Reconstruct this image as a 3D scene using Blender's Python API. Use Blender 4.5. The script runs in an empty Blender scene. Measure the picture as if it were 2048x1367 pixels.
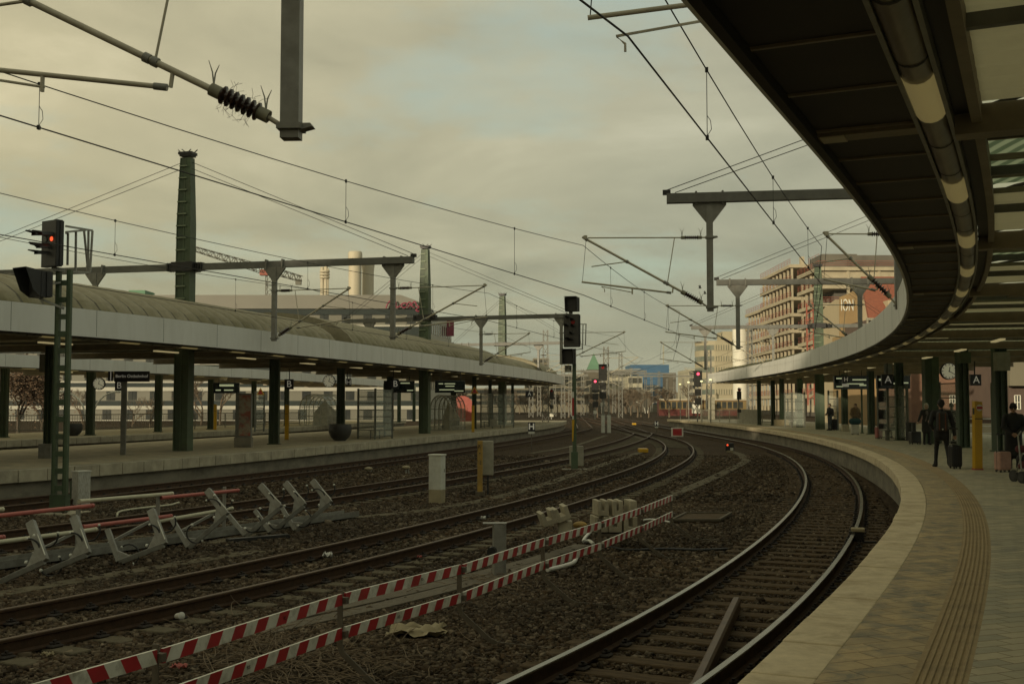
import bpy, math, random
import numpy as np
from mathutils import Vector, Matrix
random.seed(7); rng = np.random.default_rng(7)
sc = bpy.context.scene
COL = sc.collection
R = math.radians
# ------------------------------------------------------------------ camera
F, HOR, EYE = 2250.0, 808.0, 1.65
PITCH = math.atan((HOR - 683.5) / F)
cd = bpy.data.cameras.new('camera'); cam = bpy.data.objects.new('camera', cd); COL.objects.link(cam)
cam.location = (0, 0, EYE); cam.rotation_euler = (R(90) + PITCH, 0, 0)
cd.sensor_width = 36; cd.lens = 36 * F / 2048; cd.clip_end = 6000; cd.clip_start = .05
sc.camera = cam
CP, SP = math.cos(PITCH), math.sin(PITCH)
def ray(px, py):
    u = (px - 1024) / F; v = (683.5 - py) / F
    return Vector((u, CP - v * SP, SP + v * CP))
def G(px, py, z=0.0):            # survey: pixel -> point of the plane at height z
    d = ray(px, py); t = (z - EYE) / d.z
    return Vector((d.x * t, d.y * t, z))
def Y(px, py, y):                # survey: pixel -> point at distance y
    d = ray(px, py); t = y / d.y
    return Vector((d.x * t, y, EYE + d.z * t))
# ------------------------------------------------------------------ materials
MATS = {}
def nodes(name):
    m = bpy.data.materials.new(name); m.use_nodes = True
    nt = m.node_tree; b = nt.nodes['Principled BSDF']
    MATS[name] = m
    return m, nt, b
def mk(nt, t, **k):
    n = nt.nodes.new(t)
    for a, v in k.items():
        if a.startswith('i_'): n.inputs[a[2:].replace('_', ' ')].default_value = v
        else: setattr(n, a, v)
    return n
def ramp(nt, fac, stops):
    r = nt.nodes.new('ShaderNodeValToRGB'); el = r.color_ramp.elements
    while len(el) < len(stops): el.new(.5)
    for e, (p, c) in zip(el, stops): e.position = p; e.color = (*c[:3], 1)
    nt.links.new(fac, r.inputs[0]); return r.outputs[0]
def mixc(nt, a, b, f, mode='MIX'):
    n = nt.nodes.new('ShaderNodeMix'); n.data_type = 'RGBA'; n.blend_type = mode
    for s, x in ((n.inputs[6], a), (n.inputs[7], b), (n.inputs[0], f)):
        if hasattr(x, 'is_linked'): nt.links.new(x, s)
        elif isinstance(x, (int, float)): s.default_value = x
        else: s.default_value = (*x[:3], 1)
    return n.outputs[2]
def M(name, col, col2=None, scale=3.0, rough=.6, metal=0.0, bump=0.0, bscale=40.0, stretch=(1, 1, 1), dirt=None, dscale=1.2, damt=.5, spec=.5, det=6.0, lo=.35, hi=.65):
    m, nt, b = nodes(name)
    tc = mk(nt, 'ShaderNodeTexCoord'); mp = mk(nt, 'ShaderNodeMapping'); mp.inputs['Scale'].default_value = stretch
    nt.links.new(tc.outputs['Object'], mp.inputs[0])
    n = mk(nt, 'ShaderNodeTexNoise', i_Scale=scale, i_Detail=det, i_Roughness=.6); nt.links.new(mp.outputs[0], n.inputs['Vector'])
    col2 = col2 or tuple(c * .72 for c in col)
    c = ramp(nt, n.outputs[0], [(lo, col), (hi, col2)])
    if dirt:
        n2 = mk(nt, 'ShaderNodeTexNoise', i_Scale=dscale, i_Detail=8.0, i_Roughness=.7); nt.links.new(mp.outputs[0], n2.inputs['Vector'])
        f = ramp(nt, n2.outputs[0], [(.45, (0, 0, 0)), (.75, (damt,) * 3)])
        c = mixc(nt, c, dirt, f)
    nt.links.new(c, b.inputs['Base Color'])
    b.inputs['Roughness'].default_value = rough; b.inputs['Metallic'].default_value = metal
    b.inputs['Specular IOR Level'].default_value = spec
    if bump:
        n3 = mk(nt, 'ShaderNodeTexNoise', i_Scale=bscale, i_Detail=4.0); nt.links.new(mp.outputs[0], n3.inputs['Vector'])
        bp = mk(nt, 'ShaderNodeBump', i_Strength=bump, i_Distance=.02); nt.links.new(n3.outputs[0], bp.inputs['Height']); nt.links.new(bp.outputs[0], b.inputs['Normal'])
    return m
def EM(name, col, s, base=(.8, .8, .75)):
    m, nt, b = nodes(name)
    b.inputs['Base Color'].default_value = (*base, 1); b.inputs['Emission Color'].default_value = (*col, 1); b.inputs['Emission Strength'].default_value = s
    return m
def GL(name, col=(.8, .85, .8), alpha=.25, rough=.08):
    m, nt, b = nodes(name)
    b.inputs['Base Color'].default_value = (*col, 1); b.inputs['Roughness'].default_value = rough; b.inputs['Alpha'].default_value = alpha
    return m
# ------------------------------------------------------------------ mesh builder
def frame(d, up=Vector((0, 0, 1))):
    d = Vector(d).normalized(); up = Vector(up)
    if abs(d.dot(up)) > .985: up = Vector((0, 1, 0)) if abs(d.y) < .9 else Vector((1, 0, 0))
    x = d.cross(up).normalized(); return x, x.cross(d).normalized()   # right, up
class MB:
    def __init__(s): s.v = []; s.f = []; s.m = []; s.sm = []
    def add(s, vs, fs, mi=0, smooth=False):
        o = len(s.v); s.v += [tuple(p) for p in vs]
        for f in fs: s.f.append([i + o for i in f]); s.m.append(mi); s.sm.append(smooth)
        return s
    def box(s, c, size, rz=0, mi=0, M3=None):
        c = Vector(c); a, b, h = (x / 2 for x in size)
        Q = M3 or Matrix.Rotation(rz, 3, 'Z')
        vs = [c + Q @ Vector((i * a, j * b, k * h)) for k in (-1, 1) for j in (-1, 1) for i in (-1, 1)]
        return s.add(vs, [(0, 2, 3, 1), (4, 5, 7, 6), (0, 1, 5, 4), (2, 6, 7, 3), (0, 4, 6, 2), (1, 3, 7, 5)], mi)
    def bar(s, a, b, w, h=None, mi=0, up=(0, 0, 1)):      # box from a to b, w wide, h high
        a = Vector(a); b = Vector(b); h = h or w
        x, u = frame(b - a, up)
        vs = [p + x * (i * w / 2) + u * (j * h / 2) for p in (a, b) for i, j in ((-1, -1), (1, -1), (1, 1), (-1, 1))]
        return s.add(vs, [(3, 2, 1, 0), (4, 5, 6, 7), (0, 1, 5, 4), (1, 2, 6, 5), (2, 3, 7, 6), (3, 0, 4, 7)], mi)
    def tube(s, pts, r, n=8, mi=0, caps=True, smooth=True):
        pts = [Vector(p) for p in pts]; rs = r if isinstance(r, (list, tuple)) else [r] * len(pts)
        vs = []; up = Vector((0, 0, 1)); X = None
        for i, p in enumerate(pts):
            d = (pts[min(i + 1, len(pts) - 1)] - pts[max(i - 1, 0)])
            if X is None: X, U = frame(d)
            else:
                d.normalize(); X = (X - d * X.dot(d)).normalized(); U = X.cross(d)
            vs += [p + (X * math.cos(2 * math.pi * k / n) + U * math.sin(2 * math.pi * k / n)) * rs[i] for k in range(n)]
        fs = [(i * n + k, i * n + (k + 1) % n, (i + 1) * n + (k + 1) % n, (i + 1) * n + k) for i in range(len(pts) - 1) for k in range(n)]
        s.add(vs, fs, mi, smooth)
        if caps: s.add(vs[:n], [tuple(range(n))[::-1]], mi); s.add(vs[-n:], [tuple(range(n))], mi)
        return s
    def lathe(s, prof, c=(0, 0, 0), n=24, mi=0, ax=None, smooth=True):   # prof [(r, h)]
        c = Vector(c); A = Vector(ax or (0, 0, 1)).normalized(); X, U = frame(A)
        vs = [c + A * h + (X * math.cos(2 * math.pi * k / n) + U * math.sin(2 * math.pi * k / n)) * r for r, h in prof for k in range(n)]
        fs = [(i * n + k, i * n + (k + 1) % n, (i + 1) * n + (k + 1) % n, (i + 1) * n + k) for i in range(len(prof) - 1) for k in range(n)]
        s.add(vs, fs, mi, smooth)
        s.add(vs[:n], [tuple(range(n))[::-1]], mi); s.add(vs[-n:], [tuple(range(n))], mi); return s
    def prism(s, out, o, ax, ay, t, mi=0):      # outline (a,b) on axes ax, ay at o; thickness vector t
        o = Vector(o); ax = Vector(ax); ay = Vector(ay); t = Vector(t); n = len(out)
        vs = [o + ax * a + ay * b for a, b in out] + [o + ax * a + ay * b + t for a, b in out]
        s.add(vs, [tuple(range(n))[::-1], tuple(range(n, 2 * n))] + [(i, (i + 1) % n, n + (i + 1) % n, n + i) for i in range(n)], mi); return s
    def sweep(s, path, sec, mi=0, closed=True, smooth=False, caps=True):   # plan path of Vectors/pairs, section (offset to the right, z)
        P = [Vector((p[0], p[1])) for p in path]; vs = []; n = len(sec)
        for i, p in enumerate(P):
            d = (P[min(i + 1, len(P) - 1)] - P[max(i - 1, 0)]).normalized(); nr = Vector((d.y, -d.x))
            vs += [(p.x + nr.x * o, p.y + nr.y * o, z) for o, z in sec]
        k = n if closed else n - 1
        fs = [(i * n + j, i * n + (j + 1) % n, (i + 1) * n + (j + 1) % n, (i + 1) * n + j) for i in range(len(P) - 1) for j in range(k)]
        s.add(vs, fs, mi, smooth)
        if closed and caps: s.add(vs[:n], [tuple(range(n))], mi); s.add(vs[-n:], [tuple(range(n))[::-1]], mi)
        return s
    def sphere(s, c, r, mi=0, n=10, sc3=(1, 1, 1)):
        c = Vector(c); vs = []; fs = []
        for i in range(n + 1):
            a = math.pi * i / n
            for k in range(2 * n):
                b = math.pi * k / n
                vs.append(c + Vector((math.sin(a) * math.cos(b) * r * sc3[0], math.sin(a) * math.sin(b) * r * sc3[1], math.cos(a) * r * sc3[2])))
        for i in range(n):
            for k in range(2 * n): fs.append((i * 2 * n + k, (i + 1) * 2 * n + k, (i + 1) * 2 * n + (k + 1) % (2 * n), i * 2 * n + (k + 1) % (2 * n)))
        return s.add(vs, fs, mi, True)
    def build(s, name, mats, parent=None, bevel=0, **tags):
        me = bpy.data.meshes.new(name)
        off = Vector(WLOC.get(parent.name, (0, 0, 0))) if parent else Vector((0, 0, 0))
        me.from_pydata([(x - off.x, y - off.y, z - off.z) for x, y, z in s.v], [], s.f)
        for m in (mats if isinstance(mats, (list, tuple)) else [mats]): me.materials.append(MATS[m] if isinstance(m, str) else m)
        me.polygons.foreach_set('material_index', s.m); me.polygons.foreach_set('use_smooth', s.sm)
        me.update()
        ob = bpy.data.objects.new(name, me); COL.objects.link(ob)
        if parent: ob.parent = parent; WLOC[ob.name] = off
        if bevel:
            bv = ob.modifiers.new('bevel', 'BEVEL'); bv.width = bevel; bv.segments = 2; bv.limit_method = 'ANGLE'
        for k, v in tags.items(): ob[k] = v
        return ob
WLOC = {}
def thing(name, label, cat, loc=(0, 0, 0), group=None):
    o = bpy.data.objects.new(name, None); COL.objects.link(o); o.location = loc; o.empty_display_size = .2
    WLOC[o.name] = tuple(loc); o['label'] = label; o['category'] = cat
    if group: o['group'] = group
    return o
def tag(o, label, cat, group=None):
    o['label'] = label; o['category'] = cat
    if group: o['group'] = group
    return o
def copy_tree(o, loc, label, rz=None, group=None):
    c = o.copy(); COL.objects.link(c); c.location = loc; c['label'] = label
    if rz is not None: c.rotation_euler = (0, 0, rz)
    if group: c['group'] = group
    for ch in list(o.children):
        d = ch.copy(); COL.objects.link(d); d.parent = c
        for g in list(ch.children):
            e = g.copy(); COL.objects.link(e); e.parent = d
    return c
def text(name, body, size, o, ax, ay, mat, parent=None, align='CENTER', th=.002, bold=0.0, sx=1.0):
    # lettering lying on the plane (ax right, ay up), centred at o
    cu = bpy.data.curves.new(name, 'FONT'); cu.body = body; cu.size = size; cu.align_x = align; cu.align_y = 'CENTER'; cu.extrude = th; cu.offset = bold
    cu.materials.append(MATS[mat])
    tmp = bpy.data.objects.new(name, cu); COL.objects.link(tmp); me = bpy.data.meshes.new_from_object(tmp); bpy.data.objects.remove(tmp); bpy.data.curves.remove(cu)
    ob = bpy.data.objects.new(name, me); COL.objects.link(ob)
    ax = Vector(ax).normalized(); ay = Vector(ay).normalized(); az = ax.cross(ay)
    mw = Matrix((( ax.x, ay.x, az.x, o[0]), (ax.y, ay.y, az.y, o[1]), (ax.z, ay.z, az.z, o[2]), (0, 0, 0, 1)))
    for v_ in me.vertices: v_.co.x *= sx
    if parent:
        off = WLOC.get(parent.name, (0, 0, 0)); ob.parent = parent
        mw = Matrix.Translation(-Vector(off)) @ mw
    ob.matrix_local = mw
    return ob
def cr(P, n=8):                  # Catmull-Rom through plan points
    P = [np.array(p, float) for p in P]; Q = [2 * P[0] - P[1]] + P + [2 * P[-1] - P[-2]]; out = []
    for i in range(1, len(Q) - 2):
        a, b, c, d = Q[i - 1:i + 3]
        for t in np.linspace(0, 1, n, endpoint=False):
            out.append(.5 * (2 * b + (c - a) * t + (2 * a - 5 * b + 4 * c - d) * t * t + (3 * b - a - 3 * c + d) * t ** 3))
    out.append(P[-1]); return np.array(out)
def resample(P, step):
    P = np.array(P, float); s = np.r_[0, np.cumsum(np.linalg.norm(np.diff(P, axis=0), axis=1))]
    n = max(2, int(s[-1] / step) + 1); t = np.linspace(0, s[-1], n)
    return np.c_[[np.interp(t, s, P[:, k]) for k in range(P.shape[1])]].T
def offset(P, o):
    P = np.array(P, float); d = np.gradient(P, axis=0); d /= np.linalg.norm(d, axis=1)[:, None]
    return P + np.c_[d[:, 1], -d[:, 0]] * o
class Path:                      # plan curve x(y), smooth fit through surveyed points, straight beyond them
    def __init__(s, pts, deg=4, y0=-12, y1=420, turn=None):
        p = np.array(pts, float); s.lo, s.hi = p[:, 1].min(), p[:, 1].max()
        g = lambda y: np.log(np.asarray(y, float) + 12)
        s.g = g; s.c = np.polyfit(g(p[:, 1]), p[:, 0], deg)
        yy = np.r_[np.arange(y0, 120, .75), np.arange(120, y1, 6)]
        x = np.polyval(s.c, g(np.clip(yy, s.lo, s.hi)))
        e = .6
        k0 = (np.polyval(s.c, g(s.lo + e)) - np.polyval(s.c, g(s.lo))) / e; k1 = (np.polyval(s.c, g(s.hi)) - np.polyval(s.c, g(s.hi - 4))) / 4
        if turn is not None: k1 = turn
        x = np.where(yy < s.lo, x + k0 * (yy - s.lo), x); x = np.where(yy > s.hi, x + k1 * (yy - s.hi), x)
        s.P = np.c_[x, yy]
    def x(s, y): return float(np.interp(y, s.P[:, 1], s.P[:, 0]))
    def nrm(s, y):
        dx = (s.x(y + .5) - s.x(y - .5)); n = math.hypot(dx, 1); return Vector((1 / n, -dx / n, 0))     # to the right
    def dir(s, y):
        n = s.nrm(y); return Vector((-n.y, n.x, 0))
    def at(s, y, off=0, z=0): n = s.nrm(y); return Vector((s.x(y) + n.x * off, y + n.y * off, z))
    def part(s, a, b, step=1.0):
        q = s.P[(s.P[:, 1] >= a - 3) & (s.P[:, 1] <= b + 3)]; yy = np.arange(a, b + 1e-6, .25)
        return resample(np.c_[np.interp(yy, s.P[:, 1], s.P[:, 0]), yy], step)
def gpts(L, z): return [(G(a, b, z).x, G(a, b, z).y) for a, b in L]
ZB = -.10                        # left platforms lie 10 cm lower
RT = -.76                        # rail top
E1 = Path(gpts([(1481.7,1367),(1559.6,1290),(1634,1214),(1708,1132.6),(1763.6,1060),(1793,997),(1799,960),(1778,927),(1708,895),(1615,875),(1480,851.5),(1380,841.5)], 0) + [(-1.35, .3)], 5, turn=-.03)
E2 = Path(gpts([(0,942.6),(103,931.5),(250,926),(361,916),(520,905),(661,889.5),(887,870),(983,860.5),(1070,854),(1107,846),(1134,838.6)], ZB), 4, y0=4, turn=.06)
E3 = Path(gpts([(0,880),(139,876),(306,867.6),(400,863),(640,851)], ZB), 2, y0=10, turn=.12)
def railfit(A, B, deg=4, **k):
    a = offset(cr(gpts(A, RT)), .7525); b = offset(cr(gpts(B, RT)), -.7525)
    return Path(np.r_[a, b], deg, **k)
T1 = railfit([(1300,1225),(1374,1182.6),(1448,1136),(1522.5,1090),(1578,1045),(1602,1008),(1608.5,967.5),(1596.7,930.5),(1567,906),(1485,882)],
 [(1407.5,1367),(1485,1297.6),(1559.6,1223.4),(1626,1156.7),(1671,1101),(1700.5,1053),(1714.6,1008),(1713.5,971),(1693,941.6),(1645,912),(1559.6,889.7)], 4, turn=.02)
T2 = railfit([(0,1215.5),(500,1119),(700,1081),(900,1032),(1050,1000),(1128,978),(1206,952.8),(1284,926),(1323,907),(1331,893),(1319.5,881.5),(1300,873.7)],
 [(0,1286),(500,1171),(798,1099),(1000,1048),(1101,1019),(1206,988),(1284,958.7),(1343,935),(1378,915.7),(1389,900),(1382,888),(1364,880.5),(1343,874)], 4, turn=.012)
T3 = railfit([(0,1059),(137,1045.5),(234,1033.7),(400,1013),(700,972),(856,950),(1100,911.7),(1138,904),(1206,888.4),(1255,871.8),(1270,866)],
 [(487,1021),(700,989),(856,965.4),(983,945),(1100,924.4),(1138,915.7),(1206,902),(1284,879.6),(1306,868)], 4, turn=.05)
T4 = Path([tuple(E2.at(y, 1.68))[:2] for y in np.arange(14, 118, 2)], 4, turn=.05)
# ------------------------------------------------------------------ world, sun
w = bpy.data.worlds.new('World'); sc.world = w; w.use_nodes = True
nt = w.node_tree; bg = nt.nodes['Background']
SUN_EL, SUN_AZ = R(9.5), math.atan2(-.84, -.55)      # direction towards the sun in plan: behind and to the left
sky = mk(nt, 'ShaderNodeTexSky', sky_type='NISHITA', sun_disc=False); sky.sun_elevation = SUN_EL; sky.sun_rotation = SUN_AZ
sky.air_density = 1.6; sky.dust_density = 3.0
tc = mk(nt, 'ShaderNodeTexCoord'); sep = mk(nt, 'ShaderNodeSeparateXYZ'); nt.links.new(tc.outputs['Generated'], sep.inputs[0])
def mth(op, a, b=None, nt=nt):
    n = nt.nodes.new('ShaderNodeMath'); n.operation = op
    for s, x in zip(n.inputs, (a, b)):
        if x is None: continue
        if hasattr(x, 'is_linked'): nt.links.new(x, s)
        else: s.default_value = x
    return n.outputs[0]
zc = mth('ADD', mth('MAXIMUM', sep.outputs[2], 0.0), .16)
cv = mk(nt, 'ShaderNodeCombineXYZ'); nt.links.new(mth('DIVIDE', sep.outputs[0], zc), cv.inputs[0]); nt.links.new(mth('DIVIDE', sep.outputs[1], zc), cv.inputs[1])
n1 = mk(nt, 'ShaderNodeTexNoise', i_Scale=1.15, i_Detail=9.0, i_Roughness=.55, i_Distortion=.35); nt.links.new(cv.outputs[0], n1.inputs['Vector'])
n2 = mk(nt, 'ShaderNodeTexNoise', i_Scale=.8, i_Detail=8.0, i_Roughness=.58); nt.links.new(cv.outputs[0], n2.inputs['Vector'])
cloud = ramp(nt, n1.outputs[0], [(.32, (.255, .242, .168)), (.43, (.32, .299, .206)), (.55, (.375, .347, .238)), (.68, (.48, .443, .312))])
lowc = ramp(nt, n1.outputs[0], [(.30, (.205, .212, .15)), (.70, (.33, .318, .215))])
hz = ramp(nt, sep.outputs[2], [(.03, (1, 1, 1)), (.26, (0, 0, 0))])
cloud = mixc(nt, cloud, lowc, hz)
# warmer towards the left, cooler to the right of the view
side = ramp(nt, mth('ADD', mth('MULTIPLY', sep.outputs[0], .9), .5), [(.1, (1.10, 1.06, .96)), (.62, (.93, .98, 1.03))])
cloud = mixc(nt, cloud, side, 1.0, 'MULTIPLY')
sc10 = mk(nt, 'ShaderNodeVectorMath', operation='SCALE'); sc10.inputs['Scale'].default_value = 10.0; nt.links.new(cloud, sc10.inputs[0])
gap = ramp(nt, n2.outputs[0], [(.50, (0, 0, 0)), (.63, (.75, .75, .75))])
skyt = mixc(nt, mixc(nt, sky.outputs[0], (1.3, 1.6, 1.6), 1.0, 'MULTIPLY'), (2.75, 3.35, 3.05), .75)
allc = mixc(nt, sc10.outputs[0], skyt, gap)
nt.links.new(allc, bg.inputs[0]); bg.inputs[1].default_value = .1
sd = bpy.data.lights.new('sun', 'SUN'); so = bpy.data.objects.new('sun', sd); COL.objects.link(so)
sd.energy = 2.4; sd.angle = R(.6); sd.color = (1, .85, .60)
sdir = Vector((math.cos(SUN_EL) * math.cos(SUN_AZ), math.cos(SUN_EL) * math.sin(SUN_AZ), math.sin(SUN_EL)))
so.rotation_euler = sdir.to_track_quat('Z', 'Y').to_euler(); so.location = (0, -40, 60)
sky.sun_rotation = math.atan2(sdir.x, sdir.y)
sc.view_settings.view_transform = 'Standard'; sc.view_settings.look = 'None'; sc.view_settings.exposure = .5; sc.view_settings.gamma = 1
sc.cycles.use_denoising = True
sc.cycles.max_bounces = 6; sc.cycles.diffuse_bounces = 3; sc.cycles.glossy_bounces = 3; sc.cycles.transparent_max_bounces = 12
sc.cycles.sample_clamp_indirect = 4
# ------------------------------------------------------------------ materials
M('asphalt_dark', (.05, .045, .038)); M('black', (.012, .012, .012), (.018, .018, .016), rough=.5); M('blackpaint', (.02, .02, .018), (.03, .028, .024), rough=.35)
M('green_steel', (.048, .080, .040), (.036, .060, .031), scale=5, rough=.55, dirt=(.05, .04, .025), damt=.6)
M('green_steel_light', (.072, .110, .056), (.056, .084, .044), scale=4, rough=.55, dirt=(.07, .055, .035), damt=.5)
M('grey_steel', (.23, .228, .198), (.17, .166, .142), scale=6, rough=.5, dirt=(.10, .08, .05), damt=.4)
M('grey_beam', (.15, .15, .13), (.115, .115, .10), scale=4, rough=.55, dirt=(.06, .05, .035), damt=.5, stretch=(1, 1, .6))
M('galv', (.32, .32, .28), (.24, .235, .205), scale=8, rough=.45, metal=.3)
M('tube_alu', (.46, .42, .31), (.36, .325, .235), scale=6, rough=.5)
M('wire', (.02, .019, .015), rough=.6); M('insul', (.055, .03, .02), (.03, .018, .014), rough=.25); M('insul_cap', (.22, .21, .14), rough=.6)
M('fascia', (.72, .72, .67), (.66, .66, .61), scale=.6, rough=.5, dirt=(.47, .45, .37), dscale=2.5, damt=.35, stretch=(1, 1, .25))
M('white_paint', (.72, .72, .66), (.62, .62, .56), scale=5, rough=.5, dirt=(.35, .31, .22), dscale=3, damt=.5)
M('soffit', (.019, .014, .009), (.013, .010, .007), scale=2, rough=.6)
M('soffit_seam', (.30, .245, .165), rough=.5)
m = M('ceil', (.80, .74, .56), (.70, .64, .48), scale=1.2, rough=.6, dirt=(.30, .26, .18), dscale=1.5, damt=.4); nt_ = m.node_tree; tl_ = mk(nt_, 'ShaderNodeBsdfTranslucent'); tl_.inputs[0].default_value = (.74, .67, .50, 1); mx_ = mk(nt_, 'ShaderNodeMixShader'); mx_.inputs[0].default_value = .42; nt_.links.new(nt_.nodes['Principled BSDF'].outputs[0], mx_.inputs[1]); nt_.links.new(tl_.outputs[0], mx_.inputs[2]); nt_.links.new(mx_.outputs[0], nt_.nodes['Material Output'].inputs[0])
M('ceil_beam', (.24, .20, .135), (.18, .15, .10), scale=3, rough=.6)
M('trough', (.22, .19, .13), (.15, .125, .085), scale=2.5, rough=.33, spec=.5, stretch=(2, .4, 1), dirt=(.08, .065, .04), dscale=3, damt=.6)
EM('lamp_diffuser', (1, .80, .32), .06, (.60, .48, .21)); EM('lamp_strip', (1, .82, .40), .18, (.5, .45, .3))
M('roof_dark', (.12, .115, .09), (.09, .085, .07), scale=1.5, rough=.7)
M('concrete', (.44, .395, .28), (.34, .305, .215), scale=2.5, rough=.85, bump=.25, bscale=30, dirt=(.11, .095, .065), dscale=1.3, damt=.6)
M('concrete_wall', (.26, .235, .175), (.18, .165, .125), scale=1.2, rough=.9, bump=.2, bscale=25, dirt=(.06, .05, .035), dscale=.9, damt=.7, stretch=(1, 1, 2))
M('rail_side', (.070, .040, .022), (.045, .028, .017), scale=12, rough=.85, spec=.2, bump=.2, bscale=60)
M('rail_top', (.25, .24, .195), (.18, .168, .13), scale=1.5, rough=.27, metal=.9)
M('rail_top_rusty', (.12, .078, .045), (.08, .052, .032), scale=5, rough=.55, metal=.2)
M('sleeper_wood', (.115, .083, .05), (.06, .044, .027), scale=14, rough=.9, spec=.1, bump=.5, bscale=40, stretch=(.3, 1, 1))
M('sleeper_conc', (.14, .12, .08), (.09, .078, .05), scale=5, rough=.9, spec=.15, bump=.4, bscale=30, dirt=(.045, .035, .022), dscale=2.2, damt=.7)
M('fastener', (.03, .022, .016), (.018, .014, .011), rough=.8)
M('timber', (.12, .10, .065), (.08, .065, .042), scale=8, rough=.85, bump=.3)
M('yellow', (.56, .33, .012), (.50, .28, .01), scale=2, rough=.4, dirt=(.3, .2, .03), damt=.25)
M('yellow_old', (.40, .25, .045), (.28, .17, .035), scale=6, rough=.7, dirt=(.12, .09, .05), dscale=5, damt=.8)
M('red', (.42, .018, .022), (.34, .014, .018), scale=5, rough=.45, dirt=(.12, .05, .04), dscale=4, damt=.4)
M('red_pipe', (.40, .10, .075), (.32, .075, .06), scale=4, rough=.5); M('cream_pipe', (.50, .48, .34), (.42, .40, .28), scale=4, rough=.5)
M('board_white', (.70, .69, .60), (.60, .585, .49), scale=4, rough=.5, dirt=(.20, .175, .115), dscale=7, damt=.85)
M('post_brown', (.12, .10, .07), (.085, .07, .048), scale=10, rough=.6)
M('box_grey', (.33, .31, .235), (.27, .255, .19), scale=3, rough=.6, dirt=(.16, .14, .09), dscale=3, damt=.4)
M('box_pale', (.62, .62, .54), (.54, .54, .465), scale=3, rough=.55, dirt=(.25, .23, .16), dscale=4, damt=.4)
M('box_base', (.33, .28, .17), (.26, .22, .13), scale=4, rough=.8)
M('speckled', (.46, .45, .385), (.40, .39, .33), scale=3, rough=.7, dirt=(.13, .12, .09), dscale=26, damt=.9, stretch=(1, 1, .4))
M('sign_black', (.018, .016, .02), (.014, .013, .016), rough=.35); M('sign_white', (.68, .66, .56), rough=.5)
EM('sign_text', (1, .95, .78), .07, (.7, .67, .55))
EM('display_text', (.75, .8, .45), .22, (.2, .2, .1)); M('display', (.010, .016, .016), rough=.15)
EM('led_red', (1, .10, .03), 1.0, (.3, .02, .01)); EM('led_red_far', (1, .08, .14), 1.7, (.3, .02, .02)); M('lens_red', (.30, .02, .02), rough=.2)
EM('lamp_yellow', (1, .95, .35), .6)
GL('glass', (.55, .60, .52), .22); GL('glass_dark', (.08, .10, .09), .75)
M('shelter_frame', (.17, .175, .14), (.13, .135, .11), scale=5, rough=.45, metal=.3)
EM('clock_face', (1, .93, .62), .10, (.72, .68, .50)); M('pot', (.035, .034, .03), (.025, .024, .022), scale=3, rough=.55)
M('pot_top', (.065, .062, .05), rough=.6)
def patchy(name, tile=None, ca=(.26, .215, .135), cb=(.20, .165, .105), cdark=(.09, .095, .085), gap=(.07, .06, .04), amt=1.0, ang=0.0, sc2=.55, lo=.5, hi=.62):
    m, nt, b = nodes(name)
    tc = mk(nt, 'ShaderNodeTexCoord'); mp = mk(nt, 'ShaderNodeMapping'); mp.inputs['Rotation'].default_value = (0, 0, ang)
    nt.links.new(tc.outputs['Object'], mp.inputs[0]); v = mp.outputs[0]
    n = mk(nt, 'ShaderNodeTexNoise', i_Scale=7.0, i_Detail=9.0, i_Roughness=.7); nt.links.new(v, n.inputs['Vector'])
    c = ramp(nt, n.outputs[0], [(.32, cb), (.68, ca)])
    p = mk(nt, 'ShaderNodeTexNoise', i_Scale=sc2, i_Detail=10.0, i_Roughness=.72, i_Distortion=.6); nt.links.new(v, p.inputs['Vector'])
    c = mixc(nt, c, cdark, ramp(nt, p.outputs[0], [(lo, (0, 0, 0)), (hi, (amt,) * 3)]))
    hsock = n.outputs[0]
    if tile:
        br = mk(nt, 'ShaderNodeTexBrick', offset=.5); br.inputs['Scale'].default_value = 1.0
        br.inputs['Brick Width'].default_value = tile[0]; br.inputs['Row Height'].default_value = tile[1]; br.inputs['Mortar Size'].default_value = tile[2]; br.inputs['Mortar Smooth'].default_value = .3
        br.inputs['Color1'].default_value = (1.08, 1.06, 1.0, 1); br.inputs['Color2'].default_value = (.70, .73, .76, 1); br.inputs['Mortar'].default_value = (.36, .32, .26, 1)
        nt.links.new(v, br.inputs['Vector'])
        c = mixc(nt, c, br.outputs['Color'], .8, 'MULTIPLY')
    nt.links.new(c, b.inputs['Base Color']); b.inputs['Roughness'].default_value = .78; b.inputs['Specular IOR Level'].default_value = .25
    f = mk(nt, 'ShaderNodeTexNoise', i_Scale=90.0, i_Detail=3.0); nt.links.new(v, f.inputs['Vector'])
    bp = mk(nt, 'ShaderNodeBump', i_Strength=.35, i_Distance=.006); nt.links.new(f.outputs[0], bp.inputs['Height']); nt.links.new(bp.outputs[0], b.inputs['Normal'])
A0 = -R(22)
patchy('edge_slab', None, (.69, .59, .40), (.52, .44, .295), (.34, .265, .16), amt=.75, sc2=1.9, lo=.47, hi=.68)
patchy('worn_paver', (.40, .20, .007), (.52, .41, .25), (.40, .315, .19), (.17, .18, .165), amt=.75, ang=A0, sc2=3.2, lo=.46, hi=.62)
patchy('paver', (.30, .15, .007), (.52, .475, .36), (.42, .385, .29), (.29, .295, .255), amt=.55, ang=A0, sc2=.8)
patchy('tactile', None, (.40, .31, .18), (.31, .235, .135), (.18, .15, .10), amt=.4, sc2=1.5)
patchy('left_paving', (.5, .5, .008), (.50, .435, .29), (.42, .365, .245), (.33, .285, .20), amt=.5)
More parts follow.
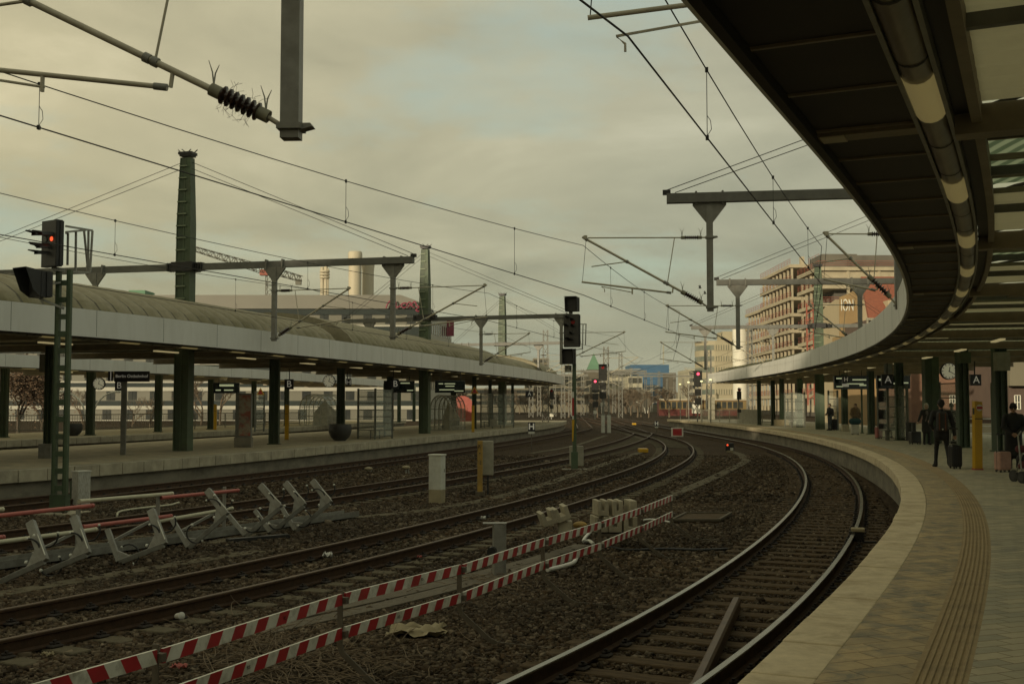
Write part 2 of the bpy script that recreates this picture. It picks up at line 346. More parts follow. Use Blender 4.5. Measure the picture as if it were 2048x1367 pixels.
# ballast
def ballast(name, sc1, dark=1.0):
    m, nt, b = nodes(name)
    tc = mk(nt, 'ShaderNodeTexCoord'); v = tc.outputs['Object']
    vo = mk(nt, 'ShaderNodeTexVoronoi', i_Scale=sc1); nt.links.new(v, vo.inputs['Vector'])
    cc = mk(nt, 'ShaderNodeSeparateColor'); nt.links.new(vo.outputs['Color'], cc.inputs[0])
    k = dark
    c = ramp(nt, cc.outputs[0], [(0, (.03 * k, .021 * k, .013 * k)), (.3, (.068 * k, .049 * k, .030 * k)), (.55, (.096 * k, .066 * k, .040 * k)), (.8, (.108 * k, .086 * k, .058 * k)), (1, (.15 * k, .12 * k, .085 * k))])
    ed = ramp(nt, vo.outputs['Distance'], [(.25, (1, 1, 1)), (.75, (.35, .32, .3))])
    c = mixc(nt, c, ed, 1.0, 'MULTIPLY')
    n = mk(nt, 'ShaderNodeTexNoise', i_Scale=.35, i_Detail=6.0, i_Roughness=.65); nt.links.new(v, n.inputs['Vector'])
    c = mixc(nt, c, ramp(nt, n.outputs[0], [(.35, (.75, .7, .66)), (.65, (1.12, 1.08, 1.0))]), 1.0, 'MULTIPLY')
    nt.links.new(c, b.inputs['Base Color']); b.inputs['Roughness'].default_value = .9; b.inputs['Specular IOR Level'].default_value = .08
    bp = mk(nt, 'ShaderNodeBump', i_Strength=.9, i_Distance=.04); nt.links.new(vo.outputs['Distance'], bp.inputs['Height']); bp.invert = True; nt.links.new(bp.outputs[0], b.inputs['Normal'])
ballast('ballast', 17.0)
m, nt, b = nodes('stone')
gi = mk(nt, 'ShaderNodeNewGeometry')
c = ramp(nt, gi.outputs['Random Per Island'], [(0, (.027, .021, .014)), (.25, (.054, .041, .027)), (.5, (.082, .058, .035)), (.72, (.084, .070, .048)), (.9, (.125, .102, .073)), (1, (.20, .17, .125))])
tcs = mk(nt, 'ShaderNodeTexCoord'); n = mk(nt, 'ShaderNodeTexNoise', i_Scale=.3, i_Detail=5.0); nt.links.new(tcs.outputs['Object'], n.inputs['Vector'])
c = mixc(nt, c, ramp(nt, n.outputs[0], [(.38, (.72, .70, .68)), (.62, (1.15, 1.08, 1.0))]), 1.0, 'MULTIPLY')
nt.links.new(c, b.inputs['Base Color']); b.inputs['Roughness'].default_value = .85; b.inputs['Specular IOR Level'].default_value = .15
# ------------------------------------------------------------------ ground
BZ = -.975
mb = MB()
xs = np.linspace(-900, 900, 61); ys = np.r_[np.linspace(-120, 300, 43), np.linspace(330, 2600, 30)]
mb.add([(x, y, BZ) for y in ys for x in xs], [(j * 61 + i, j * 61 + i + 1, (j + 1) * 61 + i + 1, (j + 1) * 61 + i) for j in range(len(ys) - 1) for i in range(60)])
mb.build('ground', 'ballast', kind='structure')
# loose stones of the ballast bed, near the camera
SLP = {}
for T_, k_, a_, b_ in ((T1, True, 4.5, 120), (T2, False, 10.5, 110)):
    q_ = resample(T_.part(a_, b_, .25), .6); SLP[k_] = float(np.linalg.norm(np.diff(q_, axis=0), axis=1).mean())
def stones(n, ylo, yhi, size, seedfix=0):
    yy = np.sqrt(rng.uniform(ylo ** 2, yhi ** 2, n)); xx = rng.uniform(-1, 1, n) * (.475 * yy + .6)
    ex = np.interp(yy, E1.P[:, 1], E1.P[:, 0]); keep = xx < ex - .15
    ex2 = np.interp(yy, E2.P[:, 1], E2.P[:, 0]); keep &= xx > ex2 + .2
    for T, wd in ((T1, 1.25), (T2, 1.3)):
        tx = np.interp(yy, T.P[:, 1], T.P[:, 0]); dd = np.gradient(T.P[:, 0], T.P[:, 1]); sl = np.interp(yy, T.P[:, 1], dd)
        cosn = 1 / np.sqrt(1 + sl ** 2); off = (xx - tx) * cosn
        arc = np.r_[0, np.cumsum(np.hypot(np.diff(T.P[:, 0]), np.diff(T.P[:, 1])))]
        s = np.interp(yy, T.P[:, 1], arc) + (xx - tx) * sl * cosn
        y0t = 4.5 if T is T1 else 10.5
        ph = ((s - np.interp(y0t, T.P[:, 1], arc)) / SLP[T is T1] + .5) % 1
        on = (np.abs(off) < wd) & (np.abs(ph - .5) < .26)
        if T is T1: thin = rng.random(n) < (.03 + .5 * np.clip((yy - 17) / 9, 0, 1)); keep &= ~((np.abs(off) < 1.1) & (yy < 22) & (rng.random(n) < .45))
        else: thin = rng.random(n) < .38
        keep &= ~on | thin
        keep &= np.abs(np.abs(off) - .7525) > .085
    xx, yy = xx[keep], yy[keep]; n = len(xx)
    a = size * rng.lognormal(0, .32, (n, 1, 1)) * rng.uniform(.7, 1.3, (n, 1, 3)); a[..., 2] *= .75
    cube = np.array([(i, j, k) for k in (-1, 1) for j in (-1, 1) for i in (-1, 1)], float) * .5
    v = cube[None] * a * rng.uniform(.55, 1.12, (n, 8, 3))
    t = rng.uniform(0, 2 * np.pi, n); tx = rng.normal(0, .5, n)
    c, s = np.cos(t), np.sin(t)
    x, y, z = v[..., 0], v[..., 1], v[..., 2]
    cx, sx = np.cos(tx)[:, None], np.sin(tx)[:, None]
    y, z = y * cx - z * sx, y * sx + z * cx
    x, y = x * c[:, None] - y * s[:, None], x * s[:, None] + y * c[:, None]
    x += xx[:, None]; y += yy[:, None]; z += (BZ + size * .05 + rng.uniform(0, size * .4, n))[:, None]
    return np.stack([x, y, z], -1).reshape(-1, 3)
V = np.concatenate([stones(30000, 5.2, 9, .034), stones(84000, 9, 17, .037), stones(80000, 17, 30, .046), stones(50000, 30, 58, .062)])
ns = len(V) // 8
Fq = (np.array([(0, 2, 3, 1), (4, 5, 7, 6), (0, 1, 5, 4), (2, 6, 7, 3), (0, 4, 6, 2), (1, 3, 7, 5)])[None] + 8 * np.arange(ns)[:, None, None]).reshape(-1)
me = bpy.data.meshes.new('ballast_stones'); me.vertices.add(len(V)); me.vertices.foreach_set('co', V.ravel())
me.loops.add(len(Fq)); me.loops.foreach_set('vertex_index', Fq.astype(np.int32)); me.polygons.add(ns * 6)
me.polygons.foreach_set('loop_start', np.arange(0, len(Fq), 4, dtype=np.int32)); me.polygons.foreach_set('loop_total', np.full(ns * 6, 4, np.int32))
me.update(calc_edges=True); me.validate(); me.materials.append(MATS['stone'])
ob = bpy.data.objects.new('ballast_stones', me); COL.objects.link(ob); ob['kind'] = 'stuff'
# ------------------------------------------------------------------ tracks
RAIL = [(-.0325, 0), (.0325, 0), (.036, -.012), (.034, -.036), (.009, -.05), (.009, -.14), (.07, -.155), (.07, -.172), (-.07, -.172), (-.07, -.155), (-.009, -.14), (-.009, -.05), (-.034, -.036), (-.036, -.012)]
def track(T, y0, y1, label, top, sl, wood, near=100, y_sl=None):
    t = thing('railway_track', label, 'railway track', tuple(T.at(max(y0, 5), 0, RT)), 'railway tracks')
    P = T.part(y0, min(y1, 130), 1.0)
    if y1 > 130: P = np.r_[P, [(T.x(y), y) for y in range(134, int(y1), 6)]]
    for sgn in (-1, 1):
        rb = MB(); c = offset(P, sgn * .7525)
        rb.sweep(c, [(o, RT + z) for o, z in RAIL])
        n = len(c)
        for i in range((n - 1)): rb.m[i * 14] = 1; rb.m[i * 14 + 1] = 1; rb.m[i * 14 + 13] = 1
        rb.build('rail', ['rail_side', top], t)
    # sleepers
    arc = resample(T.part(y0, y_sl or y1, .25), .6)
    mesh = None; far = MB()
    for i, p in enumerate(arc):
        d = arc[min(i + 1, len(arc) - 1)] - arc[max(i - 1, 0)]; rz = math.atan2(d[1], d[0]) - math.pi / 2
        jit = random.uniform(-.02, .02)
        if i < near:
            if mesh is None:
                sb = MB(); off = Vector(WLOC[t.name]); L = 2.6
                if wood: sb.box((0, 0, -.09), (L, .25, .17))
                else:
                    out = [(-1.3, 0), (-.95, .0), (-.45, -.045), (.45, -.045), (.95, 0), (1.3, 0), (1.3, -.17), (-1.3, -.17)]
                    sb.prism(out, (0, -.13, 0), (1, 0, 0), (0, 0, 1), (0, .26, 0))
                for s1 in (-1, 1):
                    for s2 in (-1, 1):
                        x0 = s1 * .7525 + s2 * .115
                        sb.box((x0, 0, .012), (.11, .16, .03), mi=1); sb.tube([(x0, 0, .02), (x0, 0, .075)], .022, 6, mi=1); sb.bar((x0 - .03, -.05, .045), (x0 + .03, .05, .045), .03, .025, mi=1)
                so_ = sb.build('sleeper', [sl, 'fastener'], None, bevel=.012); mesh = so_.data; so_.parent = t
            else:
                so_ = bpy.data.objects.new('sleeper', mesh); COL.objects.link(so_); so_.parent = t
                bv = so_.modifiers.new('bevel', 'BEVEL'); bv.width = .012; bv.segments = 1; bv.limit_method = 'ANGLE'
            so_.location = (p[0] - WLOC[t.name][0] + jit, p[1] - WLOC[t.name][1], -.172 - .004 + random.uniform(-.006, .004)); so_.rotation_euler = (0, 0, rz)
        else:
            far.box((p[0], p[1], RT - .25), (2.6, .25, .15), rz)
    if far.v: far.build('sleeper_row', sl, t, kind='stuff')
    return t
track(T1, 4.5, 330, 'polished curved railway track beside the right hand platform edge', 'rail_top', 'sleeper_wood', True, 100, 120)
track(T2, 10.5, 330, 'rusty railway track curving between the barrier and the cable racks', 'rail_top_rusty', 'sleeper_conc', False, 100, 110)
track(T3, 19, 330, 'rusty railway track running behind the cable racks and pale cabinet', 'rail_top_rusty', 'sleeper_conc', False, 60, 100)
track(T4, 24, 330, 'rusty railway track hugging the wall of the left hand platform', 'rail_top_rusty', 'sleeper_wood', True, 60, 100)
# spare rail lying in track 1, cable trough
a, b2 = G(1473, 1197, -.80), G(1392, 1367, -.80); c2 = G(1340, 1420, -.80)
mb = MB(); pts = [a, a.lerp(b2, .5), b2, b2 + (b2 - a) * .25 + Vector((-.22, 0, 0))]
mb.sweep([(p.x, p.y) for p in pts], [(-.05, -.80), (-.03, -.775), (.03, -.775), (.05, -.80), (.05, -.93), (-.05, -.93)], closed=True)
tag(mb.build('loose_rail', 'rail_top_rusty'), 'loose rusty rail lying between the rails of the polished track', 'rail')
# ------------------------------------------------------------------ platforms
def platform(P, zt, sgn, bands, y0, y1, wallo=.22, slabw=.42, zb=-1.1, slab='edge_slab', sth=.235):
    """edge slab (overhanging), wall under it, then bands [(o0, o1, material)]"""
    root = MB(); far = bands[-1][1]
    pts = P.part(y0, min(y1, 125), 1.0)
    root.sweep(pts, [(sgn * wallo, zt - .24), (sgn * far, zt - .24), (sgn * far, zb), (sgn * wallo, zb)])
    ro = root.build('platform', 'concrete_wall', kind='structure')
    # slabs one by one along the edge (pattern of one part)
    e = MB(); q = resample(pts, 1.0); q2 = offset(q, sgn * slabw); q1 = offset(q, sgn * .0)
    for i in range(len(q) - 1):
        g = .013; dz = random.uniform(-.004, .003); dv = (q[i + 1] - q[i]); dv /= np.linalg.norm(dv); dz2 = random.uniform(-.006, .006)
        a, b = q1[i] + dv * g + np.array([dv[1], -dv[0]]) * dz2, q1[i + 1] - dv * g + np.array([dv[1], -dv[0]]) * dz2; c, d = q2[i + 1] - dv * g, q2[i] + dv * g
        vs = [(*p, zz) for zz in (zt - sth, zt + dz) for p in (a, b, c, d)]
        fs = [(3, 2, 1, 0), (4, 5, 6, 7), (0, 1, 5, 4), (1, 2, 6, 5), (2, 3, 7, 6), (3, 0, 4, 7)]
        if sgn < 0: fs = [f[::-1] for f in fs]
        e.add(vs, fs)
    eo = e.build('edge_slabs', slab, ro, bevel=.012)
    for o0, o1, mt in bands:
        n = max(1, int((o1 - o0) / 1.5)); b = MB()
        for k in range(n):
            u0, u1 = o0 + (o1 - o0) * k / n, o0 + (o1 - o0) * (k + 1) / n
            sec = [(sgn * u0, zt), (sgn * u1, zt)]
            b.sweep(pts, sec if sgn < 0 else sec, closed=False)
        ob = b.build('paving', mt, ro)
    return ro
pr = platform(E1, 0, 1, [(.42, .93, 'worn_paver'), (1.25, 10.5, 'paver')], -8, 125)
# ribbed guidance strip
mb = MB(); pts = E1.part(-8, 125, .8); sec = [(.93, 0)]
for k in range(7):
    o = .95 + k * .041; sec += [(o, .0), (o + .004, .008), (o + .019, .008), (o + .023, 0)]
sec += [(1.25, 0)]
mb.sweep(pts, sec, closed=False); mb.build('guidance_strip', 'tactile', pr)
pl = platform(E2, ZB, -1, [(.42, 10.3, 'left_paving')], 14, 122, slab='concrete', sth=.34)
# far edges of the left platforms get a pale line of their own
p3 = platform(E3, ZB, -1, [(.42, 9.5, 'left_paving')], 30, 125, slab='concrete', sth=.34)
# ------------------------------------------------------------------ canopies
def canopy(P, z0, sgn, y0, y1, wid, label, fh=.8, lampmat='lamp_strip', step=1.2, sh=.2, first=8.2, openings=False):
    base = P.at(max(y0, 20), sgn * wid / 2, z0)
    t = thing('platform_canopy', label, 'canopy', tuple(base), 'canopies over the platforms')
    s = sgn; fine = offset(P.part(y0, y1, .2), s * sh); pts = resample(fine, step)
    zs = z0 + 3.6
    arc0 = np.r_[0, np.cumsum(np.linalg.norm(np.diff(fine, axis=0), axis=1))]
    fb = MB().sweep(pts, [(-s * .04, zs - .03), (s * .02, zs - .03), (s * .02, zs + fh), (-s * .04, zs + fh)])
    for u in np.arange(1.0, arc0[-1] - .5, 3.1): q = np.array([np.interp(u, arc0, fine[:, 0]), np.interp(u, arc0, fine[:, 1])]); d_ = np.array([np.interp(u + .2, arc0, fine[:, 0]), np.interp(u + .2, arc0, fine[:, 1])]) - q; d_ /= np.linalg.norm(d_); e_ = q + np.array([d_[1], -d_[0]]) * s * -.041; fb.box((e_[0], e_[1], zs + fh / 2), (.012, .006, fh), math.atan2(d_[1], d_[0]), 1)
    fb.build('fascia', ['fascia', 'grey_steel'], t)
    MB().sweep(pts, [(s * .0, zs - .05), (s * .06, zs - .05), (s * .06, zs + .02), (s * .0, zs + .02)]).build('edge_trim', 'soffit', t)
    arc = np.r_[0, np.cumsum(np.linalg.norm(np.diff(fine, axis=0), axis=1))]; s_first = float(np.interp(first, fine[:, 1], arc))
    def at_s(u): return np.array([np.interp(u, arc, fine[:, 0]), np.interp(u, arc, fine[:, 1])])
    def seg(u0, u1, n): return np.array([at_s(u) for u in np.linspace(u0, u1, n)])
    def nrm_s(u): d = at_s(u + .2) - at_s(u - .2); d /= np.linalg.norm(d); return np.array([d[1], -d[0]]) * s
    def pt(u, o, z): q = at_s(u) + nrm_s(u) * o; return (q[0], q[1], z)
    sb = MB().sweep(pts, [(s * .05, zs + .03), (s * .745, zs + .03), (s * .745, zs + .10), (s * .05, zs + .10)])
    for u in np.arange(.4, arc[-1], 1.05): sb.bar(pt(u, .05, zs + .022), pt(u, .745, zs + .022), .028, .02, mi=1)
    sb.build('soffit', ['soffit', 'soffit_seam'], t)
    sec = [(s * (.865 - .095 * math.cos(k * math.pi / 8)), zs + .02 - .085 * math.sin(k * math.pi / 8)) for k in range(9)]
    tb = MB().sweep(pts, sec, closed=False, smooth=True)
    for u in np.arange(.2, arc[-1] - .2, 1.1): tb.sweep(seg(u, u + .04, 2), [(o, z - .004) for o, z in sec], 1, closed=False)
    tb.build('light_trough', ['trough', 'soffit'], t)
    sec2 = [(s * (.865 - .10 * math.cos(k * math.pi / 8)), zs + .016 - .092 * math.sin(k * math.pi / 8)) for k in range(9)]
    u = s_first - 1.45 - 3.3 * int((s_first - 2) / 3.3)
    while u < arc[-1] - 1.2: MB().sweep(seg(u, u + 1.0, 6), sec2, closed=False, smooth=True).build('lamp_lens', 'lamp_diffuser', t); u += 3.3
    for o in (.757, .973): MB().sweep(pts, [(s * (o - .014), zs - .03), (s * (o + .014), zs - .03), (s * (o + .014), zs + .1), (s * (o - .014), zs + .1)]).build('trough_rim', 'grey_steel', t)
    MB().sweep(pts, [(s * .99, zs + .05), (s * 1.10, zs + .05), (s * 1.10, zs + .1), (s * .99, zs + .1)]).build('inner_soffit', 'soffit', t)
    MB().sweep(pts, [(s * 1.10, zs - .02), (s * 1.165, zs - .02), (s * 1.165, zs + .16), (s * 1.10, zs + .16)]).build('edge_beam', 'ceil_beam', t)
    bay = 6.25; k0 = -int(s_first / bay) - 1; nb = 0
    for k in range(k0, 60):
        u0 = s_first + k * bay
        if u0 > arc[-1] - .3: break
        if u0 > .2:
            bm = MB(); bm.bar(pt(u0, .06, zs + .005), pt(u0, .74, zs + .005), .20, .04); bm.bar(pt(u0, .99, zs + .01), pt(u0, wid - .1, zs + .01), .2, .2); bm.bar(pt(u0, 1.6, zs - .1), pt(u0, wid - .1, zs - .1), .30, .03)
            bm.box(Vector(pt(u0, .16, zs - .018)), (.17, .19, .012), math.atan2(*nrm_s(u0)[::-1]), 1); bm.build('cross_beam', ['ceil_beam', 'ceil'], t)
        a, b = max(u0 + .12, .1), min(u0 + bay - .12, arc[-1] - .1)
        if b - a < .5: continue
        op = openings and u0 < 110
        c0 = a
        if op:
            c0 = min(a + 3.3, b - .3)
            d_ = MB(); q = [pt(a, 1.165, zs + .1), pt(a, wid - .2, zs + .1), pt(min(a + .9, b), wid - .2, zs + .1), pt(min(a + .9, b), 1.165, zs + .1)]; d_.add(q, [(0, 1, 2, 3)]); d_.build('ceiling_panel', 'soffit', t)
            lb = MB()
            for uu in np.arange(a + .9, c0 + .01, .8): lb.bar(pt(uu, 1.165, zs + .12), pt(uu, wid - .2, zs + .12), .04, .05)
            lb.build('louvre', 'ceil_beam', t)
            q = [pt(a + .9, 1.165, zs + .19), pt(a + .9, wid - .2, zs + .19), pt(c0, wid - .2, zs + .19), pt(c0, 1.165, zs + .19)]; MB().add(q, [(0, 1, 2, 3)]).build('dimming_pane', 'pane_green', t)  # added darker pane, dims the bright vault seen through the opening
        n = max(2, int((b - c0) / .15)); vs = []
        for i in range(n + 1): uu = c0 + (b - c0) * i / n; z = zs + .12 + (.022 if i % 2 else 0); vs += [pt(uu, 1.165, z), pt(uu, wid - .2, z)]
        MB().add(vs, [(2 * i, 2 * i + 1, 2 * i + 3, 2 * i + 2) for i in range(n)]).build('ceiling_sheet', 'ceil', t)
        for uu in (a + (b - a) * .34, a + (b - a) * .68): MB().bar(pt(uu, 1.165, zs + .07), pt(uu, wid - .1, zs + .07), .06, .08).build('purlin', 'grey_beam', t)
        uu = a + 2.2
        if uu + 1.6 < arc[-1]: MB().bar(pt(uu, 3.4, zs - .03), pt(uu + 1.5, 3.4, zs - .03), .15, .05).build('strip_lamp', lampmat, t)
    MB().sweep(pts, [(s * (wid - .06), zs + .1), (s * wid, zs + .1), (s * wid, zs + fh), (s * (wid - .06), zs + fh)]).build('fascia', 'fascia', t)
    return t
def vault(t, P, z0, sgn, y0, y1, o0, o1, rise, mat, step=.78, rib=.10, n=16, dy=0, seam='roof_seam_shade'):
    """ribbed barrel roof; cross arches give the corrugation"""
    q = resample(P.part(y0, y1, .25), step / 6); vs = []; d = np.gradient(q, axis=0); d /= np.linalg.norm(d, axis=1)[:, None]
    mid, hw = (o0 + o1) / 2, (o1 - o0) / 2
    for i, p in enumerate(q):
        nr = (d[i][1], -d[i][0]); k = rib * (1, .92, .7, .3, .0, .75)[i % 6]
        for j in range(n + 1):
            a = math.pi * (1 - j / n); o = sgn * (mid + math.cos(a) * (hw + k)); z = z0 + math.sin(a) * (rise + k)
            vs.append((p[0] + nr[0] * o, p[1] + nr[1] * o, z))
    fs = [(i * (n + 1) + j, i * (n + 1) + j + 1, (i + 1) * (n + 1) + j + 1, (i + 1) * (n + 1) + j) for i in range(len(q) - 1) for j in range(n)]
    mb = MB().add(vs, fs, 0, False)
    for fi in range(len(fs)):
        if (fi // n) % 6 == 3: mb.m[fi] = 2
    for e in (0, len(q) - 1): mb.add(vs[e * (n + 1):(e + 1) * (n + 1)], [tuple(range(n + 1))], 0)
    return mb.build('barrel_roof', [mat, 'roof_dark', seam], t)
m_, nt_, b_ = nodes('roof_moss')
tc = mk(nt_, 'ShaderNodeTexCoord'); sp = mk(nt_, 'ShaderNodeSeparateXYZ'); nt_.links.new(tc.outputs['Object'], sp.inputs[0])
nn = mk(nt_, 'ShaderNodeTexNoise', i_Scale=.55, i_Detail=8.0, i_Roughness=.7); nt_.links.new(tc.outputs['Object'], nn.inputs['Vector'])
nf = mk(nt_, 'ShaderNodeTexNoise', i_Scale=3.5, i_Detail=8.0, i_Roughness=.7); nt_.links.new(tc.outputs['Object'], nf.inputs['Vector'])
c = ramp(nt_, nf.outputs[0], [(.35, (.30, .27, .18)), (.7, (.22, .195, .125))])
mn = nt_.nodes.new('ShaderNodeMath'); mn.operation = 'MULTIPLY_ADD'; nt_.links.new(sp.outputs[2], mn.inputs[0]); mn.inputs[1].default_value = -.28; mn.inputs[2].default_value = 1.72
ma = nt_.nodes.new('ShaderNodeMath'); ma.operation = 'MULTIPLY'; nt_.links.new(mn.outputs[0], ma.inputs[0]); nt_.links.new(nn.outputs[0], ma.inputs[1])
c = mixc(nt_, c, (.11, .10, .035), ramp(nt_, ma.outputs[0], [(.16, (0, 0, 0)), (.30, (.85, .85, .85))]))
nt_.links.new(c, b_.inputs['Base Color']); b_.inputs['Roughness'].default_value = .75
M('roof_seam_shade', (.085, .078, .05), (.06, .055, .032), scale=2, rough=.8)  # dark strips in the roof grooves, rib shade put into the colour
m2_, nt2_, b2_ = nodes('pane_green')
tr_ = mk(nt2_, 'ShaderNodeBsdfTranslucent'); wv_ = mk(nt2_, 'ShaderNodeTexWave', i_Scale=2.2, i_Distortion=.6); tc_ = mk(nt2_, 'ShaderNodeTexCoord'); nt2_.links.new(tc_.outputs['Object'], wv_.inputs['Vector']); nt2_.links.new(ramp(nt2_, wv_.outputs[0], [(.3, (.20, .26, .19)), (.7, (.55, .62, .50))]), tr_.inputs[0]); nt2_.links.new(tr_.outputs[0], nt2_.nodes['Material Output'].inputs[0])  # stripes of light put into the pane colour
cr_ = canopy(E1, 0, 1, -6, 102, 9.6, 'canopy with white fascia, dark soffit and light trough over the nearer platform', step=1.2, openings=True)
m2_, nt2_, b2_ = nodes('skylight')
tr_ = mk(nt2_, 'ShaderNodeBsdfTranslucent'); tr_.inputs[0].default_value = (.85, .86, .74, 1); df_ = mk(nt2_, 'ShaderNodeBsdfDiffuse'); df_.inputs[0].default_value = (.26, .25, .20, 1)
mx_ = mk(nt2_, 'ShaderNodeMixShader'); mx_.inputs[0].default_value = .95; nt2_.links.new(df_.outputs[0], mx_.inputs[1]); nt2_.links.new(tr_.outputs[0], mx_.inputs[2]); nt2_.links.new(mx_.outputs[0], nt2_.nodes['Material Output'].inputs[0])
vault(cr_, E1, 4.15, 1, -6, 42, .5, 9.2, 1.0, 'skylight', step=.9, rib=.12, n=12, seam='soffit')
vault(cr_, E1, 4.15, 1, 42, 101.5, .5, 9.2, 1.0, 'skylight', step=1.4, rib=.05, n=12, seam='roof_dark')
M('roof_seam_shade', (.085, .078, .05), (.06, .055, .032), scale=2, rough=.8)
cl = canopy(E2, ZB + .12, -1, 15, 112, 9.8, 'canopy with white fascia and mossy barrel roof over the middle platform', fh=.76, sh=.0)
for a, b_2, o0, o1 in ((15, 50.0, .75, 8.9), (51.2, 80, .45, 9.0), (80.6, 96, .8, 8.9), (96.6, 111, .5, 8.8)):
    vault(cl, E2, ZB + 4.3, -1, a, b_2, o0, o1, 1.40 if o0 > .7 else 1.62, 'roof_moss')
cc = canopy(E3, ZB, -1, 36, 118, 8.6, 'farthest canopy with white fascia, seen below the mossy one', fh=.6, sh=0)
def column(t, px, py, z, wpx, ztop, mat='green_steel', d=.3, base=None):
    g = G(px, py, z); wd = wpx / F * g.y; mb = MB(); h = ztop - z
    x = wd / 2; d = max(d, wd * .8)
    # I-section
    mb.box((g.x, g.y, z + h / 2), (.03, d, h)); mb.box((g.x - x + .012, g.y, z + h / 2), (.024, d, h)); mb.box((g.x + x - .012, g.y, z + h / 2), (.024, d, h)); mb.box((g.x, g.y, z + .02), (wd + .12, d + .12, .04))
    mb.box((g.x, g.y - d * .2, z + h / 2), (wd - .06, .02, h))
    return mb.build('column', mat, t), g, wd
for px, py, wpx in ((1518.5, 849.5, 7), (1546.5, 850.5, 7.5), (1564, 851, 8), (1600, 854, 9), (1690, 861, 11), (1743, 868, 12), (1800, 880, 15), (1927, 895, 21), (2002, 903, 24)):
    column(cr_, px, py, 0, wpx, 3.72)
for px, py, wpx in ((97, 912, 16), (548, 888, 19), (681, 872, 15), (780, 860, 13), (907, 851, 11), (948.5, 857, 9), (980, 853, 7), (1025, 846, 6)):
    column(cl, px, py, ZB, wpx, 3.62)
for px, py, wpx in ((7, 874.5, 14), (180, 870, 15), (316, 863.5, 13), (421, 858, 11), (507, 854, 9), (573, 851, 9), (770, 845, 7), (798, 844, 7), (828, 842, 6)):
    column(cc, px, py, ZB, wpx, 3.62)
# ------------------------------------------------------------------ overhead line
M('rung', (.22, .27, .17), rough=.5)
def insulator(a, b, parent, name='insulator', r=.075, horns=True, spikes=False):
    a, b = Vector(a), Vector(b); d = b - a; L = d.length; d.normalize()
    mb = MB(); n = 7; prof = []
    c0 = .16 * L
    prof += [(r * .62, 0), (r * .62, c0), (r * .5, c0)]
    for k in range(n):
        h = c0 + (L - 2 * c0) * k / n; e = (L - 2 * c0) / n
        prof += [(r * .45, h + e * .1), (r, h + e * .35), (r, h + e * .5), (r * .45, h + e * .75)]
    mb.lathe(prof, a, 12, 0, d, smooth=False)
    mb.lathe([(r * .7, 0), (r * .7, L * .18)], a, 10, 1, d); mb.lathe([(r * .7, L * .82), (r * .7, L)], a, 10, 1, d)
    if horns:
        for p in (a + d * L * .05, a + d * L * .95):
            for s in (-1, 1):
                q = Vector((0, 0, 1)); x = d.cross(q).normalized()
                mb.tube([p + q * r * .6, p + q * .16 + d * .015 * s, p + q * .25 + d * .06 * s + x * .02 * s], [.008, .007, .003], 5, 2)
    if spikes:
        for k in range(46):
            u = random.uniform(.25, .75); an = random.uniform(0, 6.28); X, U = frame(d); o = X * math.cos(an) + U * math.sin(an)
            p = a + d * L * u + o * r * .9; mb.tube([p, p + o * .05 + d * random.uniform(-.03, .03), p + o * .09 + d * random.uniform(-.08, .08)], .0016, 4, 3)
    return mb.build(name, ['insul', 'insul_cap', 'galv', 'wire'], parent)
def cantilever(t, p, d, L=3.2, zt=5.85, zb=4.08, zc=4.72, detail=False, k=1.0, ca=.5, dr=.24):
    p = Vector((p[0], p[1], 0)); d = Vector((d[0], d[1], 0)).normalized()
    at = lambda u, z: p + d * u + Vector((0, 0, z))
    hd = (zt - zb) / L; dg = lambda u: at(u, zb + hd * u)
    r = .031 * k
    root = MB(); root.tube([dg(.66), dg(L + .06)], r, 10)
    for u in (.66, L * .34, L * .36, L * .66, L - .05):
        root.lathe([(r * 1.5, -.03), (r * 1.5, .03)], dg(u), 10, 1, dg(L) - dg(0)); 
    c = root.build('cantilever', ['tube_alu', 'grey_steel'], t)
    WLOC[c.name] = WLOC[t.name]
    m = MB(); m.tube([at(.72, zt), at(L - .08, zt + .01)], .017 * k, 8); m.tube([at(.05, zt), at(.2, zt)], .02, 6); m.tube([at(.05, zb), dg(.25)], .022, 8)
    m.box(at(L - .02, zt + .02), (.09, .09, .1)); m.build('stay_tube', 'tube_alu', c)
    insulator(at(.2, zt), at(.72, zt), c, r=.06)
    insulator(dg(.2), dg(.72), c, r=.085, spikes=detail)
    u0 = L * .30; zr = zb + hd * u0 - .16
    ze = zc + .02
    m = MB(); m.tube([at(u0 + .03, zr), at(L + .08, ze)], .024 * k, 8); m.tube([at(u0, zr), at(u0 - .02, zr + .16)], .02, 6); m.lathe([(.033, 0), (.033, .12)], at(u0 + .03, zr), 8, 1, at(L, ze) - at(u0, zr))
    m.build('registration_tube', ['tube_alu', 'grey_steel'], c)
    u1 = L * .62; zz = zr + (ze - zr) * (u1 - u0) / (L - u0)
    m = MB(); m.tube([at(u1, zz), at(u1, zz - .16)], .02, 6); m.tube([at(u1 - .02, zz - .12), at(L - ca + .08, zc - dr + .14), at(L - ca, zc - dr + .07), at(L - ca, zc - dr)], .013 * k, 6)
    m.build('steady_arm', 'tube_alu', c)
    MB().tube([at(L * .28, zt), dg(L * .34)], .012, 6).build('tie_rod', 'tube_alu', c); MB().tube([at(L - .04, zt), at(L + .06, ze)], .006, 5).build('tie_wire', 'wire', c)
    MB().tube([dg(L * .66), at(L * .66 + .9, zb + hd * L * .66 - .12)], .015, 6).build('tie_rod', 'tube_alu', c)
    return c
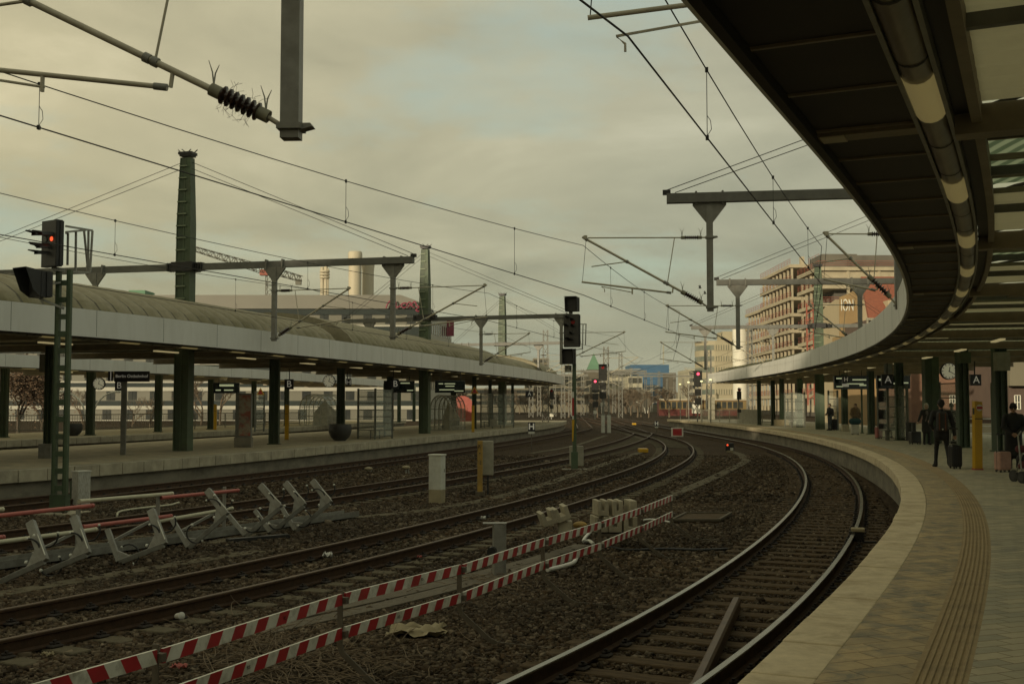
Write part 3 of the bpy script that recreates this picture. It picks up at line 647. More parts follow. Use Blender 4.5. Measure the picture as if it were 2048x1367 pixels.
def drop_post(t, p, ztop, zbot, w=.165, rz=0):
    q = Matrix.Rotation(rz, 3, 'Z'); p = Vector((p[0], p[1], 0)); X = q @ Vector((1, 0, 0)); Yv = q @ Vector((0, 1, 0)); Z = Vector((0, 0, 1))
    mb = MB(); mb.box(p + Z * ((ztop + zbot) / 2), (w, w * .9, ztop - zbot), rz)
    mb.prism([(-w / 2, -.5), (-.42, -.06), (-.42, 0), (.42, 0), (.42, -.06), (w / 2, -.5)], p + Z * ztop - Yv * .05, X, Z, Yv * .1)
    for s in (-1, 1): mb.box(p + X * s * .33 + Z * (ztop + .12), (.05, .22, .34), rz)
    for z in (zbot + .1, 5.85):
        mb.box(p + Z * z, (w + .05, w + .05, .05), rz); mb.prism([(w / 2, -.03), (w / 2 + .12, .0), (w / 2 + .1, .03), (w / 2, .03)], p + Z * z - Yv * .06, X, Z, Yv * .12)
    return mb.build('drop_post', 'grey_steel', t)
def green_mast(t, g, ztop, w=.6, zbase=0.0, rz=0.0):
    """built-up box mast, widest below its neck, with rungs and a cap"""
    prof = [(0, 1.0), (.60, 1.0), (.76, .98), (.88, .85), (.985, .72)]
    mb = MB(); H = ztop - zbase; q = Matrix.Rotation(rz, 3, 'Z')
    def ring(wx, wy, z, o=0): return [Vector((g.x, g.y, z)) + q @ Vector((a * wx / 2 + o, b * wy / 2, 0)) for a, b in ((-1, -1), (1, -1), (1, 1), (-1, 1))]
    for (wx, wy, o, mi) in ((.42, .9, -.22, 0), (.10, 1.0, .02, 1), (.44, .92, .26, 1), (.06, 1.0, -.47, 1)):
        vs = []
        for h, k in prof: vs += ring(w * wx * k, w * .8 * wy * k, zbase + H * h, w * k * o)
        n = len(prof); fs = [(i * 4 + j, i * 4 + (j + 1) % 4, (i + 1) * 4 + (j + 1) % 4, (i + 1) * 4 + j) for i in range(n - 1) for j in range(4)] + [(4 * n - 4, 4 * n - 3, 4 * n - 2, 4 * n - 1)]
        mb.add(vs, fs, mi)
    rb = mb; z = zbase + 3.9
    while z < ztop - .3:
        h = (z - zbase) / H; k = float(np.interp(h, [a for a, b in prof], [b for a, b in prof]))
        rb.bar(Vector((g.x, g.y, z)) + q @ Vector((-.49 * w * k, -.44 * w * k, 0)), Vector((g.x, g.y, z)) + q @ Vector((.22 * w * k, -.47 * w * k, 0)), .045, .045, 2); z += .46
    body = mb.build('mast', ['green_steel', 'green_steel_light', 'rung'], t); WLOC[body.name] = WLOC[t.name]
    cb = MB(); cb.box((g.x, g.y, ztop), (w * .95, w * .75, .10), rz); cb.box((g.x, g.y, ztop - .08), (w * .8, w * .66, .08), rz)
    for s in (-1, 1): cb.bar((g.x + s * w * .4, g.y, ztop + .04), (g.x + s * w * .62, g.y, ztop + .16), .03); cb.bar((g.x + s * w * .1, g.y - .15, ztop + .05), (g.x + s * w * .3, g.y - .2, ztop + .14), .025)
    cb.build('mast_cap', 'black', body)
    return body
CONTACT = {}
def portal(label, mast, zm, zbase, ends, posts, beam_z=6.85, w=.6, detail=False, group='overhead line portals', beam_h=.24, mat='grey_beam', mast_w=None, guys=True):
    """mast: plan point; ends: the beam's two plan points; posts: [(plan point, direction or None, L)]"""
    t = thing('overhead_line_portal', label, 'overhead line mast', (mast[0], mast[1], zbase), group)
    a, b = Vector((ends[0][0], ends[0][1], beam_z)), Vector((ends[1][0], ends[1][1], beam_z))
    rz = math.atan2(b.y - a.y, b.x - a.x)
    green_mast(t, Vector((mast[0], mast[1], 0)), zm, w, zbase, rz)
    m = MB(); m.bar(a, b, .22, beam_h); m.build('beam', mat, t)
    m = MB()
    m.box((mast[0], mast[1], beam_z), (w + .28, w + .1, .34), rz)
    for s in (-1, 1):
        for k in range(3): m.box(Vector((mast[0], mast[1], beam_z)) + (b - a).normalized() * s * (w * .5 + .2 + .1 * k), (.05, .32, .32), rz)
    m.build('beam_clamp', 'black', t)
    top = Vector((mast[0], mast[1], zm - .25))
    if guys:
        gw = MB(); 
        for e in (a, b):
            n = (e - top); 
            for o in (0, .35):
                gw.tube([top - Vector((0, 0, o * .7)), e + Vector((0, 0, .22 - o * .2)) - (b - a).normalized() * (o * .6 if e is b else -o * .6)], .011, 5)
            gw.box(e + Vector((0, 0, .16)), (.2, .12, .12), rz)
        gw.build('guy_cable', 'wire', t)
    for p, d, L, *kw in posts:
        kw = dict(kw[0]) if kw else {}; drop_post(t, p, beam_z - .12, kw.pop('zbot', 3.98), rz=rz)
        if d is not None: cantilever(t, p, d, L, detail=detail, **kw)
    return t
def pd(px, y): return Vector(((px - 1024) / F * y, y))      # plan point seen in pixel column px at distance y
left = Vector((-1, .05)); right = Vector((1, -.28))
gL1 = G(366, 901, ZB); gL2 = G(849.5, 866.5, ZB); gL3 = G(1005, 848.5, ZB)
portal('tall green riveted mast standing through the mossy roof, nearest of its row', (gL1.x, gL1.y), 11.2, ZB, [(pd(-170, 45.5)), pd(826, 40.4)],
       [(pd(187, 43.4), (-1, .2), 3.0), (pd(547, 41.6), right, 3.0), (pd(785, 40.7), right, 3.5)])
portal('tall green riveted mast standing through the mossy roof, second of its row', (gL2.x, gL2.y), 11.15, ZB, [pd(690, 70.5), pd(1142, 66)],
       [(pd(738, 70), (-1, .2), 3.0), (pd(962, 67.6), right, 3.0), (pd(1123, 66.2), (1, -.15), 3.7)])
portal('tall green riveted mast near the far tip of the mossy roof', (gL3.x, gL3.y), 11.2, ZB, [pd(905, 99), pd(1150, 95)],
       [(pd(930, 98.5), (-1, .2), 3.0), (pd(1077, 96.5), (1, -.1), 3.2)], w=.62)
gR3 = G(1640.5, 858, 0)
portal('green mast in front of the concrete shell building with a beam over two tracks', (gR3.x, gR3.y), 10.9, 0, [pd(1383, 76.5), pd(1790, 74)],
       [(pd(1411, 76.4), left, 3.0), (pd(1547, 75.5), left, 3.0)])
portal('grey beam portal over the polished track, its mast hidden behind the canopy, nearer one', (pd(2210, 26.8)), 10.9, 0, [pd(1336, 28.3), pd(2260, 26.7)],
       [(pd(1422, 28.2), left, 3.15), (pd(1800, 27.6), left, 1.75)])
portal('grey beam portal over the polished track in front of the red tiled roof', (pd(1861, 47.3)), 10.9, 0, [pd(1435, 48), pd(1900, 47.2)],
       [(pd(1477, 47.9), left, 3.0), (pd(1722, 47.5), left, 2.1)])
portal('overhead line portal at the picture top whose grey drop post hangs over the tracks', (pd(3200, 9.2)), 10.9, 0, [pd(420, 9.9), pd(3400, 9.2)],
       [(pd(577, 9.8), (-1, .03), 3.6), (pd(2160, 9.6), left, 4.1, dict(zc=5.05, ca=.25, dr=.29, zt=6.3, zb=5.25, zbot=5.12))], detail=True)
# wires
def wires(label, T, sup, ends=(None, None), zc=4.62, zmz=5.6, rc=.010, rm=.008):
    """sup: [(y, lateral offset)]"""
    y0 = sup[0][0]; t = thing('overhead_wire', label, 'overhead wire', tuple(T.at(sup[len(sup) // 2][0], 0, zc)), 'overhead wires')
    P = [T.at(q[0], q[1], 0) for q in sup]
    C = [p + Vector((0, 0, q[2] if len(q) > 2 else zc)) for p, q in zip(P, sup)]; Mq = [p + Vector((0, 0, zmz)) for p in P]
    MB().tube(C, rc, 5).build('contact_wire', 'wire', t)
    mp = []; drops = []
    for i in range(len(Mq) - 1):
        n = 10; L = (Mq[i + 1] - Mq[i]).length; sag = min(.4, .0003 * L * L + .04)
        for k in range(n):
            u = k / n; mp.append(Mq[i].lerp(Mq[i + 1], u) - Vector((0, 0, 4 * sag * u * (1 - u))))
        nd = max(2, int(L / 6.5))
        for k in range(nd):
            u = (k + .6) / (nd + .2); drops.append((Mq[i].lerp(Mq[i + 1], u) - Vector((0, 0, 4 * sag * u * (1 - u))), C[i].lerp(C[i + 1], u)))
    mp.append(Mq[-1]); MB().tube(mp, rm, 5).build('messenger_wire', 'wire', t)
    for a, b in drops:
        if a.y > 60 or a.y < 2: continue
        d = MB(); d.tube([a, b], .0045, 4); d.box(a, (.03, .05, .05)); d.box(b, (.03, .05, .05))
        d.tube([b + Vector((0, 0, .02)), b + Vector((.05, 0, .1)), b + Vector((.04, 0, .2)), b + Vector((0, 0, .26))], .004, 4)
        d.build('dropper', 'wire', t)
    return t
wires('overhead wires following the polished track along the nearer canopy', T1, [(-9, .2, 4.75), (9.5, .47, 4.73), (28, -.1), (47.7, .1), (75.5, -.2), (108, .2), (150, -.2), (200, 0), (260, 0)])
wires('overhead wires sweeping down across the sky over the middle rusty track', T2, [(-6, .2, 5.3), (9.9, -.3, 5.12), (28.2, .95, 4.36), (48, .6), (76.4, .3), (108, .2), (150, -.2), (210, 0)])
wires('overhead wires over the track behind the pale cabinet', T3, [(6, 0, 4.85), (19.5, -.1, 4.8), (40.2, .6), (66, .4), (96, .2), (140, -.2), (200, 0)])
wires('overhead wires over the track beside the mossy canopy', T4, [(12, 0, 5), (25, -.1, 4.95), (41.4, .5), (67.5, .3), (96.5, .2), (140, 0), (200, 0)], zmz=5.85)
# ------------------------------------------------------------------ signals
Z3 = Vector((0, 0, 1))
def hood(mb, p, n, r=.12, L=.32, mi=0):
    """open visor over a lamp: upper half tube along n"""
    n = Vector(n).normalized(); X, U = frame(n); k = 10; vs = []
    for h, rr, a0 in ((0, r, .1), (L, r * .9, -.05)):
        for i in range(k + 1):
            a = math.pi * (a0 + (1 - 2 * a0) * i / k); vs.append(p + n * h * (1 if 2 < i < k - 2 else .62) + (X * math.cos(a) + U * math.sin(a)) * rr)
    fs = [(i, i + 1, k + 2 + i, k + 1 + i) for i in range(k)]
    mb.add(vs, fs, mi, True); mb.add([v * 1 + U * .006 for v in vs], [f[::-1] for f in fs], mi, True)
def lens(t, p, n, r, mat):
    return MB().lathe([(r, 0), (r, .012)], p, 16, 0, n).build('lamp', mat, t)
def head(t, c, n, w, h, d=.16, name='signal_head', mat='blackpaint', side='black'):
    n = Vector(n).normalized(); X = n.cross(Z3).normalized() * -1
    mb = MB(); Q = Matrix((X, -n, Z3)).transposed()
    mb.box(c, (w, d, h), M3=Q); mb.box(c + n * (d / 2 + .006), (w - .04, .012, h - .04), mi=1, M3=Q)
    mb.box(c - n * (d * .3) + X * (w / 2 + .012), (.024, d * .6, h * .96), M3=Q)
    o = mb.build(name, [side, mat], t); WLOC[o.name] = WLOC[t.name]; return o, X
M('signal_face', (.055, .052, .045), (.04, .038, .033), scale=4, rough=.5)
# nearest signal, left
g = G(119, 1026, -.95); n = Vector((-.55, -.83, 0)); yy = g.y
t = thing('railway_signal', 'green lattice signal mast with a red light, hooded heads and an access cage', 'railway signal', tuple(g), 'railway signals')
mb = MB(); top = Y(119, 540, yy).z; w = .37; rz = -.18; Q = Matrix.Rotation(rz, 3, 'Z')
for s in (-1, 1):
    mb.box(g + Q @ Vector((s * .145, 0, 0)) + Z3 * ((top - g.z) / 2), (.085, .10, top - g.z), rz)
    mb.box(g + Q @ Vector((s * .145 - .05, 0, 0)) + Z3 * ((top - g.z) / 2), (.012, .13, top - g.z), rz, 1)
z = g.z + .6
while z < top: mb.box(g + Q @ Vector((0, -.06, 0)) + Z3 * (z - g.z), (.21, .02, .13), rz, 1); z += .41
mb.box(g + Z3 * .25, (.42, .2, .4), rz, 1)
m = mb.build('lattice_mast', ['green_steel_light', 'green_steel'], t)
MB().box(g + Z3 * -.02, (1.1, .9, .1), rz).build('foundation', 'concrete', t)
c = Y(104, 487.5, yy - .1); hd, X = head(t, c, n, .60, 1.12, mat='signal_face')
fc = c + n * .1; hm = MB()
for a, b in ((-.13, .18), (.13, .16), (0.0, -.10), (.05, -.14), (-.02, -.28)): hood(hm, fc + X * a + Z3 * b, n, .10 if b > 0 else .085, .5)
hm.build('visor', 'black', hd)
lens(hd, fc + X * .13 + Z3 * .10, n, .055, 'led_red'); lens(hd, fc - X * .13 + Z3 * .10, n, .075, 'glass_dark')
c2 = Y(80, 569, yy - .3); h2, X2 = head(t, c2, n, .5, .62, .26, 'indicator_head', 'black')
mb = MB(); f2 = c2 + n * .14
A = [f2 + X2 * a + Z3 * b for a, b in ((-.24, -.3), (.24, -.3), (.24, .31), (-.24, .31))]; B = [f2 + n * .42 * k + X2 * a * 1.1 + Z3 * b for a, b, k in ((-.24, -.16, .5), (.24, -.16, .5), (.24, .36, 1), (-.24, .36, 1))]
mb.add(A + B, [(0, 3, 7, 4), (1, 5, 6, 2), (2, 6, 7, 3)]); mb.add([v + Vector((.004, .004, .004)) for v in A + B], [(4, 7, 3, 0), (2, 6, 5, 1), (3, 7, 6, 2)]); mb.build('visor', 'black', h2)

for a_, b_, w_ in ((c2 - Z3 * .33, Vector((g.x, g.y, c2.z - .55)), .05), (c2 + n * -.1, Vector((g.x, g.y, c2.z + .1)), .04), (c - Z3 * .6, Vector((g.x, g.y, top)), .09)): MB().bar(a_, b_, w_).build('bracket', 'galv', t)
P = lambda px, py, dy=0: Y(px, py, yy + dy)
mb = MB()
for a, b in (((131, 452, 0), (185, 461, .5)), ((131, 464, 0), (172, 460, .3)), ((136, 543, 0), (180, 545, .4)), ((152, 462, .2), (151, 545, .2)), ((177, 461, .4), (176, 546, .4)), ((168, 460, .5), (175, 530, .5)), ((131, 466, .2), (136, 466, .2)), ((136, 466, .2), (135, 530, .2)), ((180, 545, .4), (185, 461, .5))):
    mb.bar(P(*a), P(*b), .045)
mb.build('access_cage', 'galv', t)
# signal between the rusty tracks, centre
g = G(1149, 938, -.95); yy = g.y; n = Vector((-.28, -.96, 0))
t = thing('railway_signal', 'slim signal mast with stacked black heads and a red and white plate, centre', 'railway signal', tuple(g), 'railway signals')
P = lambda px, py, dy=0: Y(px, py, yy + dy)
top = P(0, 697).z; mb = MB(); mb.box(g + Z3 * ((top - g.z) / 2), (.15, .15, top - g.z)); mb.box(g + Z3 * .35, (.26, .26, .7))
mb.build('pole', ['green_steel_light'], t); MB().box(g - Z3 * .02, (1.0, .7, .08)).build('foundation', 'concrete_wall', t)
h1, X = head(t, P(1143.5, 661, -.15), n, .62, 1.32, .2, mat='signal_face'); fc = P(1143.5, 661, -.15) + n * .12
hm = MB()
for a, b in ((-.12, .50), (.08, .40), (-.18, .17), (.08, .15), (.02, -.14), (-.15, -.36), (.0, -.40)): hood(hm, fc + X * a + Z3 * b, n, .09, .28)
hm.build('visor', 'black', h1); lens(h1, fc + X * .08 + Z3 * .34, n, .085, 'lens_red')
for px, py, w_, h_, nm in ((1144, 608.5, .50, .58, 'indicator_head'), (1137.5, 713, .46, .60, 'indicator_head')):
    cc_ = P(px, py, -.2); ho, X = head(t, cc_, n, w_, h_, .3, nm, 'black')
    mb = MB(); f2 = cc_ + n * .16
    for a in (-1, 1): mb.bar(f2 + X * a * w_ * .48 + Z3 * h_ * .45 + n * .1, f2 + X * a * w_ * .48 - Z3 * h_ * .45 + n * .02, .025, .2)
    mb.bar(f2 - X * w_ * .5 + Z3 * h_ * .5 + n * .1, f2 + X * w_ * .5 + Z3 * h_ * .5 + n * .1, .24, .02); mb.build('visor', 'blackpaint', ho)
mb = MB()
for a, b in (((1159, 648), (1173, 648)), ((1166, 648), (1165, 698)), ((1172, 648), (1171, 690)), ((1150, 699), (1166, 697))): mb.bar(P(*a), P(*b, .2), .035)
mb.build('access_cage', 'galv', t)
mb = MB(); mb.box(P(1146, 813, -.13), (.075, .02, .70), mi=0); mb.build('mast_plate', 'red', t)
mb = MB(); mb.box(P(1146, 789, -.13), (.075, .02, .24)); mb.box(P(1146, 834.5, -.13), (.075, .02, .14)); mb.build('mast_plate_white', 'sign_white', t)
mb = MB(); mb.prism([(-.05, 0), (.05, 0), (.0, -.86), (-.05, -.86)], P(1146.5, 839, -.13), (1, 0, 0), (0, 0, 1), (0, .02, 0)); mb.build('yellow_wedge', 'yellow', t)
pp = P(1136.5, 737, -.1); MB().box(pp, (.28, .02, .28)).build('number_plate', 'box_grey', t); text('lettering', 'P4', .24, pp + Vector((0, -.016, 0)), (1, 0, 0), Z3, 'sign_black', t)
for px, w_ in ((1143.5, .17), (1161, .27)):
    q = G(px, 934, -.95) + Vector((0, .15, 0)); MB().box(q + Z3 * .46, (w_, .25, .82)).build('cabinet', 'box_grey', t, bevel=.02)
# far signals
def far_signal(label, px, ytop, ybot, y, col, boxes=2, mat='led_red_far', ks=1.0):
    a, b = Y(px, ytop, y), Y(px, ybot, y); t = thing('railway_signal', label, 'railway signal', (b.x, y, b.z), 'railway signals')
    mb = MB(); mb.tube([b, (a.x, y, a.z - .8)], .07, 8); mb.build('pole', 'galv', t)
    k = y / F; n = Vector((0, -1, 0)); c = a - Z3 * .75
    h, X = head(t, c + Vector((0, -.2, 0)), n, .75 * ks, 1.5 * ks, .2)
    lens(h, c + Vector((-.0, -.33, .45)), n, .14, mat)
    hm = MB(); hood(hm, c + Vector((0, -.32, .47)), n, .16, .3); hm.build('visor', 'black', h)
    for i in range(boxes): head(t, c + Vector((0, -.2, -1.25 - .85 * i)), n, .6 * ks, .62 * ks, .2, 'indicator_head')
    MB().box(c + Vector((0, -.2, -1.25 - .85 * boxes)), (.4, .03, .35)).build('plate', 'sign_white', t)
far_signal('distant signal showing a bright red light on the nearer platform, beside the office tower', 1395, 741, 843, 105, 0)
far_signal('distant signal with a red light left of the lattice mast', 1190, 757, 838, 125, 0)
far_signal('distant signal with an unlit red lens hung against the lattice mast', 1205, 728, 838, 104, 0, mat='lens_red')
far_signal('small dark signal head on the tip of the middle platform', 1103, 775, 838, 118, 0, boxes=1, mat='lens_red', ks=.6)
far_signal('dark signal hanging below the tip of the right hand canopy', 1477, 772, 845, 92, 0, boxes=1, mat='lens_red', ks=.45)
# dwarf signal
g = G(1459, 904, -.95); t = thing('dwarf_signal', 'low black ground signal with a red light beside the cable duct', 'ground signal', tuple(g))
MB().box(g + Z3 * .3, (.46, .22, .42)).build('signal_head', 'black', t, bevel=.02); MB().box(g + Z3 * .05, (.3, .25, .12)).build('foundation', 'box_base', t)
lens(t, g + Vector((-.13, -.13, .40)), (0, -1, 0), .05, 'led_red'); MB().box(g + Vector((.1, -.14, .18)), (.16, .02, .14)).build('plate', 'sign_white', t)
# ------------------------------------------------------------------ boards on posts
def hboard(label, px, ytop, ybot, wpx, pfoot, z=-.95):
    g = G(px, pfoot, z); y = g.y; k = y / F; t = thing('stop_marker', label, 'stop sign', tuple(g), 'H stop boards')
    c = Y(px, (ytop + ybot) / 2, y); w_, h_ = wpx * k, (ybot - ytop) * k
    MB().bar(g, (g.x, y + .03, c.z), .05).build('post', 'post_brown', t); MB().box(c, (w_, .03, h_)).build('board', 'sign_black', t)
    text('lettering', 'H', h_ * .95, c + Vector((0, -.02, 0)), (1, 0, 0), Z3, 'sign_text', t, bold=.012)
    MB().box(c - Z3 * (h_ / 2 + .07), (w_ * .9, .03, .12)).build('plate', 'box_pale', t)
hboard('black H board on a brown post in the ballast beside the middle platform', 1063, 844, 862, 14, 905)
hboard('small black H board far down beside the end of the nearer platform', 1313, 841, 852, 7, 868)
g = G(1355, 884, -.95); y = g.y; k = y / F; t = thing('stop_board', 'red square board with white border on a short post in the ballast', 'stop board', tuple(g))
c = Y(1354.5, 863.5, y); MB().box(c, (24 * k, .03, 18 * k)).build('board_border', 'sign_white', t); MB().box(c - Vector((0, .02, 0)), (18 * k, .02, 13.5 * k)).build('board', 'red', t)
MB().bar(g, c + Vector((0, .04, 0)), .06).build('post', 'post_brown', t)
# ------------------------------------------------------------------ cabinets and posts
g = G(873, 1006, -.95) + Vector((0, .2, 0)); t = thing('trackside_cabinet', 'tall pale trackside cabinet with ribbed sides on a beige base', 'cabinet', tuple(g)); rz = R(-23)
Q = Matrix.Rotation(rz, 3, 'Z'); mb = MB(); mb.box(g + Z3 * .80, (.36, .27, .90), rz)
for i in range(9): mb.box(g + Q @ Vector((-.16 + .04 * i, -.14, .78)), (.018, .012, .8), rz)
mb.build('cabinet_body', 'box_pale', t, bevel=.008); MB().box(g + Z3 * 1.26, (.40, .31, .04), rz).build('lid', 'box_pale', t, bevel=.01); MB().box(g + Z3 * .17, (.355, .265, .36), rz).build('base', 'box_base', t); MB().box(g + Q @ Vector((.185, .06, .85)), (.01, .03, .09), rz).build('lock', 'grey_steel', t)
g = G(157, 1012, -.95) + Vector((0, .15, 0)); t = thing('trackside_cabinet', 'speckled pale cabinet behind the foot of the green lattice signal mast', 'cabinet', tuple(g)); rz = R(-35); Q = Matrix.Rotation(rz, 3, 'Z')
MB().box(g + Z3 * .45, (.28, .36, .85), rz).build('cabinet_body', 'speckled', t, bevel=.012); MB().box(g + Z3 * .885, (.31, .39, .03), rz).build('lid', 'box_pale', t); MB().box(g + Q @ Vector((-.15, -.05, .65)), (.012, .06, .1), rz).build('lock', 'black', t); MB().box(g + Q @ Vector((-.20, -.02, .38)), (.10, .26, .52), rz).build('side_box', 'green_steel', t)
g = G(960, 990, -.95); t = thing('marker_post', 'stained yellow post with a black scrawled mark in the ballast', 'marker post', tuple(g)); k = g.y / F
MB().box(g + Z3 * .78, (.15, .12, 1.56)).build('post', 'yellow_old', t, bevel=.01); MB().box(g + Z3 * .03, (.26, .24, .16)).build('foot', 'timber', t)
mb = MB(); c = Y(958.5, 893, g.y - .068)
for a, b in (((-.05, -.10), (.0, .06)), ((.05, -.10), (.0, .06)), ((-.055, .08), (.05, -.02)), ((.055, .08), (-.05, -.02))): mb.bar(c + Vector((a[0], 0, a[1])), c + Vector((b[0], 0, b[1])), .014, .006)
for dz in (-.18, -.42, -.48): mb.box(c + Vector((.02 if dz > -.4 else .04, 0, dz)), (.03, .006, .03))
mb.build('mark', 'black', t)
g2 = g + Vector((.22, .28, 0)); t = thing('trackside_box', 'grey switch box on a thin leg behind the yellow post', 'switch box', tuple(g2))
MB().box(g2 + Z3 * 1.05, (.32, .2, .98)).build('box_body', 'box_grey', t, bevel=.02); MB().box(g2 + Z3 * .3, (.05, .05, .6)).build('leg', 'black', t)
for i, (px, py) in enumerate(((737, 943), (812, 946))):
    g = G(px, py, -.95); t = thing('point_heater_box', ('pale mushroom shaped fitting lying low beside the rails, left of its twin', 'pale mushroom shaped fitting on two legs beside the rails')[i], 'track fitting', tuple(g), 'pale fittings by the track')
    mb = MB(); mb.sphere(g + Z3 * (.22 if i else .12), .15, 0, 6, (1.1, .8, .5)); mb.build('cover', 'box_base', t); MB().tube([g, g + Z3 * .2], .04, 6).tube([g + Vector((.1, 0, 0)), g + Vector((.09, 0, .18))], .03, 6).build('leg', 'galv', t)
for px, py, lb in ((1286, 903, 'yellow block in the ballast inside the curving rusty rails'), (1268, 848.5, 'tiny yellow block on the distant points')):
    g = G(px, py, -.93); tag(MB().box(g + Z3 * .08, (.5, .7, .22)).build('track_magnet', 'yellow', bevel=.03), lb, 'track magnet', 'yellow track magnets')
g = G(1716, 1083, -.93); t = thing('rail_contact', 'dark rail contact with a pale square cap beside the polished outer rail', 'rail contact', tuple(g))
MB().box(g + Z3 * .1, (.18, .2, .2)).build('body', 'black', t, bevel=.02); MB().box(g + Z3 * .23, (.25, .27, .06), -.3).build('cap', 'box_base', t, bevel=.01); MB().tube([g, g + Vector((.2, -.1, 0)), g + Vector((.35, .1, -.02))], .025, 6).build('cable', 'black', t)
# ------------------------------------------------------------------ red and white barrier
bp_ = []
for px, py in ((-307, 1471), (318, 1296), (686, 1186.5), (923.5, 1127), (1090, 1074.5), (1202.5, 1041.5), (1281.5, 1014.6), (1345, 990)):
    d = ray(px, py); tt = (-.12 - EYE) / d.z; bp_.append(Vector((d.x * tt, d.y * tt, -.12)))
t = thing('safety_barrier', 'red and white striped plank barrier on bent flat steel posts', 'barrier', (bp_[3].x, bp_[3].y, -.95))
for i, p in enumerate(bp_):
    q = bp_[min(i + 1, len(bp_) - 1)] - bp_[max(i - 1, 0)]; q.z = 0; q.normalize(); r = Vector((q.y, -q.x, 0))
    pts = [p + Z3 * .03 - r * .03, p + Z3 * -.48 - r * .03, p + Z3 * -.55 + r * .0, p + Z3 * -.80 + r * .34, p + Z3 * -.84 + r * .44, p + Z3 * -.85 + r * 1.05]
    mb = MB()
    for a, b in zip(pts[:-1], pts[1:]): mb.bar(a, b + (b - a).normalized() * .006, .055, .012, up=(q.x, q.y, .01))
    mb.bar(p + Z3 * -.06 + r * -.045, p + Z3 * -.06 + r * .05, .05, .06); mb.bar(p + Z3 * -.37 - r * .045, p + Z3 * -.37 + r * .05, .05, .06)
    mb.build('post', 'post_brown', t)
for i in range(len(bp_) - 1):
    a, b = bp_[i], bp_[i + 1]; d = b - a; d.z = 0; L = d.length; d.normalize(); r = Vector((d.y, -d.x, 0)); fl = i == 0
    for zt, dz in ((-.0, 0), (-.31, .0)):
        za, zb_ = a.z + zt + random.uniform(-.012, .012), b.z + zt + random.uniform(-.012, .012)
        mb = MB(); per = .155; h = .105; sl = -.06 if fl else .06; u = .03; k = random.randint(0, 1); o = random.uniform(0, .1)
        first = True
        while u < L - .03:
            u2 = min(u + (per if not first else per * .6), L - .03); last = u2 >= L - .03
            s0 = 0 if first else sl; s1 = 0 if last else sl
            zz = lambda x: za + (zb_ - za) * x / L
            lo = [(u - (0 if first else sl), -h), (u2 - (0 if last else sl), -h), (u2, 0), (u, 0)]
            vs = [a * 1 for _ in ()]
            base = Vector((a.x, a.y, 0))
            F1 = [base + d * x + r * .012 + Z3 * (zz(x) + z_) for x, z_ in lo]; B1 = [v - r * .024 for v in F1]
            fs = [(0, 1, 2, 3), (7, 6, 5, 4), (0, 4, 5, 1), (3, 2, 6, 7)]
            if first: fs.append((0, 3, 7, 4))
            if last: fs.append((1, 5, 6, 2))
            mb.add(F1 + B1, fs[:3] + fs[4:], k % 2); mb.add(F1 + B1, [fs[3]], 0)
            k += 1; u = u2; first = False
        o_ = mb.build('board', ['board_white', 'red'], t)
        if i in (1, 2, 3): 
            c = a + d * (L * (.62 if zt == 0 else .42)) + r * .0135; text('lettering', 'RS', .045, Vector((c.x, c.y, za + (zb_ - za) * .5 - .055)), d, Z3, 'sign_black', t, th=.0005)
# ------------------------------------------------------------------ toppled cable racks, pipes
ru = [((61, 1043), (89, 1122), (0, 1163), None), ((148, 1033), (174, 1108), (85, 1145), None), ((302, 1019), (328, 1089), (239, 1124), (215, 1058)), ((415, 980), (453, 1030), (378, 1095), (345, 1039)), ((521, 970), (560, 1015), (492, 1071), (456, 1028)), ((571, 965), (608, 1011), (542, 1065), (510, 1020)), ((625, 961), (660, 1006), (592, 1061), (564, 1015))]
M('rack', (.23, .23, .20), (.175, .172, .148), scale=6, rough=.5, metal=.2, dirt=(.10, .085, .055), dscale=3, damt=.6)
WH = ('leftmost of the row, half out of view', 'second from the left', 'third from the left', 'middle one of the row with black hoops', 'third from the right end', 'second from the right end', 'rightmost of the row at the tray end')
for i, (tp, el, ft, sh) in enumerate(ru):
    g = G(ft[0], ft[1], -.93); y = g.y; t = thing('cable_bracket', 'toppled angled grey steel cable bracket, ' + WH[i], 'cable bracket', tuple(g), 'toppled cable brackets')
    a, e, f = Y(*tp, y + .25), Y(*el, y - .05), g
    u = Vector((0, -1, 0)); mb = MB()
    mb.bar(a, e, .13, .085, up=u); mb.bar(e, f, .085, .075, up=u)
    dn = (e - a).normalized(); df = (f - e).normalized()
    mb.prism([(0, 0), (1, 0), (0, 1)], e - dn * .02 + Vector((0, -.03, 0)), -dn * .30 , df * .30, (0, .06, 0))
    mb.build('arm', 'rack', t, bevel=.008)
    if sh:
        s = Y(*sh, y + .2); mb = MB(); mb.bar(f + (s - f).normalized() * .02, s, .085, .07, up=u); mb.prism([(0, 0), (1, 0), (0, 1)], f + Vector((0, -.02, .02)), (s - f).normalized() * .22, -df * .22, (0, .05, 0)); mb.build('foot_arm', 'rack', t, bevel=.008)
    MB().bar(a.lerp(e, .25) + Vector((.06, -.05, 0)), e + Vector((.03, -.06, .1)), .012, .012).build('cable_strap', 'box_pale', t)
    for k, (u_, sg) in enumerate(((.35, 1), (.72, -1), (1.3, -1))):
        if i == 0 and k == 2: continue
        c = (a.lerp(e, u_) if u_ < 1 else e.lerp(f, u_ - 1 + .25)) + Vector((sg * .17, -.03, .0)); a0 = random.uniform(2.6, 3.6) if sg > 0 else random.uniform(2.0, 5.5)
        pts = [c + Vector((math.cos(a0 + w_ * 3.4 / 9) * .17, .02 * w_ / 9, math.sin(a0 + w_ * 3.4 / 9) * .17)) for w_ in range(10)]
        mb = MB(); mb.tube(pts, .014, 6); mb.sphere(pts[0], .028, 1, 5); mb.sphere(pts[-1], .022, 1, 5); mb.build('hoop', ['black', 'box_pale'], t)
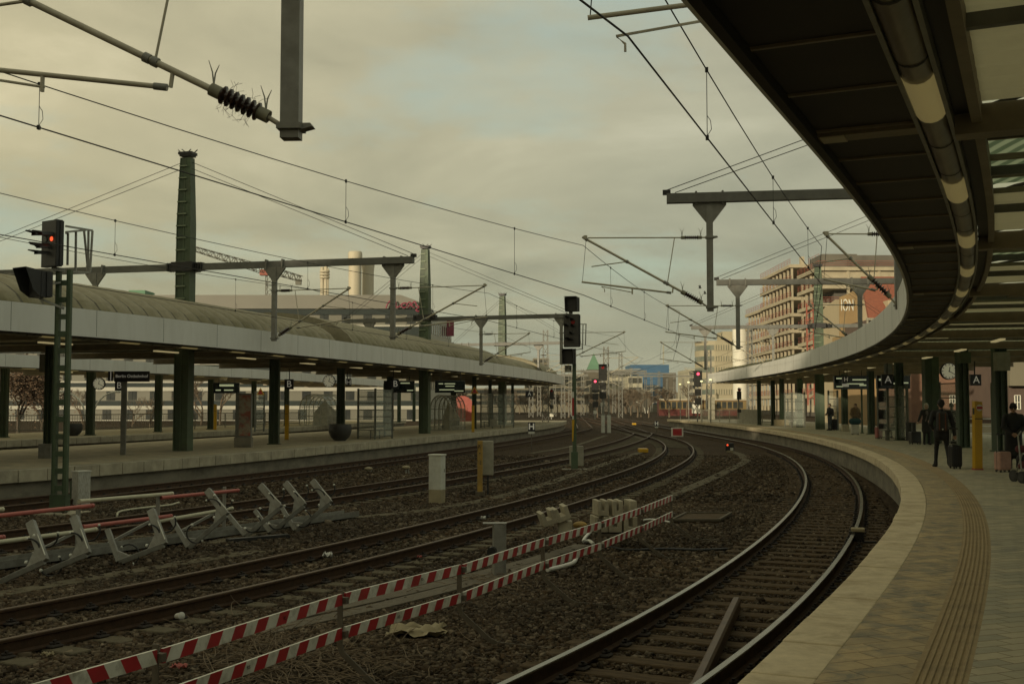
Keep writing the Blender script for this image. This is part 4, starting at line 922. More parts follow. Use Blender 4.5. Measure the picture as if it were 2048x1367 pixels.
a, b = G(-60, 1140, -.90), G(703, 1030, -.90); d = (b - a).normalized(); t = thing('cable_tray', 'long grey steel cable tray lying under the toppled brackets', 'cable tray', tuple(b))
mb = MB(); r = Vector((d.y, -d.x, 0)); mb.bar(a, b, .42, .03)
for s in (-1, 1): mb.bar(a + r * .21 * s + Z3 * .05, b + r * .21 * s + Z3 * .05, .012, .12)
mb.build('tray', 'rack', t); MB().bar(a + r * .08 + Z3 * .02, b + r * .08 - d * .4 + Z3 * .02, .03, .012).build('strip', 'box_pale', t)
tag(MB().bar(G(455, 1080, -.92), G(576, 1070, -.92), .16, .06).build('dark_plank', 'black'), 'short black plank lying in front of the toppled brackets', 'plank')
def pipe(label, a, b, mat, r=.036):
    p, q = Y(*a), Y(*b); mb = MB(); d = (q - p).normalized(); mb.tube([p, q], r, 10); mb.lathe([(r * 1.12, 0), (r * 1.12, .06), (r * .8, .075)], q - d * .03, 10, 0, d); mb.lathe([(r * 1.12, 0), (r * 1.12, .05)], p, 10, 0, d)
    return mb.build('rail_pipe', mat, RAILING)
RAILING = thing('pipe_railing', 'low railing of red and cream pipes on grey posts behind the toppled brackets', 'railing', tuple(G(316, 1045, -.95)))
for a, b, m_ in (((-60, 1023.5, 17.2), (3, 1018, 18), 'cream_pipe'), ((-60, 1037, 17), (184, 1010.5, 19.5), 'red_pipe'), ((158, 1002, 19.3), (343, 986.5, 22), 'cream_pipe'), ((322, 995, 21.6), (475, 980, 23.9), 'red_pipe'), ((-60, 1091, 16.6), (190, 1058, 19.4), 'cream_pipe'), ((165, 1053, 19.2), (341, 1031, 21.9), 'red_pipe'), ((316, 1042, 21.5), (463, 1016, 23.7), 'cream_pipe'), ((-40, 1077, 17), (5, 1073.5, 17.6), 'red_pipe')): pipe('', a, b, m_)
for px, yt, y in ((157, 999, 19.35), (316, 988, 21.6), (449, 973, 23.6)):
    p = Y(px, yt, y); MB().bar((p.x, p.y, -.95), p, .06).bar((p.x, p.y, -.5), (p.x - .75, p.y - .5, -.93), .05).build('railing_post', 'galv', RAILING)
def run(name, label, cat, pts, r, mat, z=-.92, group=None):
    P = [G(a, b, z) for a, b in pts]; n = 5; C = cr([(p.x, p.y, p.z) for p in P], n)
    return tag(MB().tube([tuple(c) for c in C], r, 7).build(name, mat), label, cat, group)
run('bent_pipe', 'thin pale bent pipe lying on the gravel behind the red pipe', 'pipe', ((234, 1031), (238, 1023), (262, 1018), (312, 1012), (340, 1009), (358, 1004)), .025, 'cream_pipe', -.90)
run('white_hose', 'white hose snaking out under the barrier planks', 'hose', ((1095, 1139), (1128, 1131), (1147, 1124), (1154, 1112)), .035, 'white_paint', -.9)
run('white_hose', 'short kinked white hose beside the concrete troughs', 'hose', ((1187, 1087), (1178, 1081), (1167, 1081), (1174, 1070), (1181, 1063)), .032, 'white_paint', -.9)
run('white_rod', 'thin white rod on the gravel near the far barrier post', 'rod', ((1287, 1039), (1306, 1038), (1339, 1043)), .02, 'white_paint', -.9)
run('black_cable', 'black cable trailing over the gravel towards the polished track', 'cable', ((1218, 1093), (1260, 1099), (1330, 1097), (1400, 1099), (1455, 1097)), .025, 'black', -.93)
# concrete troughs
def utrough(label, c, rx, L=.5, w=.34, h=.36, rz=.12, mat='concrete', ry=0):
    Q = Matrix.Rotation(rz, 3, 'Z') @ Matrix.Rotation(ry, 3, 'Y'); out = [(-w / 2, 0), (w / 2, 0), (w / 2, h), (w / 2 - .07, h), (w / 2 - .08, .09), (-w / 2 + .08, .09), (-w / 2 + .07, h), (-w / 2, h)]
    mb = MB(); mb.prism(out, c, Q @ Vector((1, 0, 0)), Q @ Vector((0, 0, 1)), Q @ Vector((0, L, 0)))
    return tag(mb.build('cable_trough', mat, bevel=.008), label, 'concrete trough', 'U shaped concrete cable troughs')
y = 20.6
utrough('upright U shaped concrete trough on the pile, left of the other two', Y(1206.5, 1031, y), 0, w=.21, h=.27)
utrough('upright U shaped concrete trough in the middle of the pile top', Y(1236, 1031, y), 0, w=.19, h=.27)
utrough('upright U shaped concrete trough at the right end of the pile top', Y(1267, 1031, y), 0, w=.13, h=.27)
for lb, px in (('concrete trough lying in the pile below the left upright one', 1203), ('concrete trough lying in the pile behind the barrier planks', 1231), ('concrete trough lying at the right end of the pile', 1262)): utrough(lb, Y(px, 1064, y - .05), 0, w=.24, h=.28)
tag(MB().box(Y(1232, 1066, y + .2), (.86, .5, .04)).build('pallet_board', 'timber'), 'flat timber board under the piled concrete troughs', 'board')
utrough('tilted W of two joined concrete troughs, its left half', Y(1103, 1049, 19.6), 0, w=.25, h=.24, ry=R(-20)); utrough('tilted W of two joined concrete troughs, its right half', Y(1130, 1041, 19.7), 0, w=.25, h=.24, ry=R(-20))
tag(MB().box(Y(1130, 1058, 19.9), (.24, .3, .3)).build('concrete_block', 'concrete', bevel=.01), 'small concrete block propping the tilted troughs', 'block')
tag(MB().sphere(Y(1160, 1047, 20.2) - Z3 * .02, .12, 0, 8, (1.1, 1, .55)).build('yellow_cap', 'yellow_old'), 'dull yellow cap between the tilted and the upright troughs', 'cap')
g = G(996, 1150, -.95); t = thing('steel_post', 'square pale steel post with a flat top plate behind the barrier', 'post', tuple(g)); 
MB().box(g + Z3 * .39, (.15, .14, .78), .2).box(g + Vector((.09, .03, .39)), (.05, .12, .76), .2).build('post', 'galv', t, bevel=.006); MB().box(g + Vector((-.05, 0, .79)), (.36, .16, .015), .05).build('top_plate', 'galv', t); MB().tube([g + Vector((-.08, -.05, .38)), g + Vector((-.1, -.2, .38))], .07, 12).build('pipe_stub', 'black', t)
# planks, plates, ducts
def strip(name, label, cat, pts, w_, mat, z=-.925, h=.05, group=None, kind=None):
    P = [G(a, b, z) for a, b in pts]; C = resample(cr([(p.x, p.y) for p in P], 8), 1.0)
    o = MB().sweep(C, [(-w_ / 2, z - h), (w_ / 2, z - h), (w_ / 2, z), (-w_ / 2, z)]).build(name, mat)
    return tag(o, label, cat, group)
strip('walkway_plank', 'weathered walkway plank between barrier and rusty track, left one', 'plank', ((560, 1236), (800, 1185), (1040, 1125), (1165, 1088)), .30, 'timber', group='walkway planks')
strip('walkway_plank', 'weathered walkway plank nearest the barrier posts', 'plank', ((520, 1262), (800, 1200), (1040, 1137), (1120, 1112)), .30, 'timber', -.93, group='walkway planks')
strip('cable_duct', 'concrete cable duct lids running straight from the last barrier post', 'cable duct', ((1336, 991), (1420, 957), (1493, 921)), .42, 'sleeper_conc', -.935, group='cable ducts')
strip('cable_duct', 'short kinked cable duct leading to the low ground signal', 'cable duct', ((1493, 921), (1480, 908), (1460, 901)), .42, 'sleeper_conc', -.932, group='cable ducts')
strip('cable_duct', 'long cable duct between the two rusty tracks', 'cable duct', ((420, 1085), (640, 1040), (860, 1018), (1050, 979), (1206, 928), (1280, 904)), .40, 'sleeper_conc', -.94, group='cable ducts')
strip('cable_duct', 'cable duct along the ballast in front of the tray, mossy', 'cable duct', ((-20, 1190), (150, 1160), (330, 1130), (520, 1100)), .36, 'sleeper_conc', -.94, group='cable ducts')
strip('cable_duct', 'narrow cable duct beyond the rusty track behind the signal cabinets', 'cable duct', ((1060, 906), (1150, 890), (1212, 870)), .35, 'sleeper_conc', -.94, group='cable ducts')
q = [G(a, b, -.90) for a, b in ((1344, 1040), (1438, 1040), (1462, 1026), (1372, 1026))]
t = thing('pit_cover', 'framed rusty pit cover between the barrier end and polished track', 'pit cover', tuple(sum(q, Vector()) / 4)); MB().add(q + [p - Z3 * .07 for p in q], [(0, 1, 2, 3), (0, 4, 5, 1), (1, 5, 6, 2), (2, 6, 7, 3), (3, 7, 4, 0)]).build('cover', 'sleeper_wood', t)
mb = MB()
for i in range(4): mb.bar(q[i] + Z3 * .01, q[(i + 1) % 4] + Z3 * .01, .06, .05)
mb.build('cover_frame', 'timber', t)
# litter
c = Y(358, 1231, 13.55); t = tag(MB().lathe([(.032, -.05), (.044, .05), (.047, .052), (.047, .058), (.0, .058)], c - Z3 * .0, 18, 0, (.72, -.66, .15)).build('paper_cup', 'white_paint'), 'paper cup lying on its side beside the rusty rail', 'cup')
def rag(name, label, px, py, w_, d_, mat, z=-.9, amp=.05, cat='sheet'):
    g = G(px, py, z); n = 14; vs = []; 
    for j in range(n + 1):
        for i in range(n + 1):
            u, v = i / n - .5, j / n - .5; e = 1 - .25 * random.random() * (abs(u) > .4 or abs(v) > .4)
            vs.append((g.x + u * w_ * e, g.y + v * d_ * e, z + amp * (math.sin(u * 9 + v * 5) * math.cos(v * 11) + .4 * random.uniform(-1, 1))))
    fs = [(j * (n + 1) + i, j * (n + 1) + i + 1, (j + 1) * (n + 1) + i + 1, (j + 1) * (n + 1) + i) for j in range(n) for i in range(n)]
    return tag(MB().add(vs, fs, 0, True).build(name, mat), label, cat)
rag('crumpled_sheet', 'crumpled tan sheet lying on the gravel below the barrier', 832, 1258, .72, .55, 'box_base')
rag('plastic_litter', 'scrap of clear plastic litter between the rusty rails', 655, 1108, .16, .14, 'white_paint', -.88, .04, 'litter')
rag('orange_wrapper', 'faded orange wrapper under the striped plank', 358, 1330, .16, .10, 'red_pipe', -.88, .02, 'litter')
rag('paper_scrap', 'pale scrap of paper in the ballast beside the near rusty rail', 95, 1306, .14, .07, 'box_base', -.9, .02, 'litter')
rag('foam_scrap', 'pale foam scrap beside a sleeper of the rusty track', 967, 1034, .12, .1, 'white_paint', -.86, .03, 'litter')
rag('brown_scrap', 'orange brown scrap on the gravel beside the rusty track', 839, 1112, .09, .07, 'red_pipe', -.9, .02, 'litter')
# dry twigs
mb = MB()
def twig(px, py, L, up):
    p = G(px, py, -.93); a = random.uniform(0, 6.28); d = Vector((math.cos(a), math.sin(a), up)).normalized(); pts = [p]
    for k in range(4): d = (d + Vector((random.uniform(-.35, .35), random.uniform(-.35, .35), random.uniform(-.3, .12)))).normalized(); pts.append(pts[-1] + d * L / 4); pts[-1].z = max(pts[-1].z, -.94)
    mb.tube(pts, [.006, .005, .004, .003, .002], 4)
for _ in range(230): twig(random.gauss(560, 75), random.gauss(1318, 34), random.uniform(.25, .7), random.uniform(.0, .7))
for _ in range(90): twig(random.gauss(700, 60), random.gauss(1345, 30), random.uniform(.2, .6), random.uniform(0, .4))
for _ in range(70): twig(random.gauss(980, 45), random.gauss(1163, 12), random.uniform(.2, .6), random.uniform(0, .3))
for _ in range(60): twig(random.uniform(350, 1000), random.uniform(1180, 1360), random.uniform(.1, .4), random.uniform(0, .6))
M('twig', (.22, .165, .10), (.13, .095, .06), scale=9, rough=.8)
mb.build('dry_twigs', 'twig', kind='stuff')
# ------------------------------------------------------------------ platform furniture
def hang(px, py0, py1, y, parent, mat='black', r=.018):
    MB().bar(Y(px, py0, y), Y(px, py1, y), r * 2).build('hanger_rod', mat, parent)
def sector(label, ch, px0, px1, py0, py1, y, rods=(), top=None, plate=False):
    c = Y((px0 + px1) / 2, (py0 + py1) / 2, y); k = y / F; w_, h_ = (px1 - px0) * k, (py1 - py0) * k
    t = thing('sector_sign' if ch != 'H' else 'stop_marker', label, 'sector sign' if ch != 'H' else 'stop sign', tuple(c), 'hanging letter signs')
    MB().box(c, (w_, .14, h_)).build('board', 'sign_black', t); text('lettering', ch, h_ * .92, c + Vector((w_ * .03, -.075, 0)), (1, 0, 0), Z3, 'sign_text', t)
    for px in rods: hang(px, top, py0, y, t)
    if plate: MB().box(c - Z3 * (h_ * .5 + .12), (w_ * 1.05, .03, .16)).build('plate', 'sign_text', t)
    return t
def clock(label, px, py, rpx, y, n=(0, -1, 0), bracket=None):
    c = Y(px, py, y); r = rpx * y / F; n = Vector(n).normalized(); X, U = frame(n); X = -X
    if U.z < 0: U = -U
    t = thing('platform_clock', label, 'clock', tuple(c), 'platform clocks'); d = n * .09
    MB().lathe([(r * 1.0, -.1), (r * 1.06, -.06), (r * 1.06, .085), (r, .10), (r * .97, .10), (r * .97, .06)], c, 36, 0, n).build('case', 'black', t)
    MB().lathe([(r * .97, .0), (r * .97, .078), (0, .079)], c, 36, 0, n).build('face', 'clock_face', t)
    mb = MB(); o = c + n * .083
    for i in range(12):
        a = i * math.pi / 6; e = X * math.sin(a) + U * math.cos(a); mb.bar(o + e * r * .74, o + e * r * .93, r * .085, .004, up=n)
    mb.build('hour_marks', 'black', t)
    for nm, a, l, w_ in (('hour_hand', R(10), .55, .09), ('minute_hand', R(120), .82, .07)):
        e = X * math.sin(a) + U * math.cos(a); MB().bar(o + n * .006 - e * r * .12, o + n * .006 + e * r * l, r * w_, .004, up=n).build(nm, 'black', t)
    if bracket: MB().bar(c, bracket, .07).build('bracket', 'black', t)
    return t
def display(label, px0, px1, py0, py1, y, lines, rods=(), top=None):
    c = Y((px0 + px1) / 2, (py0 + py1) / 2, y); k = y / F; w_, h_ = (px1 - px0) * k, (py1 - py0) * k
    t = thing('departure_display', label, 'departure display', tuple(c), 'departure displays')
    MB().box(c, (w_, .22, h_)).build('case', 'display', t, bevel=.01)
    for (u, v, l, hh) in lines: MB().box(c + Vector((u * w_, -.115, v * h_)), (l * w_, .006, hh * h_)).build('text_line', 'display_text', t)
    for px in rods: hang(px, top, py0, y, t)
    return t
# left hand platforms
g = G(246, 909, ZB); t = thing('station_name_sign', 'station name board reading Berlin Ostbahnhof on a grey post', 'station sign', tuple(g)); y = g.y; k = y / F
MB().box(Vector((g.x, y, (Y(0, 748, y).z + ZB) / 2)), (10 * k, .1, Y(0, 748, y).z - ZB)).build('post', 'grey_steel', t)
c = Y(264, 752.5, y - .08); MB().box(c, (70 * k, .06, 21 * k)).build('board', 'sign_black', t); text('lettering', 'Berlin Ostbahnhof', 8.7 * k, c + Vector((.0, -.035, .01)), (1, 0, 0), Z3, 'sign_text', t)
c = Y(221, 752, y + .4); mb = MB(); mb.box(c, (9 * k, .06, 20 * k)); mb.build('side_board', 'sign_black', t); mb = MB(); mb.box(c + Vector((.02, -.035, 0)), (.03, .006, .32)); mb.build('side_stripe', 'sign_text', t)
sector('black B sign half hidden behind the post of the station name board', 'B', 231, 247, 761, 781, 46)
sector('black B sign hanging left of the round pot, with a rod above', 'B', 569.5, 587, 758, 778, 53, (579,), 737)
sector('black B sign in front of a dark display board', 'B', 783, 798, 758, 777, 58, (787,), 738)
sector('black H sign hanging on two rods beside the column with the clock', 'H', 692, 702.5, 757, 772, 56, (695, 700), 743)
sector('small black A sign under the far end of the middle canopy', 'A', 1051, 1066, 782, 793.5, 88, (1058,), 770)
clock('round clock beside a green column of the farthest platform', 198.5, 767, 11.5, 62.5, bracket=Y(186, 767, 62.9))
clock('round clock under the middle canopy above the dark pot', 658.5, 762, 11.8, 57, bracket=Y(672, 762, 57.5))
display('dark departure display with yellow lines on the farthest platform', 427, 479, 765, 786, 74, ((.02, .25, .55, .2), (-.3, -.2, .2, .12), (.1, -.2, .35, .12)), (438, 470), 757)
display('dark departure display behind the B sign', 768, 829, 761, 785, 59, ((.2, .3, .3, .09), (.36, -.3, .2, .08)), (819,), 752)
display('dark departure display under the middle canopy, right one', 870, 930, 761, 785, 61, ((-.3, .25, .15, .08), (.0, .25, .35, .08), (0, .05, .3, .08), (-.1, -.25, .5, .08), (.3, -.35, .3, .08)), (882, 921), 744)
def validator(label, px, ytop, yfoot, wpx, z, sticker=False, lean=0):
    g = G(px, yfoot, z); y = g.y; k = y / F; h = (yfoot - ytop) * k; w_ = wpx * k
    t = thing('ticket_validator', label, 'ticket validator', tuple(g), 'yellow ticket validators')
    mb = MB(); mb.prism([(-w_ / 2, .03), (w_ / 2, .03), (w_ / 2 + lean, h * .985), (-w_ / 2 + lean, h)], g + Vector((0, -.09, 0)), (1, 0, 0), Z3, (0, .18, 0)); mb.build('body', 'yellow', t, bevel=.012)
    MB().box(g + Z3 * .02, (w_ * 1.08, .22, .04)).build('foot', 'red_pipe' if sticker else 'yellow_old', t)
    MB().box(g + Vector((lean * .75, -.095, h * .74)), (w_ * .96, .012, h * .012)).build('slot_seam', 'black', t)
    if sticker:
        c = g + Vector((lean * .9 + .02, -.096, h * .90)); MB().lathe([(w_ * .42, 0), (w_ * .42, .006)], c, 20, 0, (0, -1, 0)).build('sticker', 'sign_white', t); MB().box(c + Vector((0, -.01, 0)), (w_ * .72, .006, w_ * .32)).build('sticker_bar', 'red', t)
        MB().box(g + Vector((-w_ * .5 + lean * .85, -.02, h * .85)), (.02, .1, .16)).build('card_slot', 'black', t)
    return t
validator('tall yellow ticket validator with a red and white sticker beside the pink suitcase', 1955, 802, 939, 15.5, 0, True, .03)
validator('yellow ticket validator left of the round dark pot', 573.5, 809, 879, 7.5, ZB)
validator('yellow ticket validator near the far shelter of the middle platform', 946, 810, 864, 5.5, ZB)
validator('yellow ticket validator beside the display on the farthest platform', 430, 808, 859, 5.5, ZB)
# poster stand
g = G(487, 894, ZB); y = g.y; k = y / F; t = thing('poster_stand', 'grey poster stand with a reddish faded poster on the middle platform', 'poster stand', tuple(g))
MB().box(g + Z3 * .2, (34 * k, .4, .42)).build('base', 'concrete_wall', t, bevel=.02); MB().box(g + Z3 * 1.30, (32 * k, .22, 1.8)).build('frame', 'grey_steel', t, bevel=.02)
M('poster', (.34, .10, .07), (.36, .31, .22), scale=3.2, rough=.4, det=3, lo=.42, hi=.56, dirt=(.10, .10, .09), dscale=5, damt=.8)
MB().box(g + Vector((.06, -.115, 1.30)), (23 * k, .012, 1.66)).build('poster', 'poster', t)
def pot(label, px, yfoot, rpx, z):
    g = G(px, yfoot, z); r = rpx * g.y / F; t = thing('round_planter', label, 'planter', tuple(g), 'round dark planters')
    mb = MB(); prof = [(r * .5, 0)] + [(r * math.sin(a), (math.cos(.5) - math.cos(a)) * r * 1.12 + .02) for a in np.linspace(.5, 1.85, 14)]; mb.lathe(prof, g, 28); mb.build('bowl', 'pot', t)
    h = prof[-1][1]; rr = prof[-1][0]; MB().lathe([(rr * 1.01, h), (rr * .97, h + .06), (rr * .85, h + .05), (0, h - .02)], g, 28).build('rim', 'pot_top', t)
    mb = MB(); vs = [g + Vector((rr * 1.0 * math.sin(a), -rr * math.cos(a) * 1.0, h - .05 - .34 * math.cos(a * 1.2) ** 2)) for a in np.linspace(-1.2, 1.2, 11)] + [g + Vector((rr * 1.0 * math.sin(a), -rr * math.cos(a) * 1.0, h + .02)) for a in np.linspace(-1.2, 1.2, 11)]
    return t
pot('round dark planter standing in front of a green column on the middle platform', 680, 881, 23, ZB)
pot('round dark planter on the farthest platform behind the lattice signal mast', 147, 871, 17, ZB)
def shelter(label, corners, ztop, z=0, rows=5, bench=True, panels=(), group='glass wind shelters'):
    """corners: plan points joined by glazed panels"""
    C = [Vector((c[0], c[1], z)) for c in corners]; t = thing('glass_shelter', label, 'wind shelter', tuple(C[0]), group)
    H = ztop - z
    for c in C: MB().box(c + Z3 * H / 2, (.10, .10, H)).build('upright', 'shelter_frame', t)
    for a, b in zip(C[:-1], C[1:]):
        g_ = MB(); d = (b - a).normalized(); g_.bar(a + d * .06 + Z3 * (H * .52), b - d * .06 + Z3 * (H * .52), .015, H * .9); g_.build('glass_panel', 'glass', t)
        f = MB()
        for k in range(rows + 1): f.bar(a + d * .05 + Z3 * (.12 + (H - .2) * k / rows), b - d * .05 + Z3 * (.12 + (H - .2) * k / rows), .05, .045)
        f.build('glazing_bars', 'shelter_frame', t)
    for (u, z0, z1) in panels:
        a, b = C[0], C[1]; p = a.lerp(b, u) + Vector((-.0, -.05, (z0 + z1) / 2)); MB().box(p, (.5, .03, z1 - z0)).build('notice', 'sign_black', t)
    if bench and len(C) > 2:
        m_ = (C[0] + C[1] + C[2]) / 3; b = MB(); d = (C[-1] - C[0]); d.z = 0; d.normalize(); b.bar(m_ - d * .8 + Z3 * .46, m_ + d * .8 + Z3 * .46, .42, .04); b.bar(m_ - d * .6, m_ - d * .6 + Z3 * .45, .06); b.bar(m_ + d * .6, m_ + d * .6 + Z3 * .45, .06); b.build('bench', 'grey_steel', t)
    return t
def gx(px, y): return ((px - 1024) / F * y, y)
shelter('glass wind shelter beside the round pot on the middle platform', [gx(717, 57.5), gx(751, 56.5), gx(785, 58), gx(770, 61)], 2.45, ZB, 7)
shelter('small glass wind shelter far down the middle platform', [gx(962, 85), gx(985, 83), gx(1008, 83), gx(1027, 85)], 2.5, ZB, 5)
shelter('glass screen on the farthest platform beside the warning triangle', [gx(511, 72), gx(529, 73)], 2.5, ZB, 7, False)
shelter('glass wind shelter with dark notices on the nearer platform, a person sitting inside', [gx(1755, 54), gx(1774, 52), gx(1813, 51.5), gx(1800, 56)], 2.55, 0, 5, True, ((.55, 1.75, 2.3), (.55, .95, 1.4), (.55, .5, .75)))
shelter('glass wind shelter behind the walking man with the backpack', [gx(1878, 48), gx(1915, 46.5), gx(1916, 52)], 2.6, 0, 4, False)
shelter('glass wind shelter far along the nearer platform, beyond the brown coat', [gx(1569, 82), gx(1583, 80), gx(1608, 80), gx(1600, 85)], 2.5, 0, 4)
shelter('narrow glass screen behind the person in the dark jacket', [gx(1656, 73), gx(1674, 72)], 2.55, 0, 5, False)
# glazed stair hoods
def stair_hood(label, px0, px1, ytop, yfoot, y, z, L=3.6):
    k = y / F; w_ = (px1 - px0) * k; H = (yfoot - ytop) * k; c = Vector((((px0 + px1) / 2 - 1024) * k, y, z)); t = thing('stair_hood', label, 'stair entrance', tuple(c), 'glazed stair entrances')
    d = Vector((.25, .97, 0)).normalized(); r = Vector((d.y, -d.x, 0)); A = [(-w_ / 2, 0), (-w_ / 2, H * .6)] + [(-math.cos(a) * w_ / 2, H * .6 + math.sin(a) * H * .4) for a in np.linspace(.2, math.pi - .2, 8)] + [(w_ / 2, H * .6), (w_ / 2, 0)]
    mb = MB(); gl = MB()
    for i in range(5):
        o = c + d * L * i / 4
        for p, q in zip(A[:-1], A[1:]): mb.bar(o + r * p[0] + Z3 * p[1], o + r * q[0] + Z3 * q[1], .06)
    for p in A[::2] + [(-w_ / 2, H * .3), (w_ / 2, H * .3), (-w_ / 2, H * .1), (w_ / 2, H * .1)]: mb.bar(c + r * p[0] + Z3 * p[1], c + r * p[0] + Z3 * p[1] + d * L, .05)
    for u in (-.25, 0, .25): mb.bar(c + r * u * w_, c + r * u * w_ + Z3 * H * .92, .045)
    for h in (.3, .6): mb.bar(c - r * w_ / 2 + Z3 * H * h, c + r * w_ / 2 + Z3 * H * h, .045)
    mb.build('frame', 'box_grey', t)
    vs = [c + r * p[0] * .99 + Z3 * p[1] * .99 for p in A] + [c + r * p[0] * .99 + Z3 * p[1] * .99 + d * L for p in A]; n = len(A); gl.add(vs, [(i, i + 1, n + i + 1, n + i) for i in range(n - 1)] + [tuple(range(n))]); gl.build('glazing', 'glass', t)
    MB().prism([(-w_ / 2 + .1, 0), (w_ / 2 - .1, 0), (w_ / 2 - .1, H * .35), (-.2, H * .8), (-w_ / 2 + .1, H * .4)], c + d * L * .7, r, Z3, d * .2).build('stair_wall', 'concrete', t)
stair_hood('glazed barrel stair hood on the farthest platform, seen left of the pot', 598, 658, 786, 849, 92, ZB)
stair_hood('glazed barrel stair hood on the middle platform beside a tall mast', 860, 900, 788, 858, 76, ZB)
# warning triangles
for lb, px, py, y in (('orange warning triangle on a column of the farthest platform', 521, 783, 71), ('yellow warning triangle on a green column far down the middle platform', 949, 780.5, 69.5)):
    c = Y(px, py, y); t = thing('warning_sign', lb, 'warning sign', tuple(c), 'warning triangles'); MB().prism([(-.26, -.2), (.26, -.2), (0, .26)], c, (1, 0, 0), Z3, (0, .03, 0)).build('plate', 'yellow', t); MB().prism([(-.17, -.15), (.17, -.15), (0, .14)], c + Vector((0, -.012, 0)), (1, 0, 0), Z3, (0, .01, 0)).build('symbol', 'red', t)
def cbox(label, px0, px1, py0, py1, y, mat, d=.3):
    c = Y((px0 + px1) / 2, (py0 + py1) / 2, y); k = y / F
    return tag(MB().box(c, ((px1 - px0) * k, d, (py1 - py0) * k)).build('column_box', mat, bevel=.012), label, 'electrical box', 'boxes fixed to columns')
cbox('grey box high on the column behind the lattice signal mast', 82, 105, 708, 744, 38.3, 'grey_steel'); cbox('grey box at the foot of the column behind the lattice signal mast', 80, 105, 887, 916, 36.8, 'grey_steel')
cbox('large pale grey box high on the rightmost green column', 1990, 2017, 704, 741, 38.9, 'box_grey'); cbox('green box at the top of the column right of the clock', 1917, 1939, 704, 726, 42.3, 'green_steel_light')
cbox('small grey box at the foot of a column behind the brown coat', 1684, 1697, 848, 862, 68.3, 'concrete'); cbox('grey box on a column far along the nearer canopy', 1595, 1605, 760, 776, 78, 'green_steel_light')
cbox('grey box on a far column of the middle platform', 901, 913, 836, 852, 82, 'box_grey'); cbox('pale box standing against a far column of the middle platform', 980, 994, 838, 853, 82, 'box_grey')
# right hand platform
clock('large round clock hanging between two green columns', 1897, 742, 16, 46, bracket=Y(1916, 742, 46.2))
sector('black A sign hanging right of the large clock', 'A', 1940, 1961, 748.5, 770.5, 43, (1949,), 722)
sector('black A sign in front of the display above the glass shelter', 'A', 1763, 1786, 748, 770.5, 51, (1774, 1800), 722)
sector('black H sign in front of the left display under the nearer canopy', 'H', 1684.5, 1697, 752, 765.5, 61, (1688, 1694), 738, True)
display('dark display board behind the A sign on the nearer platform', 1753, 1819, 751, 777, 52, ((-.4, .2, .1, .15), (.35, -.05, .18, .1), (.03, -.1, .12, .12)))
display('dark display board behind the H sign on the nearer platform', 1668, 1736, 751, 778, 62, ((-.35, .3, .2, .1), (.15, .2, .25, .1), (.33, .2, .2, .1), (.1, -.1, .5, .08), (.33, -.2, .2, .1), (-.35, -.3, .2, .08)), (1679, 1723), 740)
tag(MB().box(Y(1776, 737, 51.5), (.32, .2, .42)).build('loudspeaker_box', 'grey_steel'), 'grey loudspeaker box above the A sign', 'loudspeaker')
tag(MB().box(G(1822, 881, 0) + Z3 * .42, (.36, .36, .84)).build('litter_bin', 'pot', bevel=.02), 'square dark litter bin beside the glass shelter', 'bin')
tag(MB().box(G(1563, 851, 0) + Z3 * .24, (1.05, .6, .48)).build('concrete_planter', 'box_base', bevel=.03), 'low square concrete planter far along the nearer platform', 'planter')
for lb, px, py, h, wpx in (('slim grey pole at the right of the brown coat', 1724.5, 866, 2.5, 3), ('green pole at the foot of the rightmost column', 1989, 902, 2.4, 9)):
    g = G(px, py, 0); t = tag(MB().box(g + Z3 * h / 2, (wpx * g.y / F, .08, h)).box(g + Z3 * .02, (wpx * g.y / F + .1, .2, .04)).build('pole', 'green_steel_light'), lb, 'pole')
# railings and lamps at the far end of the nearer platform
def railing(name, label, pts, h, z, mat, step=.14, cat='railing', rails=(1.0, .12), rr=.03):
    P = resample(np.array(pts, float), step); t = thing(name, label, cat, (P[0][0], P[0][1], z)); b = MB()
    for p in P: b.box((p[0], p[1], z + h * .55), (.022, .022, h * .86))
    b.build('bars', mat, t); r = MB()
    for k in rails: r.bar((*P[0], z + h * k), (*P[-1], z + h * k), rr * 2)
    r.build('rails', mat, t)
    for p in resample(np.array(pts, float), 2.2): MB().box((p[0], p[1], z + h * .5), (.07, .07, h)).build('post', mat, t)
    return t
railing('platform_fence', 'grey bar fence along the back of the farthest platform', [(G(-40, 866.5, ZB).x, G(-40, 866.5, ZB).y), gx(330, 76), gx(600, 98)], 1.05, ZB, 'grey_steel', .16)
railing('platform_railing', 'bright white railing behind the yellow validator beyond the platform', [gx(1880, 72), gx(1990, 70)], 1.0, -.25, 'white_paint', .7, rails=(1.0, .55, .1))
railing('end_fence', 'pale bar fence at the far end of the nearer platform', [E1.at(112, 1.2)[:2], E1.at(96, 4.8)[:2]], 1.1, 0, 'box_grey', .2)
tag(MB().bar(E1.at(104, 3.2, .6), E1.at(94, 3.0, .6), .06, 1.2).build('glass_screen', 'box_grey'), 'pale panel screen at the far end of the nearer platform', 'screen')
for i, (px, y, py) in enumerate(((1360, 118, 768), (1377, 112, 764), (1403, 104, 762), (1421, 99, 759))):
    p = gx(px, y); top = Y(px, py, y); t = thing('platform_lamp', ('slender platform lamp, farthest from the canopy tip', 'slender platform lamp, second from the far platform end', 'slender platform lamp right of the bright red signal', 'slender platform lamp nearest the canopy tip')[i], 'lamp post', (p[0], p[1], 0), 'slender platform lamps')
    MB().tube([(p[0], p[1], 0), top], .045, 8).build('pole', 'galv', t); MB().sphere(top, .11, 0, 6, (1.2, 1, .7)).build('lamp', 'lamp_yellow', t)
